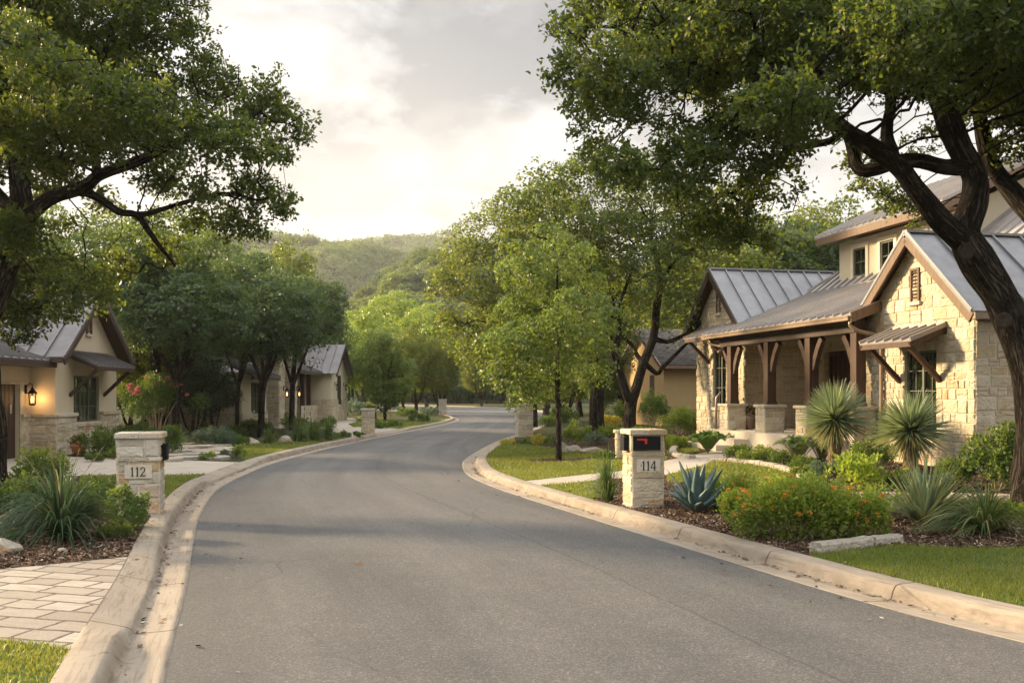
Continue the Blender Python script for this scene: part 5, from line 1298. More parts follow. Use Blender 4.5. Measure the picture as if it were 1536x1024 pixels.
# pruning scars on its trunk
def scar(px, py, dd, n, r, root, base, D0):
    c = W(px, py, D0+dd)-base; n = np.array(n, float); n /= np.linalg.norm(n); a = np.cross(n, (0, 0, 1.)); a /= np.linalg.norm(a); b = np.cross(a, n); m = MB(); k = 18; prof = [(1.35, -.10), (1.25, .0), (1.0, .06), (.82, .05), (.70, .01), (.45, -.01), (0.05, .0)]
    vs = [c+n*z*r*1.6+(a*math.cos(2*math.pi*j/k)+b*1.15*math.sin(2*math.pi*j/k))*r*q*(1+.06*math.sin(3*j)) for q, z in prof for j in range(k)]
    m.add(vs, [(i*k+j, i*k+(j+1) % k, (i+1)*k+(j+1) % k, (i+1)*k+j) for i in range(len(prof)-1) for j in range(k)]); m.build('pruning_scar', M['pale_bark'] if False else M['scar'], root, True)
simple('scar', (.035, .027, .02), .9, 0, .2, 25, .5, .8, .01)
scar(1449, 377, -.24, (-.25, -1, .05), .08, oak3, b3, D3); scar(1506, 480, -.24, (-.5, -1, .3), .075, oak3, b3, D3)

# --- great oak on the left
D1 = 15.8; X1 = W(-6, 700, D1)[0]; b1 = np.array([X1, D1, h1(X1, D1)-.05])
bl1 = [(20, 40, 85), (120, 15, 80), (215, 25, 60), (280, 30, 40, .2), (310, 75, 26, .2), (60, 120, 85), (160, 105, 65), (245, 130, 50), (320, 130, 40), (365, 118, 30, .1), (400, 118, 18, 0), (390, 160, 42, .2), (445, 190, 28, 0), (425, 170, 24, .1), (100, 195, 75), (200, 200, 62), (290, 205, 60), (360, 215, 48), (420, 228, 24, .2), (60, 260, 55), (240, 262, 40), (325, 275, 46), (385, 290, 36), (425, 308, 22, .1), (385, 340, 24, .3), (345, 335, 32, .5),
       (15, 350, 42), (100, 340, 28, .6), (70, 405, 50), (30, 450, 55), (110, 430, 42), (155, 445, 30), (30, 500, 26), (95, 478, 20), (285, 325, 26, .6), (225, 335, 24, .8), (250, 375, 26, 1.2), (180, 400, 26, 1.5), (150, 300, 24, 1),
       (-80, 60, 120), (-110, 200, 120), (-90, 350, 100), (-60, 450, 60), (0, -80, 110), (150, -70, 100), (270, -40, 55), (60, 60, 80, 2.8), (180, 80, 60, 2.6), (-60, 120, 100, 3), (100, 150, 70, -2.6), (220, 170, 50, -2.3), (0, 120, 90, -3)]
lim1 = [[(-10, 770, 0, .34), (-12, 720, 0, .23), (-12, 640, 0, .20), (-20, 560, 0, .19), (-26, 500, 0, .20), (-8, 440, 0, .20), (12, 390, 0, .20), (34, 335, 0, .19), (32, 290, .0, .17), (26, 245, .1, .14), (24, 190, .2, .12), (40, 120, .3, .10), (60, 40, .3, .08), (90, -40, .3, .05)],
        [(34, 330, 0, .13), (60, 308, -.1, .12), (90, 292, -.2, .11), (125, 282, -.3, .10), (150, 262, -.35, .09), (185, 250, -.4, .08), (215, 238, -.4, .075), (260, 215, -.4, .06), (310, 190, -.3, .045), (370, 180, -.2, .03)],
        [(105, 288, -.2, .07), (135, 290, .1, .065), (160, 305, .2, .06), (180, 318, .3, .06), (205, 322, .4, .055), (222, 345, .5, .045), (240, 370, .6, .035), (262, 398, .8, .02)],
        [(205, 325, .4, .05), (240, 315, .3, .04), (290, 300, .2, .035), (340, 290, .1, .03), (385, 300, .1, .02)],
        [(150, 262, -.3, .055), (130, 190, -.1, .05), (138, 120, .1, .045), (165, 60, .3, .04), (185, 0, .4, .03)],
        [(33, 330, 0, .12), (5, 300, .5, .11), (-40, 250, .9, .10), (-80, 180, 1, .08), (-110, 100, 1, .05)],
        [(0, 420, 0, .13), (-40, 380, -.4, .12), (-90, 340, -.8, .10), (-130, 280, -1, .07)]]
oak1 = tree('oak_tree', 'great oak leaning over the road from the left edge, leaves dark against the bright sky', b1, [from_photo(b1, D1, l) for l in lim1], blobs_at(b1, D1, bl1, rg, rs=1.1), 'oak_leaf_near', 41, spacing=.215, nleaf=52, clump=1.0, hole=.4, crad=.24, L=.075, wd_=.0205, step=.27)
# --- sunlit oak behind it
D2 = 35.; X2 = W(240, 600, D2)[0]; b2 = np.array([X2, D2, h1(X2, D2)-.05])
bl2 = [(175, 375, 40), (225, 372, 36), (275, 360, 34), (330, 378, 24), (195, 425, 38), (245, 440, 34), (300, 420, 34), (262, 400, 44), (135, 420, 36), (318, 446, 20), (100, 385, 30), (60, 350, 40), (180, 345, 28), (240, 345, 22), (110, 350, 30), (215, 455, 16, .4), (262, 455, 18, .4), (20, 390, 40)]
lim2 = [[(240, 670, 0, .26), (238, 640, 0, .2), (234, 560, 0, .18), (228, 490, 0, .17), (215, 430, 0, .16), (195, 390, 0, .13), (205, 350, .2, .08)],
        [(200, 392, 0, .08), (215, 380, -.2, .07), (235, 400, -.3, .05), (260, 420, -.4, .04), (290, 430, -.4, .025)]]
tree('oak_tree', 'yellow-green sunlit oak standing between the two left houses', b2, [from_photo(b2, D2, l) for l in lim2], blobs_at(b2, D2, bl2, rg, rs=1.25), 'lime_leaf', 43, spacing=.36, nleaf=150, crad=.52, L=.11, wd_=.036, step=.36, puff=True, sides=10)

# --- small tree on the lawn
D4 = G(838, 690)[1]; b4 = G(838, 690, -.03)
bl4 = [(835, 385, 24), (800, 400, 26), (870, 400, 28), (835, 425, 38), (785, 435, 30), (885, 440, 32), (765, 475, 30), (810, 475, 42), (860, 480, 42), (905, 480, 26), (755, 520, 26), (795, 525, 38), (845, 525, 40), (890, 525, 34), (762, 560, 24), (800, 575, 32), (850, 570, 34), (890, 565, 24), (775, 600, 16), (815, 602, 16), (790, 372, 14), (850, 365, 14), (745, 495, 16), (820, 350, 10), (875, 375, 12), (915, 455, 14), (768, 415, 16), (748, 560, 14)]
lim4 = [[(839, 700, 0, .115), (838, 690, 0, .085), (838, 650, 0, .075), (837, 610, 0, .07), (836, 560, 0, .06), (838, 500, 0, .05), (836, 440, 0, .035), (836, 390, 0, .02)]]
tree('shade_tree', 'small bright green tree in a mulch ring on the lawn beside the road', b4, [from_photo(b4, D4, l) for l in lim4], blobs_at(b4, D4, bl4, rg, rs=.92), 'lime_leaf', 51, spacing=.22, nleaf=110, crad=.33, L=.085, wd_=.028, step=.22, flat=.95, puff=True, tip=.005, rmax=.03, sides=10)
# --- twin-trunk oak beside the house
D6 = 31.; X6 = W(945, 655, D6)[0]; b6 = np.array([X6, D6, h1(X6, D6)-.05])
bl6 = [(960, 330, 50), (1010, 350, 50), (1055, 370, 36), (900, 340, 50), (850, 330, 50), (800, 320, 42), (930, 290, 50), (880, 270, 45), (985, 290, 45), (1040, 320, 40), (860, 390, 40), (920, 400, 45), (975, 400, 45), (1030, 400, 38), (1060, 430, 22), (830, 290, 34), (905, 440, 38), (960, 450, 26), (1015, 450, 30), (790, 360, 40), (1000, 310, 45), (950, 250, 30), (905, 240, 26), (1075, 340, 24), (880, 490, 25, 1.5), (1000, 480, 18, 1.2), (1040, 470, 16)]
lim6 = [[(945, 680, 0, .26), (945, 655, 0, .21), (946, 610, 0, .19), (955, 580, .1, .155), (965, 545, .2, .145), (980, 505, .2, .135), (985, 460, .2, .12), (990, 425, .2, .11), (985, 390, .2, .09), (975, 350, .2, .06)],
        [(944, 605, 0, .15), (935, 575, -.2, .13), (925, 545, -.3, .125), (915, 515, -.4, .115), (908, 490, -.4, .11), (895, 465, -.4, .09), (870, 430, -.4, .07), (840, 390, -.3, .05)],
        [(982, 510, .2, .075), (1005, 512, .1, .07), (1030, 500, 0, .06), (1048, 488, 0, .045), (1060, 465, 0, .03)],
        [(985, 560, .4, .07), (1000, 545, .4, .06), (1020, 525, .5, .055), (1045, 500, .5, .04)],
        [(962, 550, .2, .075), (950, 520, .5, .07), (935, 505, .7, .06), (925, 480, .8, .05), (920, 450, .9, .035)],
        [(908, 490, -.4, .07), (925, 465, -.6, .06), (935, 440, -.6, .05), (950, 400, -.5, .035)],
        [(990, 425, .2, .07), (1005, 400, .1, .06), (1020, 385, 0, .05), (1045, 370, 0, .03)]]
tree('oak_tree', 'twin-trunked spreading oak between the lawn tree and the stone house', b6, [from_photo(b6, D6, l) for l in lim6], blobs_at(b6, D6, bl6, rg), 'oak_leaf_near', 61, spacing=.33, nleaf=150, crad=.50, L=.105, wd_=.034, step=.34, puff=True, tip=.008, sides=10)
# --- oak with a stout trunk behind the lawn tree
D5 = 37.; X5 = W(895, 655, D5)[0]; b5 = np.array([X5, D5, h1(X5, D5)-.05])
bl5 = [(895, 420, 50), (850, 440, 50), (930, 440, 45), (880, 500, 45), (930, 500, 35), (840, 500, 40), (870, 540, 30), (925, 540, 25), (810, 460, 40), (820, 400, 45), (880, 370, 45), (800, 520, 30), (900, 570, 16)]
lim5 = [[(896, 670, 0, .40), (896, 650, 0, .30), (895, 610, 0, .27), (896, 580, 0, .25), (890, 540, 0, .2), (880, 490, 0, .15), (885, 430, 0, .1)], [(896, 590, 0, .16), (912, 560, .2, .14), (925, 520, .3, .11), (930, 470, .3, .08)]]
tree('oak_tree', 'stout straight-trunked oak close behind the small lawn tree', b5, [from_photo(b5, D5, l) for l in lim5], blobs_at(b5, D5, bl5, rg), 'oak_leaf_near', 63, spacing=.4, nleaf=150, crad=.58, L=.12, wd_=.038, step=.4, puff=True, tip=.009, sides=9)
# --- tall full tree standing left of them
D7 = 48.; X7 = W(745, 615, D7)[0]+1.6; b7 = np.array([X7, D7, h1(X7, D7)-.05])
bl7 = [(735, 345, 30), (765, 335, 28), (710, 380, 36), (760, 385, 45), (810, 350, 45), (695, 425, 38), (745, 440, 50), (800, 420, 50), (700, 480, 34), (745, 495, 45), (800, 480, 45), (715, 525, 24), (760, 540, 30), (850, 400, 50), (690, 355, 16), (740, 315, 12), (715, 335, 14), (785, 300, 22), (840, 310, 34), (680, 395, 18), (672, 445, 16)]
lim7 = [[((X7/D7*FPX+768), 640, 0, .4), ((X7/D7*FPX+768), 590, 0, .3), (785, 520, 0, .26), (775, 450, 0, .2), (765, 390, 0, .12), (755, 345, 0, .05)]]
tree('oak_tree', 'tall full-crowned oak whose sunlit left side overhangs the road bend', b7, [from_photo(b7, D7, l) for l in lim7], blobs_at(b7, D7, bl7, rg), 'oak_leaf', 71, spacing=.42, nleaf=170, crad=.68, L=.14, wd_=.044, step=.5, puff=True, tip=.012, sides=9)

# ------------------------------------------------------------------ tree kinds that are built once and copied
def kind_tree(name, leafm, seed, Hh, Rr, trunk_h, tr, spacing, nleaf, crad, L, wd_, nb=16, flat=.8, lean=.3, tall=1., sides=8, forks=3, cat='tree'):
    rng = np.random.default_rng(seed); cz = trunk_h+(Hh-trunk_h)*.5; rz = (Hh-trunk_h)*.5
    bl = []
    for i in range(nb):
        d = rng.normal(size=3); d /= np.linalg.norm(d); q = rng.uniform(.35, .72)
        bl.append((np.array([d[0]*Rr*q, d[1]*Rr*q, cz+d[2]*rz*q*1.05]), Rr*rng.uniform(.30, .46)))
    bl.append((np.array([0, 0, cz]), Rr*.5))
    lims = [[(0, 0, -.3, tr*1.5), (.02, 0, .15, tr*1.1), (rng.normal()*.1, rng.normal()*.1, trunk_h*.6, tr), (rng.normal()*lean, rng.normal()*lean, trunk_h*1.1, tr*.85), (rng.normal()*lean, rng.normal()*lean, cz, tr*.45)]]
    for k in range(forks):
        a = 2*math.pi*k/forks+rng.uniform(0, 1); p = lims[0][2][:3]
        lims.append([(*p, tr*.6), (p[0]+math.cos(a)*Rr*.2, p[1]+math.sin(a)*Rr*.2, trunk_h*.95, tr*.55), (math.cos(a)*Rr*.45, math.sin(a)*Rr*.45, cz*.95, tr*.35)])
    o = tree(name, None, (0, 0, 0), lims, bl, leafm, seed, spacing=spacing, nleaf=nleaf, crad=crad, L=L, wd_=wd_, step=max(.3, spacing*.9), flat=flat, tip=.01, sides=sides, kill=spacing, cat=cat, puff=True)
    return o, Hh
KIND = {
    'oakA': kind_tree('oak_tree', 'oak_leaf', 101, 7.5, 3.8, 1.9, .20, .42, 170, .66, .15, .048),
    'oakB': kind_tree('oak_tree', 'oak_leaf_cool', 102, 7.0, 3.9, 2.1, .17, .42, 170, .66, .15, .048),
    'tall': kind_tree('oak_tree', 'oak_leaf_cool', 106, 7.6, 3.3, 4.0, .16, .38, 160, .58, .135, .044, nb=20, flat=.85, lean=.35),
    'gold': kind_tree('shade_tree', 'bright_leaf', 107, 9.0, 3.2, 1.5, .16, .46, 150, .72, .19, .062, nb=20, flat=1.05),
    'lime': kind_tree('shade_tree', 'lime_leaf', 103, 9.0, 3.4, 1.7, .16, .44, 160, .66, .17, .055, nb=18, flat=1.0),
    'young': kind_tree('shade_tree', 'lime_leaf', 104, 5.6, 1.9, 1.0, .06, .28, 130, .42, .115, .04, nb=14, flat=1.1, lean=.05),
    'cedar': kind_tree('cedar_tree', 'cedar_leaf', 105, 5.0, 2.1, .8, .10, .34, 90, .36, .11, .03, nb=14, flat=.7, lean=.2),
}
USED = set(); NTREE = [0]
def put(kind, label, px, top, D, ws=1., group=None, x=None, base=None, rot=None):
    o, Hh = KIND[kind]; first = kind not in USED; USED.add(kind)
    X = (px-768)/FPX*D if x is None else x; z = h1(X, D) if base is None else base
    hgt = (HZ-top)/FPX*D+CH-z if top is not None else Hh; s = hgt/Hh
    c = o if first else copy_tree(o)
    rr = rot if rot is not None else random.uniform(0, 6.28)
    c.location = (X, D, z-.05); c.rotation_euler = (0, 0, rr); c.scale = (s*ws, s*ws, s)
    c['label'] = label
    if group: c['group'] = group
    elif 'group' in c: del c['group']
    return c
gm = 'trees around the far-left house'
put('tall', 'dark forked oak with bare lower trunk, right in front of the cottage window', 391, 412, 38.5, .9, gm)
put('tall', 'slim leaning oak at the left corner of the cottage', 355, 425, 40.5, .7, gm)
put('tall', 'slender dark oak before the lantern piers of the cottage', 438, 425, 42., .85, gm)
put('oakA', 'tall oak rising behind the cottage roof', 405, 380, 62, .7, gm)
put('oakB', 'broad oak above the cottage entry, touching its roof', 472, 478, 66, .9, gm)
put('tall', 'dark oak with arching limbs behind the crape myrtle', 262, 400, 34, 1.05, gm)
put('oakA', 'tangled dark oak left of the crape myrtle, beside the tan house gable', 215, 420, 37, .9, gm)
put('tall', 'full oak filling the gap left of the cottage', 320, 400, 47, 1.1, gm)
put('cedar', 'low black-green cedar right of the crape myrtle', 292, 505, 36.5, 1.05, 'cedars left of the cottage')
put('cedar', 'low dark cedar against the left end of the cottage', 318, 545, 40.5, .9, 'cedars left of the cottage')
put('cedar', 'dark cedar directly behind the crape myrtle', 248, 500, 41, 1.1, 'cedars left of the cottage')
put('cedar', 'dark cedar beside the tan house corner', 196, 500, 40, 1.1, 'cedars left of the cottage')
put('young', 'bright young tree on the far left lawn beside the end gable', 577, 497, 63, 1.1, None)
put('oakA', 'leaning oak at the far left kerb, left one of the pair near the farthest pillar', 625, 500, 80, .8, 'oaks by the farthest pillar')
put('oakA', 'rounded oak at the far left kerb, behind the farthest pillar', 658, 515, 84, .8, 'oaks by the farthest pillar')
put('oakB', 'broad oak standing behind the far left lawn', 606, 505, 95, .8, 'oaks by the farthest pillar')
# yellow-green trees beyond the cottage
for px, top, D, lab in ((500, 470, 100, 'yellow-green tree just right of the cottage end gable'), (545, 455, 118, 'tall yellow-green tree beyond the young lawn tree'), (590, 432, 135, 'tallest yellow-green tree below the wooded hill'), (640, 452, 128, 'yellow-green tree above the farthest pillar'), (525, 485, 88, 'lower green tree behind the cottage end gable'), (470, 455, 125, 'yellow-green tree showing above the cottage roof')):
    put('gold', lab, px, top, D, 1.0, 'yellow-green trees beyond the cottage')
# woodland closing the end of the road
rr_ = random.Random(4)
for i in range(15):
    px = 585+i*17; D = rr_.uniform(168, 200); put(rr_.choice(['oakA', 'oakB', 'oakA']), 'dark oak in the shaded wood closing the far end of the road', px, rr_.uniform(500, 535), D, .85, 'oaks closing the end of the road')
for i in range(9):
    put(rr_.choice(['oakB', 'cedar']), 'low dark tree in the shaded wood under the larger oaks at the road end', 620+i*22, rr_.uniform(548, 562), rr_.uniform(160, 175), 1.2, 'undergrowth trees at the end of the road')
put('oakA', 'pale forked oak on the verge at the far end of the road', 722, 535, 138, 1.0, None, rot=1.)
# trees behind and beside the stone house
gb = 'trees behind the stone house'
for kind, px, top, D, ws, lab in (('oakA', 1095, 345, 56, 1.1, 'dark tree over the bungalow roof, left of the stone house'), ('oakB', 1165, 330, 60, 1.1, 'tree showing above the far gable of the stone house'), ('oakA', 1235, 318, 62, .9, 'tallest pointed tree behind the stone house dormer'), ('cedar', 1290, 335, 64, 1.2, 'dark feathery cedar behind the stone house roof'), ('oakB', 1340, 325, 66, 1.0, 'tree behind the stone house, right of the cedar'),
                              ('oakA', 1020, 400, 60, 1.0, 'shaded oak behind the bungalow'), ('lime', 985, 430, 62, .9, 'light green tree behind the bungalow wall'), ('oakA', 930, 440, 66, 1.0, 'oak deep between the twin-trunk oak and the bungalow'), ('oakB', 870, 450, 72, 1.1, 'oak far behind the small lawn tree'),
                              ('oakA', 820, 440, 85, 1.1, 'oak beyond the road bend, right side'), ('lime', 900, 500, 50, .6, 'low light green tree between the oak trunks'), ('oakB', 1440, 300, 60, 1.2, 'oak behind the upper storey of the stone house'), ('oakA', 850, 520, 60, .8, 'low oak behind the golden pillar')):
    put(kind, lab, px, top, D, ws, gb)
put('oakA', 'oak standing behind the tan house on the left', 60, 400, 48, 1.1, 'oaks behind the tan house'); put('oakB', 'oak at the left edge behind the tan house roof', -20, 380, 46, 1.1, 'oaks behind the tan house'); put('oakB', 'oak between the tan house and the cottage, farther back', 150, 395, 52, 1.1, 'oaks behind the tan house')
# oaks on lots that lie outside the photograph: they shade the road and close the views to the sides
for i, (x, y, s) in enumerate(((-36, 40, 1.2), (22, 40, 1.1), (30, 12, 1.2), (26, 30, 1.1))):
    c = put('oakA' if i % 2 else 'oakB', ('oak on the neighbouring lot outside the photograph, %s of the road' % ('left' if x < 0 else 'right')), 0, None, y, 1.2, 'oaks on the neighbouring lots', x=x); c.scale = (s*1.1, s*1.1, s*1.1)

# hillside trees: simple crowns, copied
def hill_kind(leafm, seed, Rr, Hh, n=520, L=.55):
    rng = np.random.default_rng(seed); t = thing('hillside_tree', None, 'tree')
    bl = [(np.array([rng.normal()*Rr*.35, rng.normal()*Rr*.35, Hh*.62+rng.normal()*Hh*.1]), Rr*rng.uniform(.42, .62)) for _ in range(7)]; P = []
    for c, r in bl:
        d = rng.normal(size=(n//7, 3)); d[:, 2] = d[:, 2]*.8+.15; d /= np.linalg.norm(d, axis=1)[:, None]; P.append(c+d*r*rng.uniform(.75, 1.08, (n//7, 1)))
    P = np.concatenate(P); m = len(P); o = rng.normal(size=(m, 3)); o /= np.linalg.norm(o, axis=1)[:, None]; w = np.cross(o, rng.normal(size=(m, 3))); w /= np.linalg.norm(w, axis=1)[:, None]
    l = L*rng.uniform(.7, 1.3, (m, 1)); Lv = np.stack([P-o*l, P+w*l*.7, P+o*l, P-w*l*.7], 1)
    leaf_mesh('crown', Lv, leafm, t); b = MB(); b.tube([(0, 0, -1), (0, 0, 1.5), (.2, .1, Hh*.6)], [.3, .24, .1], 6); b.build('trunk', M['bark'], t)
    return t, Hh
KIND['h1'] = hill_kind('far_leaf', 201, 3.6, 7.0, 1500, .34); KIND['h2'] = hill_kind('oak_leaf_cool', 202, 3.8, 6.5, 1500, .34); KIND['h3'] = hill_kind('lime_leaf', 203, 3.3, 8.0, 1500, .34); KIND['h4'] = hill_kind('far_leaf', 204, 4.2, 7.5, 1700, .36)
cnt = 0; taken = []
cand = []
for _ in range(6000):
    D = rr_.uniform(185, 415); px = rr_.uniform(345, 700); x = (px-768)/FPX*D; cand.append((D, x))
cand.sort()
for D, x in cand:
    if any((x-a)**2+(D-b)**2*.35 < (4.0)**2 for a, b in taken[-60:]): continue
    taken.append((x, D))
keep = taken if len(taken) <= 290 else [taken[i] for i in sorted(rr_.sample(range(len(taken)), 290))]
print('hill candidates', len(taken))
for x, D in keep:
    k = rr_.choices(['h1', 'h2', 'h3', 'h4'], [3, 3, 1.6, 3])[0]; c = put(k, 'round-crowned tree among many on the nearer wooded hillside', 0, None, D, 1., 'trees on the nearer hillside', x=x); s = rr_.uniform(.6, 1.15); c.scale = (s*1.15, s*1.15, s)
def far_wood():
    rng = np.random.default_rng(8); out = []
    def crowns(n, D0, D1, a0, a1, L, m, smin, smax):
        D = rng.uniform(D0, D1, n); a = rng.uniform(a0, a1, n); P = np.column_stack([D*a, D]); z = Hfar(P)
        S = rng.uniform(smin, smax, n); C = np.column_stack([P, z+S*.32])
        for k in range(m):
            pass
        idx = np.repeat(np.arange(n), m); M_ = len(idx); d = rng.normal(size=(M_, 3)); d[:, 2] = np.abs(d[:, 2])*.9-.15; d /= np.linalg.norm(d, axis=1)[:, None]
        q = C[idx]+d*S[idx][:, None]*np.array([1, 1, .85])*rng.uniform(.8, 1.1, (M_, 1))
        o = np.cross(d, rng.normal(size=(M_, 3))); o /= np.linalg.norm(o, axis=1)[:, None]; w = np.cross(o, d+rng.normal(size=(M_, 3))*.5); w /= np.linalg.norm(w, axis=1)[:, None]
        l = L*rng.uniform(.6, 1.3, (M_, 1)); out.append(np.stack([q-o*l, q+w*l*.8, q+o*l, q-w*l*.8], 1))
    crowns(1300, 175, 425, -.45, .35, .5, 170, 2.4, 4.6)
    crowns(2300, 440, 740, -.42, .12, .8, 130, 4.0, 8.0)
    crowns(2000, 800, 1180, -.36, .08, 1.2, 90, 5.5, 10)
    Lv = np.concatenate(out); o = leaf_mesh('woodland', Lv, 'far_leaf', None); tag(o, 'distant oak and juniper wood covering the hills', 'wood', kind='stuff')
far_wood()
# ------------------------------------------------------------------ shrubs and garden plants
def heads(parent, pts, fm, fs, rng, name='flower', npet=16):
    V = []
    for j in range(npet):
        d = rng.normal(size=3); d[2] = abs(d[2])+.15; d /= np.linalg.norm(d); o = d+rng.normal(size=3)*.5; o /= np.linalg.norm(o); s = np.cross(o, d+rng.normal(size=3)*.3); s /= np.linalg.norm(s)+1e-6; c = d*fs*.45; V.append([c, c+o*fs*.3+s*fs*.25, c+o*fs*.6, c+o*fs*.3-s*fs*.25])
    me = None
    for p in pts:
        if me is None: o_ = leaf_mesh(name, np.array(V), fm, parent); me = o_.data
        else: o_ = bpy.data.objects.new(name, me); COL.objects.link(o_); o_.parent = parent
        o_.location = tuple(float(c) for c in p); o_.rotation_euler = (rng.normal()*.4, rng.normal()*.4, rng.uniform(0, 6.28)); k = rng.uniform(.6, 1.25); o_.scale = (k, k, k)
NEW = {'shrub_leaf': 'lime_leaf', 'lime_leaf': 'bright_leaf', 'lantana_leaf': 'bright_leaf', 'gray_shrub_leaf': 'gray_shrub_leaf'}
def bush(label, px, py, hw, hp, leafm='shrub_leaf', name='shrub', cat='shrub', L=.045, n=None, group=None, flower=None, lumps=None, dep=1.0, spiky=.3, seed=None, stems=True, dn=1.0, low=.0):
    p = G(px, py); D = p[1]; R_ = hw/FPX*D; Hh = hp/FPX*D; p[1] += R_*.3*dep; p[2] = h1(p[0], p[1]); seed = seed if seed is not None else int(px*7+py)
    rng = np.random.default_rng(seed); t = thing(name, label, cat, tuple(p), 0, group)
    k = lumps or int(16+R_*16); C = []; 
    for i in range(k):
        a = rng.uniform(0, 2*math.pi); q = math.sqrt(rng.random())*.78; zz = rng.uniform(.25, .80)*math.sqrt(max(0, 1-q*q*.9))
        r = rng.uniform(.16, .34)*min(R_, Hh*1.15); C.append((np.array([math.cos(a)*q*R_, math.sin(a)*q*R_*dep, max(zz*Hh, r*.5)]), r))
    L = max(L, D*.0016); m = n or int(min(15000, 2.6*dn*(2*math.pi*R_*max(Hh, R_)*.8)/(L*L*.55)))
    w = np.array([r*r for c, r in C]); idx = rng.choice(k, m, p=w/w.sum()); Cc = np.array([c for c, r in C])[idx]; Rr = np.array([r for c, r in C])[idx]
    d = rng.normal(size=(m, 3)); d[:, 2] += .35; d /= np.linalg.norm(d, axis=1)[:, None]
    P = Cc+d*(Rr*rng.uniform(.62, 1.04+spiky*.3, m)*np.where(rng.random(m) < .06, 1.5, 1))[:, None]; P[:, 2] *= Hh/max(1e-3, np.percentile(P[:, 2], 99)); P = P[P[:, 2] > .01]; d = d[:0] if False else d[:len(P)]; m = len(P)
    o = (P-np.array([0, 0, Hh*.2])); o /= np.linalg.norm(o, axis=1)[:, None]+1e-6; o = o*.7+rng.normal(size=(m, 3))*.6; o[:, 2] += .25; o /= np.linalg.norm(o, axis=1)[:, None]
    wv = np.cross(o, rng.normal(size=(m, 3))); wv /= np.linalg.norm(wv, axis=1)[:, None]; nn = np.cross(o, wv); l = L*rng.uniform(.6, 1.3, (m, 1)); ww = l*.30
    Lv = np.stack([P, P+o*l*.45+wv*ww+nn*ww*.3, P+o*l, P+o*l*.5-wv*ww+nn*ww*.3], 1)
    tipd = ((P-Cc[:m]*np.array([1, 1, 1.]))/Rr[:m, None]) if False else P
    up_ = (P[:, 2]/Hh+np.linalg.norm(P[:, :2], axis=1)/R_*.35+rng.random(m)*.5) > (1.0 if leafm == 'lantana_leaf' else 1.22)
    n_ = len(Lv); i_ = np.arange(n_)*4
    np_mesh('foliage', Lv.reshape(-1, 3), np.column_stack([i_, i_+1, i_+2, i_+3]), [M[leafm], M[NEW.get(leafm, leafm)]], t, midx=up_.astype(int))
    if stems:
        b = MB(); ns = 7
        for i in range(ns):
            c = C[i % k][0]; b.tube([(c[0]*.15, c[1]*.15, -.05), (c[0]*.5, c[1]*.5, c[2]*.5), tuple(c)], [.014, .010, .005], 5)
        b.build('stem', M['pale_bark'], t)
    if flower:
        fm, nf, fs = flower; top = P[(P[:, 2] > Hh*.35) & (np.linalg.norm(P[:, :2], axis=1) > R_*.2)]; nf = min(nf, 95)
        q = top[rng.integers(0, len(top), nf)]; q = q+(q/np.linalg.norm(q, axis=1)[:, None])*.03; heads(t, q, fm, fs, rng)
    return t
def blades(label, px, py, hw, hp, mat='blade_green', name='grass_clump', cat='ornamental grass', n=260, w=.007, droop=.8, spread=1.0, group=None, plume=0, stalks=0, stiff=.0, base=.08, straw=.08, seed=None):
    p = G(px, py); D = p[1]; R_ = hw/FPX*D; Hh = hp/FPX*D; rng = np.random.default_rng(seed or int(px*3+py)); t = thing(name, label, cat, tuple(p), 0, group)
    w = max(w, D*.00038); az = rng.uniform(0, 2*math.pi, n); az = az+.35*np.sin(az*3+seed if seed else az*3); el = rng.random(n)**.6; ir = 1+.18*np.sin(az*2+(seed or 1))+.12*np.sin(az*5+2*(seed or 1))
    out = np.column_stack([np.cos(az), np.sin(az), 0*az]); side = np.column_stack([-np.sin(az), np.cos(az), 0*az]); up = np.array([0, 0, 1.])
    reach = 1.3*R_*spread*el*rng.uniform(.6, 1.15, n)*ir; hgt = Hh*(1-.55*el**1.6)*rng.uniform(.5, 1.12, n)/ir**.5
    b0 = out*(rng.random(n)*base)[:, None]; K = 6; rows = []
    sw = rng.normal(0, .12, n)*R_
    for k in range(K+1):
        s = k/K; r = reach*(s**1.15 if stiff > .5 else s**1.35); z = hgt*(math.sin(s*math.pi/2*(1-.0)))if stiff < .5 else hgt*s
        z = z-droop*reach*.62*s**3*el
        c = b0+out*r[:, None]+up*np.asarray(z)[:, None]+side*(sw*s*s)[:, None]; ww = w*(1-s**2.2)*.9+.0008
        rows.append((c-side*ww, c+side*ww*1.0))
    V = np.stack([np.stack(r, 1) for r in rows], 1)      # n,K+1,2,3
    V[:, :, 0, :] += up*w*.35
    V[..., 2] = np.maximum(V[..., 2], .012); i = np.arange(n)[:, None]*(2*(K+1))+np.arange(K)[None]*2; i = i.ravel(); F = np.column_stack([i, i+1, i+3, i+2])
    mi = np.repeat((rng.random(n) < straw).astype(int), K)
    np_mesh('blade', V.reshape(-1, 3), F, [M[mat], M['blade_straw']], t, midx=mi)
    if stalks:
        m = MB()
        for k in range(stalks):
            a = rng.uniform(0, 6.28); q = rng.uniform(.2, .8)*R_; h = Hh*rng.uniform(1.0, 1.35); e = (math.cos(a)*q, math.sin(a)*q, h)
            m.tube([(0, 0, 0), (e[0]*.35, e[1]*.35, h*.6), e], [.004, .003, .002], 4)
            for j in range(9): s = .7+.3*j/9; c = np.array([e[0]*(.35+(s-.6)*1.6), e[1]*(.35+(s-.6)*1.6), h*s]); m.tube([c, c+rng.normal(size=3)*.012+np.array([0, 0, .02])], [.005, .002], 4)
        m.build('flower_stalk', M['petiole'], t)
    return t
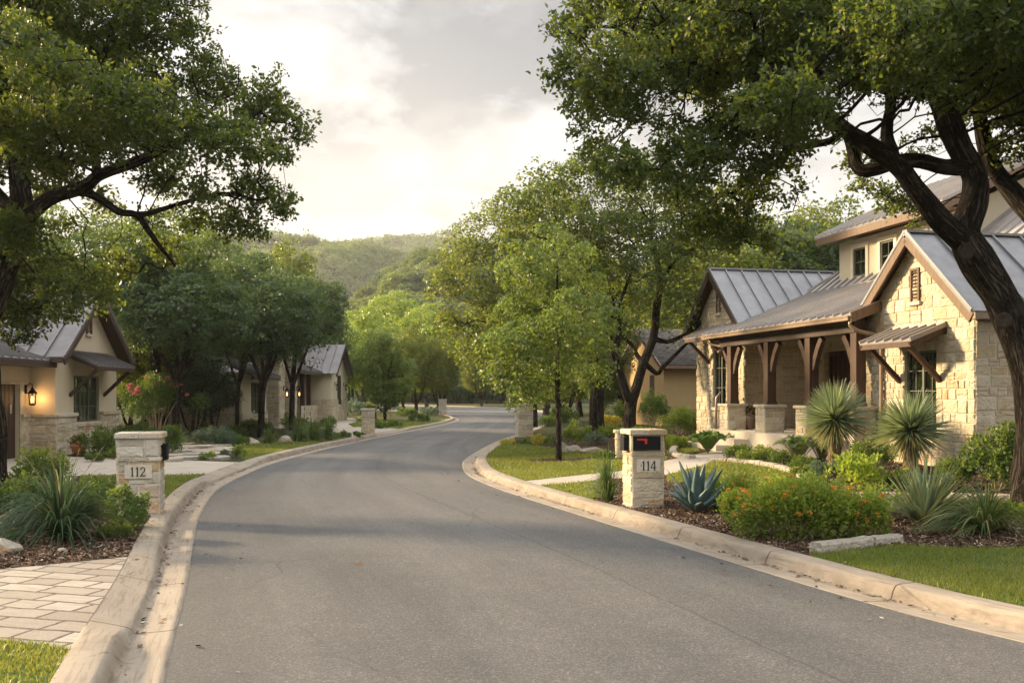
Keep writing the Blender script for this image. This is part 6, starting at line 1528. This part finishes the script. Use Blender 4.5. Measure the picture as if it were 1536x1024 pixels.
def yucca(label, px, pyb, pyh, rp, seed):
    p = G(px, pyb); D = p[1]; r = rp/FPX*D; hz = (pyb-pyh)/FPX*D; rng = np.random.default_rng(seed); t = thing('yucca_tree', label, 'yucca', tuple(p), 0, 'spherical-headed yuccas before the stone house')
    m = MB(); prof = [(.16, -.05), (.15, .05), (.125, .2), (.12, hz*.6), (.14, hz*.85), (.10, hz+.02)]; m.lathe((0, 0, 0), prof, 14)
    for i in range(260):                     # old leaf bases
        a = rng.uniform(0, 6.28); z = rng.uniform(.1, hz); rr = .125; c = np.array([math.cos(a)*rr, math.sin(a)*rr, z]); o = np.array([math.cos(a)*.25, math.sin(a)*.25, rng.uniform(-1, -.5)]); s = np.array([-math.sin(a), math.cos(a), 0])*.014
        m.add([c-s, c+s, c+o*.09+s*.3, c+o*.09-s*.3], [(0, 1, 2, 3)])
    m.build('trunk', M['yucca_trunk'], t)
    n = 1250; d = rng.normal(size=(n, 3)); d /= np.linalg.norm(d, axis=1)[:, None]; d[:, 2] = d[:, 2]*.95+.06; d /= np.linalg.norm(d, axis=1)[:, None]
    lng = r*rng.uniform(.86, 1.06, n)*np.where(d[:, 2] < -.5, .8, 1)*(1+.09*np.sin(3*np.arctan2(d[:, 1], d[:, 0])+seed*2)+.05*np.sin(7*d[:, 2]+seed)); s = np.cross(d, [0, 0, 1.]); s /= np.linalg.norm(s, axis=1)[:, None]+1e-6; tw = rng.uniform(-.6, .6, n)[:, None]; u = np.cross(s, d); s = s*np.cos(tw)+u*np.sin(tw)
    w = .0095; c0 = np.array([0, 0, hz]); K = 4; rows = []
    for k in range(K+1):
        q = k/K; c = c0+d*(.05+lng*q)[:, None]; c[:, 2] -= .05*q*q*lng*(1-d[:, 2]); ww = w*(.7+.5*math.sin(q*math.pi))*(1-q**3)+.0006; rows.append(np.stack([c-s*ww, c+s*ww], 1))
    V = np.stack(rows, 1); V[:, :, 0, :] += u[:, None, :]*.004; i = (np.arange(n)[:, None]*(2*(K+1))+np.arange(K)[None]*2).ravel(); mi = np.repeat(((d[:, 2] < -.25) & (rng.random(n) < .5)).astype(int), K)
    np_mesh('leaf_head', V.reshape(-1, 3), np.column_stack([i, i+1, i+3, i+2]), [M['blade_yucca'], M['blade_straw']], t, midx=mi)
def agave(label, px, py, hw, hp, seed=3, mat='agave_skin', n=30, wl=.085):
    p = G(px, py); D = p[1]; R_ = hw/FPX*D; Hh = hp/FPX*D; p[1] += .15; p[2] = h1(p[0], p[1]); rng = np.random.default_rng(seed); t = thing('agave', label, 'agave', tuple(p), 0)
    for i in range(n):
        f = i/n; a = i*2.39996+.3; el = R(84-70*f**.85); Lh = (Hh*.98 if f < .4 else R_*1.12)*rng.uniform(.88, 1.05)*(1 if f > .1 else .92); out = np.array([math.cos(a), math.sin(a), 0]); s = np.array([-math.sin(a), math.cos(a), 0]); K = 10; rows = []
        pos = out*.03+np.array([0, 0, .03]); e = el; V = []
        for k in range(K+1):
            q = k/K; w = wl*(.62+1.2*q-.1*q*q if q < .35 else (1.03*(1-((q-.35)/.65)**1.7)+.0))*.9+.001; nrm = -out*math.sin(e)+np.array([0, 0, math.cos(e)])
            ch = .45*w*(1-q*.6); th = .012*(1-q)+.002
            V += [pos-s*w+nrm*ch, pos-s*w*.5+nrm*ch*.2, pos, pos+s*w*.5+nrm*ch*.2, pos+s*w+nrm*ch, pos+s*w*.5-nrm*(th+.01*(1-q)), pos-nrm*th*2.2, pos-s*w*.5-nrm*(th+.01*(1-q))]
            pos = pos+(out*math.cos(e)+np.array([0, 0, math.sin(e)]))*Lh/K; e += R(rng.uniform(-3, 1))*(.6+f*2.0)*(-1 if (k < 6 and f > .55) else 1)*(.5)
            if pos[2] < .02: pos[2] = .02
        F = [(k*8+j, k*8+(j+1) % 8, (k+1)*8+(j+1) % 8, (k+1)*8+j) for k in range(K) for j in range(8)]
        m = MB(); m.add(V, F); m.add([pos+s*.002, pos-s*.002, pos+(out*math.cos(e)+np.array([0, 0, math.sin(e)]))*.03], [(0, 1, 2)]); m.build('leaf', M[mat], t, True)
def fronds(label, px, py, hw, hp, mat='fern_leaf', n=16, name='sago_palm', cat='cycad', nl=26, lw=.02, seed=None, group=None, arch=.6):
    p = G(px, py); D = p[1]; R_ = hw/FPX*D; Hh = hp/FPX*D; rng = np.random.default_rng(seed or int(px+py)); t = thing(name, label, cat, tuple(p), 0, group); Lv = []; m = MB()
    for i in range(n):
        a = rng.uniform(0, 6.28); q = rng.uniform(.35, 1); out = np.array([math.cos(a), math.sin(a), 0]); s = np.array([-math.sin(a), math.cos(a), 0]); P = []
        for k in range(nl+1): f = k/nl; P.append(out*R_*q*f**.9+np.array([0, 0, 1.])*(Hh*(1.15-q*.45)*math.sin(f*math.pi*(.5+arch*.28))))
        m.tube(P[::4]+[P[-1]], .006, 4)
        for k in range(3, nl):
            f = k/nl; d = P[k+1]-P[k]; d /= np.linalg.norm(d)+1e-6; ll = R_*.30*math.sin(math.pi*min(1, f*.9+.08))**.7*rng.uniform(.85, 1.1)
            for sg in (-1, 1):
                o = s*sg*.85+d*.5+np.array([0, 0, .25]); o /= np.linalg.norm(o); wv = d*lw*.5; Lv.append([P[k], P[k]+o*ll*.4+wv, P[k]+o*ll, P[k]+o*ll*.4-wv])
    leaf_mesh('frond', np.array(Lv), mat, t); m.build('stem', M['petiole'], t)
def rock(label, px, py, hw, hp, seed, dep=.7, group=None, name='boulder', mat='boulder'):
    p = G(px, py); D = p[1]; a = hw/FPX*D; h = hp/FPX*D; rng = np.random.default_rng(seed); p[1] += a*dep*.6; p[2] = h1(p[0], p[1])
    nu, nv = 26, 16; V = []
    pl = [(v/np.linalg.norm(v), rng.uniform(.62, .98)) for v in rng.normal(size=(16, 3))]
    for j in range(nv+1):
        for i in range(nu):
            th = math.pi*j/nv; ph = 2*math.pi*i/nu; d = np.array([math.sin(th)*math.cos(ph), math.sin(th)*math.sin(ph), math.cos(th)]); r = 1.
            for nrm, o in pl:
                q = d.dot(nrm)
                if q > 1e-3: r = min(r, o/q)
            r *= 1+.03*math.sin(9*ph+3*th)*math.sin(7*th+ph*2); V.append((d[0]*r*a, d[1]*r*a*dep, d[2]*r*h*1.0+h*.10))
    m = MB(); m.add(V, [(j*nu+i, (j+1)*nu+i, (j+1)*nu+(i+1) % nu, j*nu+(i+1) % nu) for j in range(nv) for i in range(nu)]); o = m.build(name, M[mat], None, False); o.location = tuple(p); tag(o, label, 'rock' if name != 'edging_stone' else 'edging', group)
# --- right side
def lantana(label, px, py, hw, hp, seed, **k): return bush(label, px, py, hw, hp, 'lantana_leaf', 'lantana', 'lantana', L=.046, seed=seed, flower=('orange_petal', int(k.pop('nf', 60)), .045), **k)
leafmat('lantana_leaf', [(.03, .06, .012), (.075, .12, .018), (.19, .23, .03)], (.2, .28, .03), (.3, .36, .04), 2)
lantana('wide spreading lantana with orange flowers at the kerb between the agave and the edging stones', 1195, 812, 92, 92, 11, nf=70, dep=.55, lumps=80, dn=1.5)
lantana('right end lobe of the lantana bank, behind the edging stones', 1285, 808, 56, 72, 12, nf=22, dep=.7, lumps=44, dn=1.4)
lantana('left end lobe of the lantana bank, next to the agave', 1118, 800, 42, 62, 13, nf=40, dep=.7, lumps=36, dn=1.4)
bush('yellow-green lantana mound behind the agave', 1100, 762, 58, 48, 'bright_leaf', 'lantana', 'lantana', L=.034, flower=('orange_petal', 30, .036), dep=.6)
bush('yellow-green lantana crest above the orange flowered bank', 1200, 772, 70, 56, 'bright_leaf', 'lantana', 'lantana', L=.034, flower=('orange_petal', 34, .036), dep=.4)
bush('glossy bright green shrub between the two yuccas and the lantana bank', 1290, 742, 50, 56, 'bright_leaf', L=.09, dn=.8)
bush('loose yellow-green plant at the right end of the lantana bank', 1330, 780, 34, 50, 'bright_leaf', L=.07, dn=.6)
bush('dark leafy shrub at the corner of the stone house under the great oak', 1500, 740, 52, 88, 'shrub_leaf', L=.075, dn=.8)
bush('low dark shrub against the house wall right of the right-hand yucca', 1440, 735, 34, 44, 'shrub_leaf', L=.05)
bush('rounded dark shrub between the two yucca trunks', 1310, 712, 36, 52, 'shrub_leaf', L=.05)
bush('grey-green shrub beside the left-hand yucca trunk', 1275, 722, 34, 36, 'gray_shrub_leaf', L=.045)
bush('grey-green mound left of the bright glossy shrub, behind the curved edging', 1238, 726, 28, 32, 'gray_shrub_leaf', L=.04)
bush('small green mound below the cycad', 1205, 708, 24, 22, 'shrub_leaf', L=.04)
bush('low green mound with pink flowers beside the path', 1176, 700, 26, 22, 'shrub_leaf', L=.04, flower=('pink_petal', 12, .025))
bush('low fine-leaved mound near the bend of the garden path', 1140, 694, 34, 24, 'lime_leaf', L=.035, flower=('pink_petal', 6, .02))
bush('low spreading green shrub left of the cycad by the path', 1112, 688, 26, 20, 'lime_leaf', L=.035)
bush('orange-leaved low plants along the edging by the glossy shrub', 1258, 742, 18, 12, 'pink_petal', 'ground_plant', 'plant', L=.04)
fronds('dark arching cycad left of the yucca by the porch', 1196, 700, 42, 46, 'shrub_leaf', 26, seed=5)
fronds('second dark cycad nearer the left-hand yucca trunk', 1232, 700, 30, 40, 'shrub_leaf', 18, seed=6)
fronds('bright green fern clump at the inner side of the garden path', 1062, 680, 36, 32, 'fern_leaf', 26, 'fern', 'fern', seed=7, lw=.05)
bush('round dark green shrub right of the fern clump', 1094, 672, 22, 26, 'shrub_leaf')
bush('bright lime low hedge left of the fern clump', 1018, 672, 38, 18, 'bright_leaf', L=.04)
bush('tall light green shrub under the far gable window', 1062, 650, 40, 40, 'lime_leaf', dn=.9)
bush('light green shrub left of the far gable corner', 1022, 652, 34, 40, 'lime_leaf', dn=.9)
blades('spiky green clump beside the first porch plinth', 1080, 664, 34, 36, n=160, seed=4, w=.008)
bush('large dark green shrub beside the bungalow wall', 1012, 636, 38, 72, 'shrub_leaf', L=.08)
bush('dark shrub in front of the bungalow door', 982, 640, 26, 52, 'shrub_leaf', L=.07)
bush('golden yellow shrub behind the twin-trunk oak', 915, 640, 22, 16, 'gold_leaf', L=.05)
bush('lime green shrub under the golden yellow one', 918, 655, 26, 16, 'bright_leaf', L=.05)
bush('green shrub behind the stout oak trunk', 940, 630, 24, 26, 'lime_leaf', L=.06)
bush('feathery green shrub right of the lawn tree trunk', 866, 668, 24, 36, 'lime_leaf', L=.05)
bush('grey-green low shrub at the foot of the stout oak', 892, 668, 20, 20, 'gray_shrub_leaf', L=.045)
bush('small dark shrub at the golden pillar base', 787, 668, 13, 11, 'shrub_leaf', L=.04)
bush('yellow low shrub left of the golden pillar', 762, 667, 14, 8, 'gold_leaf', L=.04)
bush('yellow-green low shrub right of the golden pillar', 812, 668, 16, 16, 'gold_leaf', L=.04)
bush('dark green low shrub just left of the lawn tree trunk', 828, 668, 13, 15, 'shrub_leaf', L=.04)
bush('light shrub at the far kerb beyond the golden pillar', 822, 640, 18, 16, 'lime_leaf', L=.05)
bush('dark low hedge behind the golden pillar', 850, 634, 26, 22, 'shrub_leaf', L=.06)
bush('low shrub between the stout oak and the pillar', 945, 668, 18, 16, 'lime_leaf', L=.05)
rock('pale limestone boulder left of the group behind the lawn tree', 846, 678, 12, 15, 1, group='boulders behind the lawn tree'); rock('blocky pale boulder in the middle of the group behind the lawn tree', 862, 679, 17, 14, 2, group='boulders behind the lawn tree'); rock('long flat pale boulder at the right of the group behind the lawn tree', 892, 679, 26, 9, 3, .5, group='boulders behind the lawn tree')
blades('tall fine grass clump at the left foot of the number 114 pillar', 912, 752, 36, 78, n=330, w=.007, droop=.9, seed=9)
agave('large blue-grey agave beside the number 114 pillar', 1048, 770, 52, 82)
yucca('left-hand yucca with round blue-green head in front of the porch', 1252, 706, 630, 52, 1); yucca('right-hand yucca with round yellow-green head in front of the house window', 1366, 722, 645, 54, 2)
blades('large stiff spiky clump right of the lantana bank', 1385, 784, 66, 108, 'blade_yucca', 'spiky_plant', 'spiky plant', n=340, w=.016, droop=.2, spread=1.3, stiff=1, seed=12, straw=.2)
blades('low arching spiky clump at the right edge under the oak trunk', 1478, 800, 84, 78, 'blade_green', 'spiky_plant', 'spiky plant', n=520, w=.009, droop=.8, stalks=4, seed=13, straw=.2)
blades('low yellowish grass behind the right-hand spiky clumps', 1440, 778, 50, 30, 'blade_green', n=260, seed=14)
def edging(path, w, h, name, label, mat, zoff=0., seg=.55, gap=.012, seed=1, top=.0):
    """row of low border stones following a line"""
    rng = random.Random(seed); P = spline([tuple(G(*p)[:2]) for p in path], .2); s = arclen(P); m = MB(); q = 0
    while q < s[-1]-.1:
        L_ = seg*rng.uniform(.75, 1.2); e = min(q+L_, s[-1]); k = 4; A = []
        for j in range(k+1):
            u = q+gap+(e-q-2*gap)*j/k; x, y = np.interp(u, s, P[:, 0]), np.interp(u, s, P[:, 1]); x2, y2 = np.interp(u+.05, s, P[:, 0]), np.interp(u+.05, s, P[:, 1]); dx, dy = x2-x, y2-y
            if abs(dx)+abs(dy) < 1e-6: dx, dy = x-np.interp(u-.05, s, P[:, 0]), y-np.interp(u-.05, s, P[:, 1])
            l = math.hypot(dx, dy); nx, ny = -dy/l*w/2, dx/l*w/2; z = h1(x, y)+zoff; hh = h*rng.uniform(.92, 1.08)
            A.append([(x-nx, y-ny, z-.08), (x-nx*.97, y-ny*.97, z+hh*.75), (x-nx*.75, y-ny*.75, z+hh), (x+nx*.75, y+ny*.75, z+hh), (x+nx*.97, y+ny*.97, z+hh*.75), (x+nx, y+ny, z-.08)])
        V = [v for r in A for v in r]; F = [(j*6+i, (j+1)*6+i, (j+1)*6+i+1, j*6+i+1) for j in range(k) for i in range(5)]+[tuple(range(6)), tuple(k*6+i for i in range(5, -1, -1))]
        m.add(V, F); q = e
    o = m.build(name, mat, None, False); tag(o, label, 'edging'); return o
edging(EDGE, .16, .085, 'stone_edging', 'curved pale stone edging between the lawn and the yucca bed', M['boulder'], seg=.6, seed=4)
edging([(1020, 668), (1010, 676), (1014, 684), (1040, 688)], .18, .09, 'stone_edging', 'short pale stone edging at the fern bed beside the path', M['boulder'], seed=5)
edging([(1222, 829), (1262, 823), (1303, 818)], .17, .11, 'edging_stone', 'longer grey edging stone at the kerb in front of the lantana', M['boulder'], seg=3, seed=6)
edging([(1306, 817), (1330, 814), (1352, 813)], .15, .10, 'edging_stone', 'shorter grey edging stone at the end of the lantana bed', M['boulder'], seg=3, seed=7)
bush('dark leafy shrub against the porch edge between the steps and the left-hand yucca', 1168, 668, 26, 30, 'shrub_leaf', L=.05)
bush('dense dark shrub in front of the third porch plinth', 1215, 672, 28, 32, 'shrub_leaf', L=.05)
bush('green shrub in front of the corner plinth with the downspout', 1300, 684, 30, 36, 'shrub_leaf', L=.055)
bush('low green groundcover at the foot of the right-hand yucca', 1348, 735, 34, 26, 'lime_leaf', L=.045)
bush('grey-green groundcover right of the right-hand yucca trunk', 1402, 742, 36, 28, 'gray_shrub_leaf', L=.045)
bush('small dark mound between the left-hand yucca and the curved edging', 1222, 716, 22, 20, 'shrub_leaf', L=.04)
bush('low feathery plant at the outer bend of the curved edging', 1196, 716, 16, 14, 'lime_leaf', L=.035)
bush('sprawling green groundcover behind the stiff spiky clump', 1402, 768, 40, 22, 'lime_leaf', L=.04)
bush('tall leafy branch-like shrub at the far right under the oak', 1528, 742, 34, 100, 'shrub_leaf', L=.07, dn=.7)
bush('low bright plants at the right edge in front of the edging', 1520, 775, 36, 18, 'lime_leaf', L=.04)
bush('low green hedge along the cottage front, left part', 300, 655, 26, 18, 'shrub_leaf', L=.05)
bush('wide low green mound before the cottage oaks', 345, 668, 30, 14, 'shrub_leaf', L=.045)
bush('dense green shrub mass left of the clipped round hedge', 388, 652, 22, 22, 'shrub_leaf', L=.05)
bush('leafy green shrub right of the clipped round hedge', 440, 648, 22, 24, 'shrub_leaf', L=.05)
bush('low shrub at the foot of the third cottage oak', 460, 655, 20, 16, 'lime_leaf', L=.045)
bush('low dark groundcover right of the flower pot', 140, 692, 18, 12, 'shrub_leaf', L=.04)
bush('dark green shrub in the left bed between the oak foot and the spiky clump', 30, 770, 44, 48, 'shrub_leaf', L=.055)
bush('low sprawling greenery behind the spiky clump beside the lawn', 150, 742, 36, 24, 'shrub_leaf', L=.045)
bush('green shrub left of the lawn tree boulders', 905, 690, 20, 14, 'shrub_leaf', L=.045)
bush('rounded green shrub right of the stout oak by the garden path', 965, 664, 24, 24, 'lime_leaf', L=.05)
bush('dark shrub row under the far gable of the stone house', 1086, 640, 24, 26, 'shrub_leaf', L=.05)
# --- porch things
def house_pt(x, y, z):
    c, s = math.cos(R(12)), math.sin(R(12)); return np.array([8.34+c*x-s*y, 18+s*x+c*y, z])
def chair():
    p = house_pt(1.1, 6.6, .88); t = thing('armchair', 'dark metal armchair with pale cushions on the porch', 'chair', tuple(p), R(190))
    f = MB()
    for x in (-.28, .28):
        f.tube([(-.25, x, 0), (-.25, x, .62), (.28, x, .62), (.30, x, 0)], .018, 6); f.tube([(-.25, x, .62), (-.36, x, 1.0)], .018, 6)
    f.tube([(-.36, -.28, 1.0), (-.36, .28, 1.0)], .018, 6); f.box(-.25, .28, -.28, .28, .36, .39); f.build('frame', M['black_metal'], t)
    c = MB(); c.box(-.22, .28, -.25, .25, .39, .52); o = c.build('seat_cushion', M['cushion'], t); b = o.modifiers.new('b', 'BEVEL'); b.width = .04; b.segments = 3
    c = MB(); c.prism([(-.21, -.25, .52), (-.21, .25, .52), (-.31, .25, .98), (-.31, -.25, .98)], (-.09, 0, -.02)); o = c.build('back_cushion', M['cushion'], t); b = o.modifiers.new('b', 'BEVEL'); b.width = .03; b.segments = 3
chair()
def floor_lantern():
    p = house_pt(.6, 7.15, .88); t = thing('floor_lantern', 'dark metal lantern standing on the porch beside the second plinth', 'lantern', tuple(p))
    m = MB(); m.lathe((0, 0, 0), [(.14, 0), (.14, .04), (.12, .05)], 12); m.lathe((0, 0, .40), [(.15, 0), (.13, .04), (.05, .14), (.02, .16)], 12)
    for k in range(6): a = k*math.pi/3; m.tube([(.125*math.cos(a), .125*math.sin(a), .05), (.15*math.cos(a), .15*math.sin(a), .22), (.125*math.cos(a), .125*math.sin(a), .40)], .008, 5)
    m.tube([(-.05, 0, .55), (-.06, 0, .64), (0, 0, .68), (.06, 0, .64), (.05, 0, .55)], .008, 5); m.build('cage', M['black_metal'], t)
    m = MB(); m.lathe((0, 0, .05), [(.05, 0), (.05, .2), (.01, .21)], 12); m.build('candle', M['cushion'], t, True)
floor_lantern()
def planter():
    p = house_pt(-1.35, 8.6, .54); p = np.array([*G(1124, 668)[:2], 0]); p[2] = h1(p[0], p[1]); t = thing('planter', 'tall narrow bronze planter with red and green foliage at the porch steps', 'planter', tuple(p))
    m = MB(); m.lathe((0, 0, 0), [(.12, 0), (.10, .04), (.07, .2), (.09, .45), (.17, .72), (.20, .80), (.17, .80)], 16); m.build('vase', M['gutter_metal'], t, True)
    rng = np.random.default_rng(2); n = 420; d = rng.normal(size=(n, 3)); d[:, 2] = abs(d[:, 2]); d /= np.linalg.norm(d, axis=1)[:, None]; P = np.array([0, 0, .84])+d*rng.uniform(.1, .24, (n, 1)); o = d; w = np.cross(o, rng.normal(size=(n, 3))); w /= np.linalg.norm(w, axis=1)[:, None]
    Lv = np.stack([P, P+o*.04+w*.02, P+o*.08, P+o*.04-w*.02], 1); leaf_mesh('foliage', Lv[:260], 'shrub_leaf', t); heads(t, P[260:285], 'pink_petal', .06, rng)
planter()
# --- left side
bush('large glossy green shrub at the foot of the leaning oak on the left', 56, 742, 48, 66, 'lime_leaf', L=.07, dn=1.1, dep=.7)
bush('dark shrub behind the spiky clump at the left edge', 5, 775, 60, 60, 'shrub_leaf', L=.06)
bush('green shrub between the spiky clump and the number 112 pillar', 140, 768, 46, 46, 'shrub_leaf', L=.05)
bush('low shrub with small white flowers at the foot of the number 112 pillar', 184, 795, 42, 62, 'shrub_leaf', L=.045, flower=('white_petal', 26, .02), dn=1.2, dep=.7)
bush('low bright green ground plants in front of the white flowered shrub', 170, 806, 30, 20, 'lime_leaf', L=.035)
blades('big dark arching red yucca clump in the left bed', 92, 812, 98, 118, 'blade_dark', 'red_yucca', 'spiky plant', n=760, w=.011, droop=.75, spread=1.2, stalks=7, seed=22, straw=.03)
blades('small grass tuft by the boulder at the left edge', 12, 810, 24, 24, 'blade_green', n=90, seed=23)
rock('pale rock half buried in mulch at the left edge', -2, 832, 32, 22, 11)
rock('small pale stone lying on the mulch below the spiky clump', 92, 828, 9, 6, 12)
bush('dark hedge below the window of the tan house', 150, 684, 42, 42, 'shrub_leaf', L=.055)
bush('dark green hedge right of the window of the tan house', 200, 672, 38, 36, 'shrub_leaf', L=.055)
bush('small yellow-green shrub behind the number 112 pillar', 170, 688, 16, 18, 'lime_leaf', L=.04)
bush('leafy shrub right of the mailbox of the number 112 pillar', 252, 684, 22, 44, 'shrub_leaf', L=.05)
bush('green shrub before the tan house corner by the flower pot', 112, 678, 16, 30, 'shrub_leaf', L=.05)
blades('blue-green spiky agave-like clump beyond the number 112 pillar', 268, 668, 28, 36, 'gray_blade' if False else 'blade_yucca', 'spiky_plant', 'spiky plant', n=70, w=.02, droop=.2, stiff=1, seed=31, straw=0)
bush('low grey-green spreading shrub behind the flagstones', 322, 670, 40, 28, 'gray_shrub_leaf', L=.05, dep=.7)
bush('low feathery shrub at the front of the flagstones', 312, 690, 16, 12, 'lime_leaf', L=.035); bush('small upright green shrub at the corner of the lawn', 356, 686, 13, 18, 'lime_leaf', L=.035); bush('small grey shrub between the two at the flagstones', 336, 687, 9, 12, 'gray_shrub_leaf', L=.035)
rock('flat pale boulder on the far-left lawn edge', 372, 666, 16, 9, 14); rock('pale boulder between the ornamental grasses', 427, 664, 12, 10, 15); rock('long pale stone bordering the flagstones', 318, 672, 24, 5, 16, .4)
g = 'ornamental grasses before the cottage'
blades('fine ornamental grass left of the pale boulder', 404, 666, 16, 26, n=240, group=g, seed=41); blades('fine ornamental grass right of the pale boulder', 447, 663, 20, 34, n=320, group=g, seed=42); blades('tallest ornamental grass in the middle of the row', 470, 662, 22, 36, n=340, group=g, seed=43); blades('ornamental grass at the right end of the row', 492, 661, 20, 34, n=320, group=g, seed=44)
bush('clipped round hedge in front of the cottage pier', 417, 640, 19, 24, 'shrub_leaf', L=.05, spiky=0); bush('dark shrub under the cottage window', 375, 650, 24, 20, 'shrub_leaf', L=.05); bush('dark low hedge behind the oak trunks', 350, 655, 26, 16, 'shrub_leaf', L=.05); bush('green shrub by the cottage entry', 466, 632, 18, 28, 'shrub_leaf', L=.06); bush('low green shrub beside the cottage path', 492, 640, 14, 14, 'shrub_leaf', L=.05)
bush('grey-green rounded shrub at the cottage end gable', 525, 622, 22, 22, 'gray_shrub_leaf', L=.06); bush('dark shrub right of the cottage end gable', 550, 618, 20, 14, 'shrub_leaf', L=.06); bush('green low shrub left of the path pillar', 512, 626, 12, 12, 'shrub_leaf', L=.05)
bush('low dark shrub in the driveway bed left of the plain pillar', 515, 655, 12, 8, 'shrub_leaf', L=.04); bush('low dark shrub next to the plain pillar', 538, 655, 12, 7, 'shrub_leaf', L=.04); bush('low plants behind the plain pillar', 570, 643, 16, 10, 'shrub_leaf', L=.04); blades('grass clump on the far-left lawn', 566, 640, 12, 16, n=120, seed=46)
bush('dark low shrub by the young tree', 592, 640, 14, 9, 'shrub_leaf', L=.05); bush('green mound on the far-left lawn bed', 628, 632, 18, 11, 'shrub_leaf', L=.06); bush('mounded shrub left of the farthest pillar', 645, 624, 16, 14, 'gray_shrub_leaf', L=.06); bush('shrub right of the young tree trunk', 608, 624, 20, 12, 'shrub_leaf', L=.06)
for k, (px, w) in enumerate(((700, 26), (745, 20), (790, 26), (650, 20))): bush('low green verge shrub at the far end of the road', px, 603, w, 9, 'shrub_leaf', L=.12, group='verge shrubs at the far end of the road')
def crape():
    p = G(236, 664); D = p[1]; t = thing('crape_myrtle', 'multi-stemmed crape myrtle with pink flower clusters beside the tan house', 'crape myrtle', tuple(p)); rng = np.random.default_rng(9); sc_ = D/FPX; m = MB(); tips = []
    for i in range(9):
        a = i*.7; q = rng.uniform(.2, .95); e = np.array([math.cos(a)*q*.75, math.sin(a)*q*.7, 62*sc_]); m.tube([(math.cos(a)*.06, math.sin(a)*.06, -.05), e*np.array([.45, .45, .55]), e], [.028, .02, .012], 6); tips.append(e)
    m.build('stem', M['pale_bark'], t, True)
    n = 9000; C = np.array([[rng.normal()*.6, rng.normal()*.5, (66+rng.uniform(-18, 26))*sc_] for _ in range(34)]); idx = rng.integers(0, 24, n); d = rng.normal(size=(n, 3)); d /= np.linalg.norm(d, axis=1)[:, None]; P = C[idx]+d*rng.uniform(.08, .36, (n, 1)); o = d+np.array([0, 0, .5])+rng.normal(size=(n, 3))*.4; o /= np.linalg.norm(o, axis=1)[:, None]; w = np.cross(o, rng.normal(size=(n, 3))); w /= np.linalg.norm(w, axis=1)[:, None]
    leaf_mesh('foliage', np.stack([P, P+o*.03+w*.018, P+o*.07, P+o*.03-w*.018], 1), 'shrub_leaf', t)
    q = []
    for i in range(20): a = rng.uniform(0, 6.28); r_ = rng.uniform(.3, 1.0); q.append(np.array([math.cos(a)*r_, math.sin(a)*r_, (94-20*r_*r_+rng.uniform(-6, 6))*sc_]))
    heads(t, q, 'pink_petal', .15, rng, npet=60)
crape()
def flowerpot():
    p = G(118, 683); t = thing('flower_pot', 'terracotta pot of pale pink flowers beside the tan house', 'flower pot', tuple(p)); m = MB(); m.lathe((0, 0, 0), [(.13, 0), (.19, .20), (.21, .24), (.22, .30), (.19, .30), (.17, .27)], 18); m.build('pot', M['terracotta'], t, True)
    rng = np.random.default_rng(4); n = 500; d = rng.normal(size=(n, 3)); d[:, 2] = abs(d[:, 2]); d /= np.linalg.norm(d, axis=1)[:, None]; P = np.array([0, 0, .32])+d*rng.uniform(.08, .22, (n, 1)); w = np.cross(d, rng.normal(size=(n, 3))); w /= np.linalg.norm(w, axis=1)[:, None]; Lv = np.stack([P, P+d*.03+w*.018, P+d*.06, P+d*.03-w*.018], 1)
    leaf_mesh('foliage', Lv[:420], 'shrub_leaf', t); heads(t, P[420:434], 'pink_petal', .06, rng)
flowerpot()
def flagstones():
    rng = np.random.default_rng(6); P = []
    poly = gp([(238, 690), (262, 676), (285, 668), (330, 668), (346, 676), (330, 690), (290, 692), (262, 692)]); pa = np.array(poly); lo, hi = pa.min(0), pa.max(0); k = 0; pts = []
    while len(pts) < 26 and k < 4000:
        k += 1; q = rng.uniform(lo, hi)
        if inpoly(q[None], poly)[0] and all(np.linalg.norm((q-r)*np.array([1, .8])) > .62 for r in pts): pts.append(q)
    for i, q in enumerate(pts):
        m = MB(); n = 8; a0 = rng.uniform(0, 6.28); z = h1(*q); out = [(q[0]+math.cos(a0+j*6.283/n)*rng.uniform(.30, .46), q[1]+math.sin(a0+j*6.283/n)*rng.uniform(.30, .46)) for j in range(n)]; h = rng.uniform(.05, .11)
        lo_ = [(x, y, z-.05) for x, y in out]; t1 = [(x, y, z+h-.012) for x, y in out]; t2 = [(q[0]+(x-q[0])*.95, q[1]+(y-q[1])*.95, z+h+rng.uniform(-.004, .004)) for x, y in out]
        V = lo_+t1+t2; F = [(r*n+j, r*n+(j+1) % n, (r+1)*n+(j+1) % n, (r+1)*n+j) for r in range(2) for j in range(n)]+[tuple(range(2*n, 3*n))]; m.add(V, F)
        o = m.build('flagstone', M['boulder'], None, False); tag(o, 'irregular pale flagstone of the stepped garden path behind the number 112 pillar', 'flagstone', 'flagstones behind the number 112 pillar')
flagstones()
# a fallen leaf on the road
m_ = MB(); m_.add([(0, 0, .002), (.05, .02, .02), (.11, 0, .006), (.05, -.025, .004)], [(0, 1, 2, 3)]); m_.add([(-.04, .02, .002), (-.01, .05, .014), (.03, .03, .004), (-.01, .01, .006)], [(0, 1, 2, 3)])
o_ = m_.build('dry_leaf', M['litter'], None); pp = G(533, 833); o_.location = (pp[0], pp[1], .028); tag(o_, 'curled dry leaf lying alone on the asphalt', 'leaf')
# warm evening haze
def haze():
    b = 1850.; m, t = newmat('haze'); m.node_tree.links.new(t.n('VolumePrincipled', None, Color=(.96, .97, .97, 1), Density=.00018, Anisotropy=.35).outputs[0], t.out.inputs['Volume'])
    mb = MB(); mb.box(-b, b, -b, b, -3.2, 215); o = mb.build('haze', m, None); tag(o, 'thin warm evening haze softening the hills', 'haze', kind='stuff')
haze()
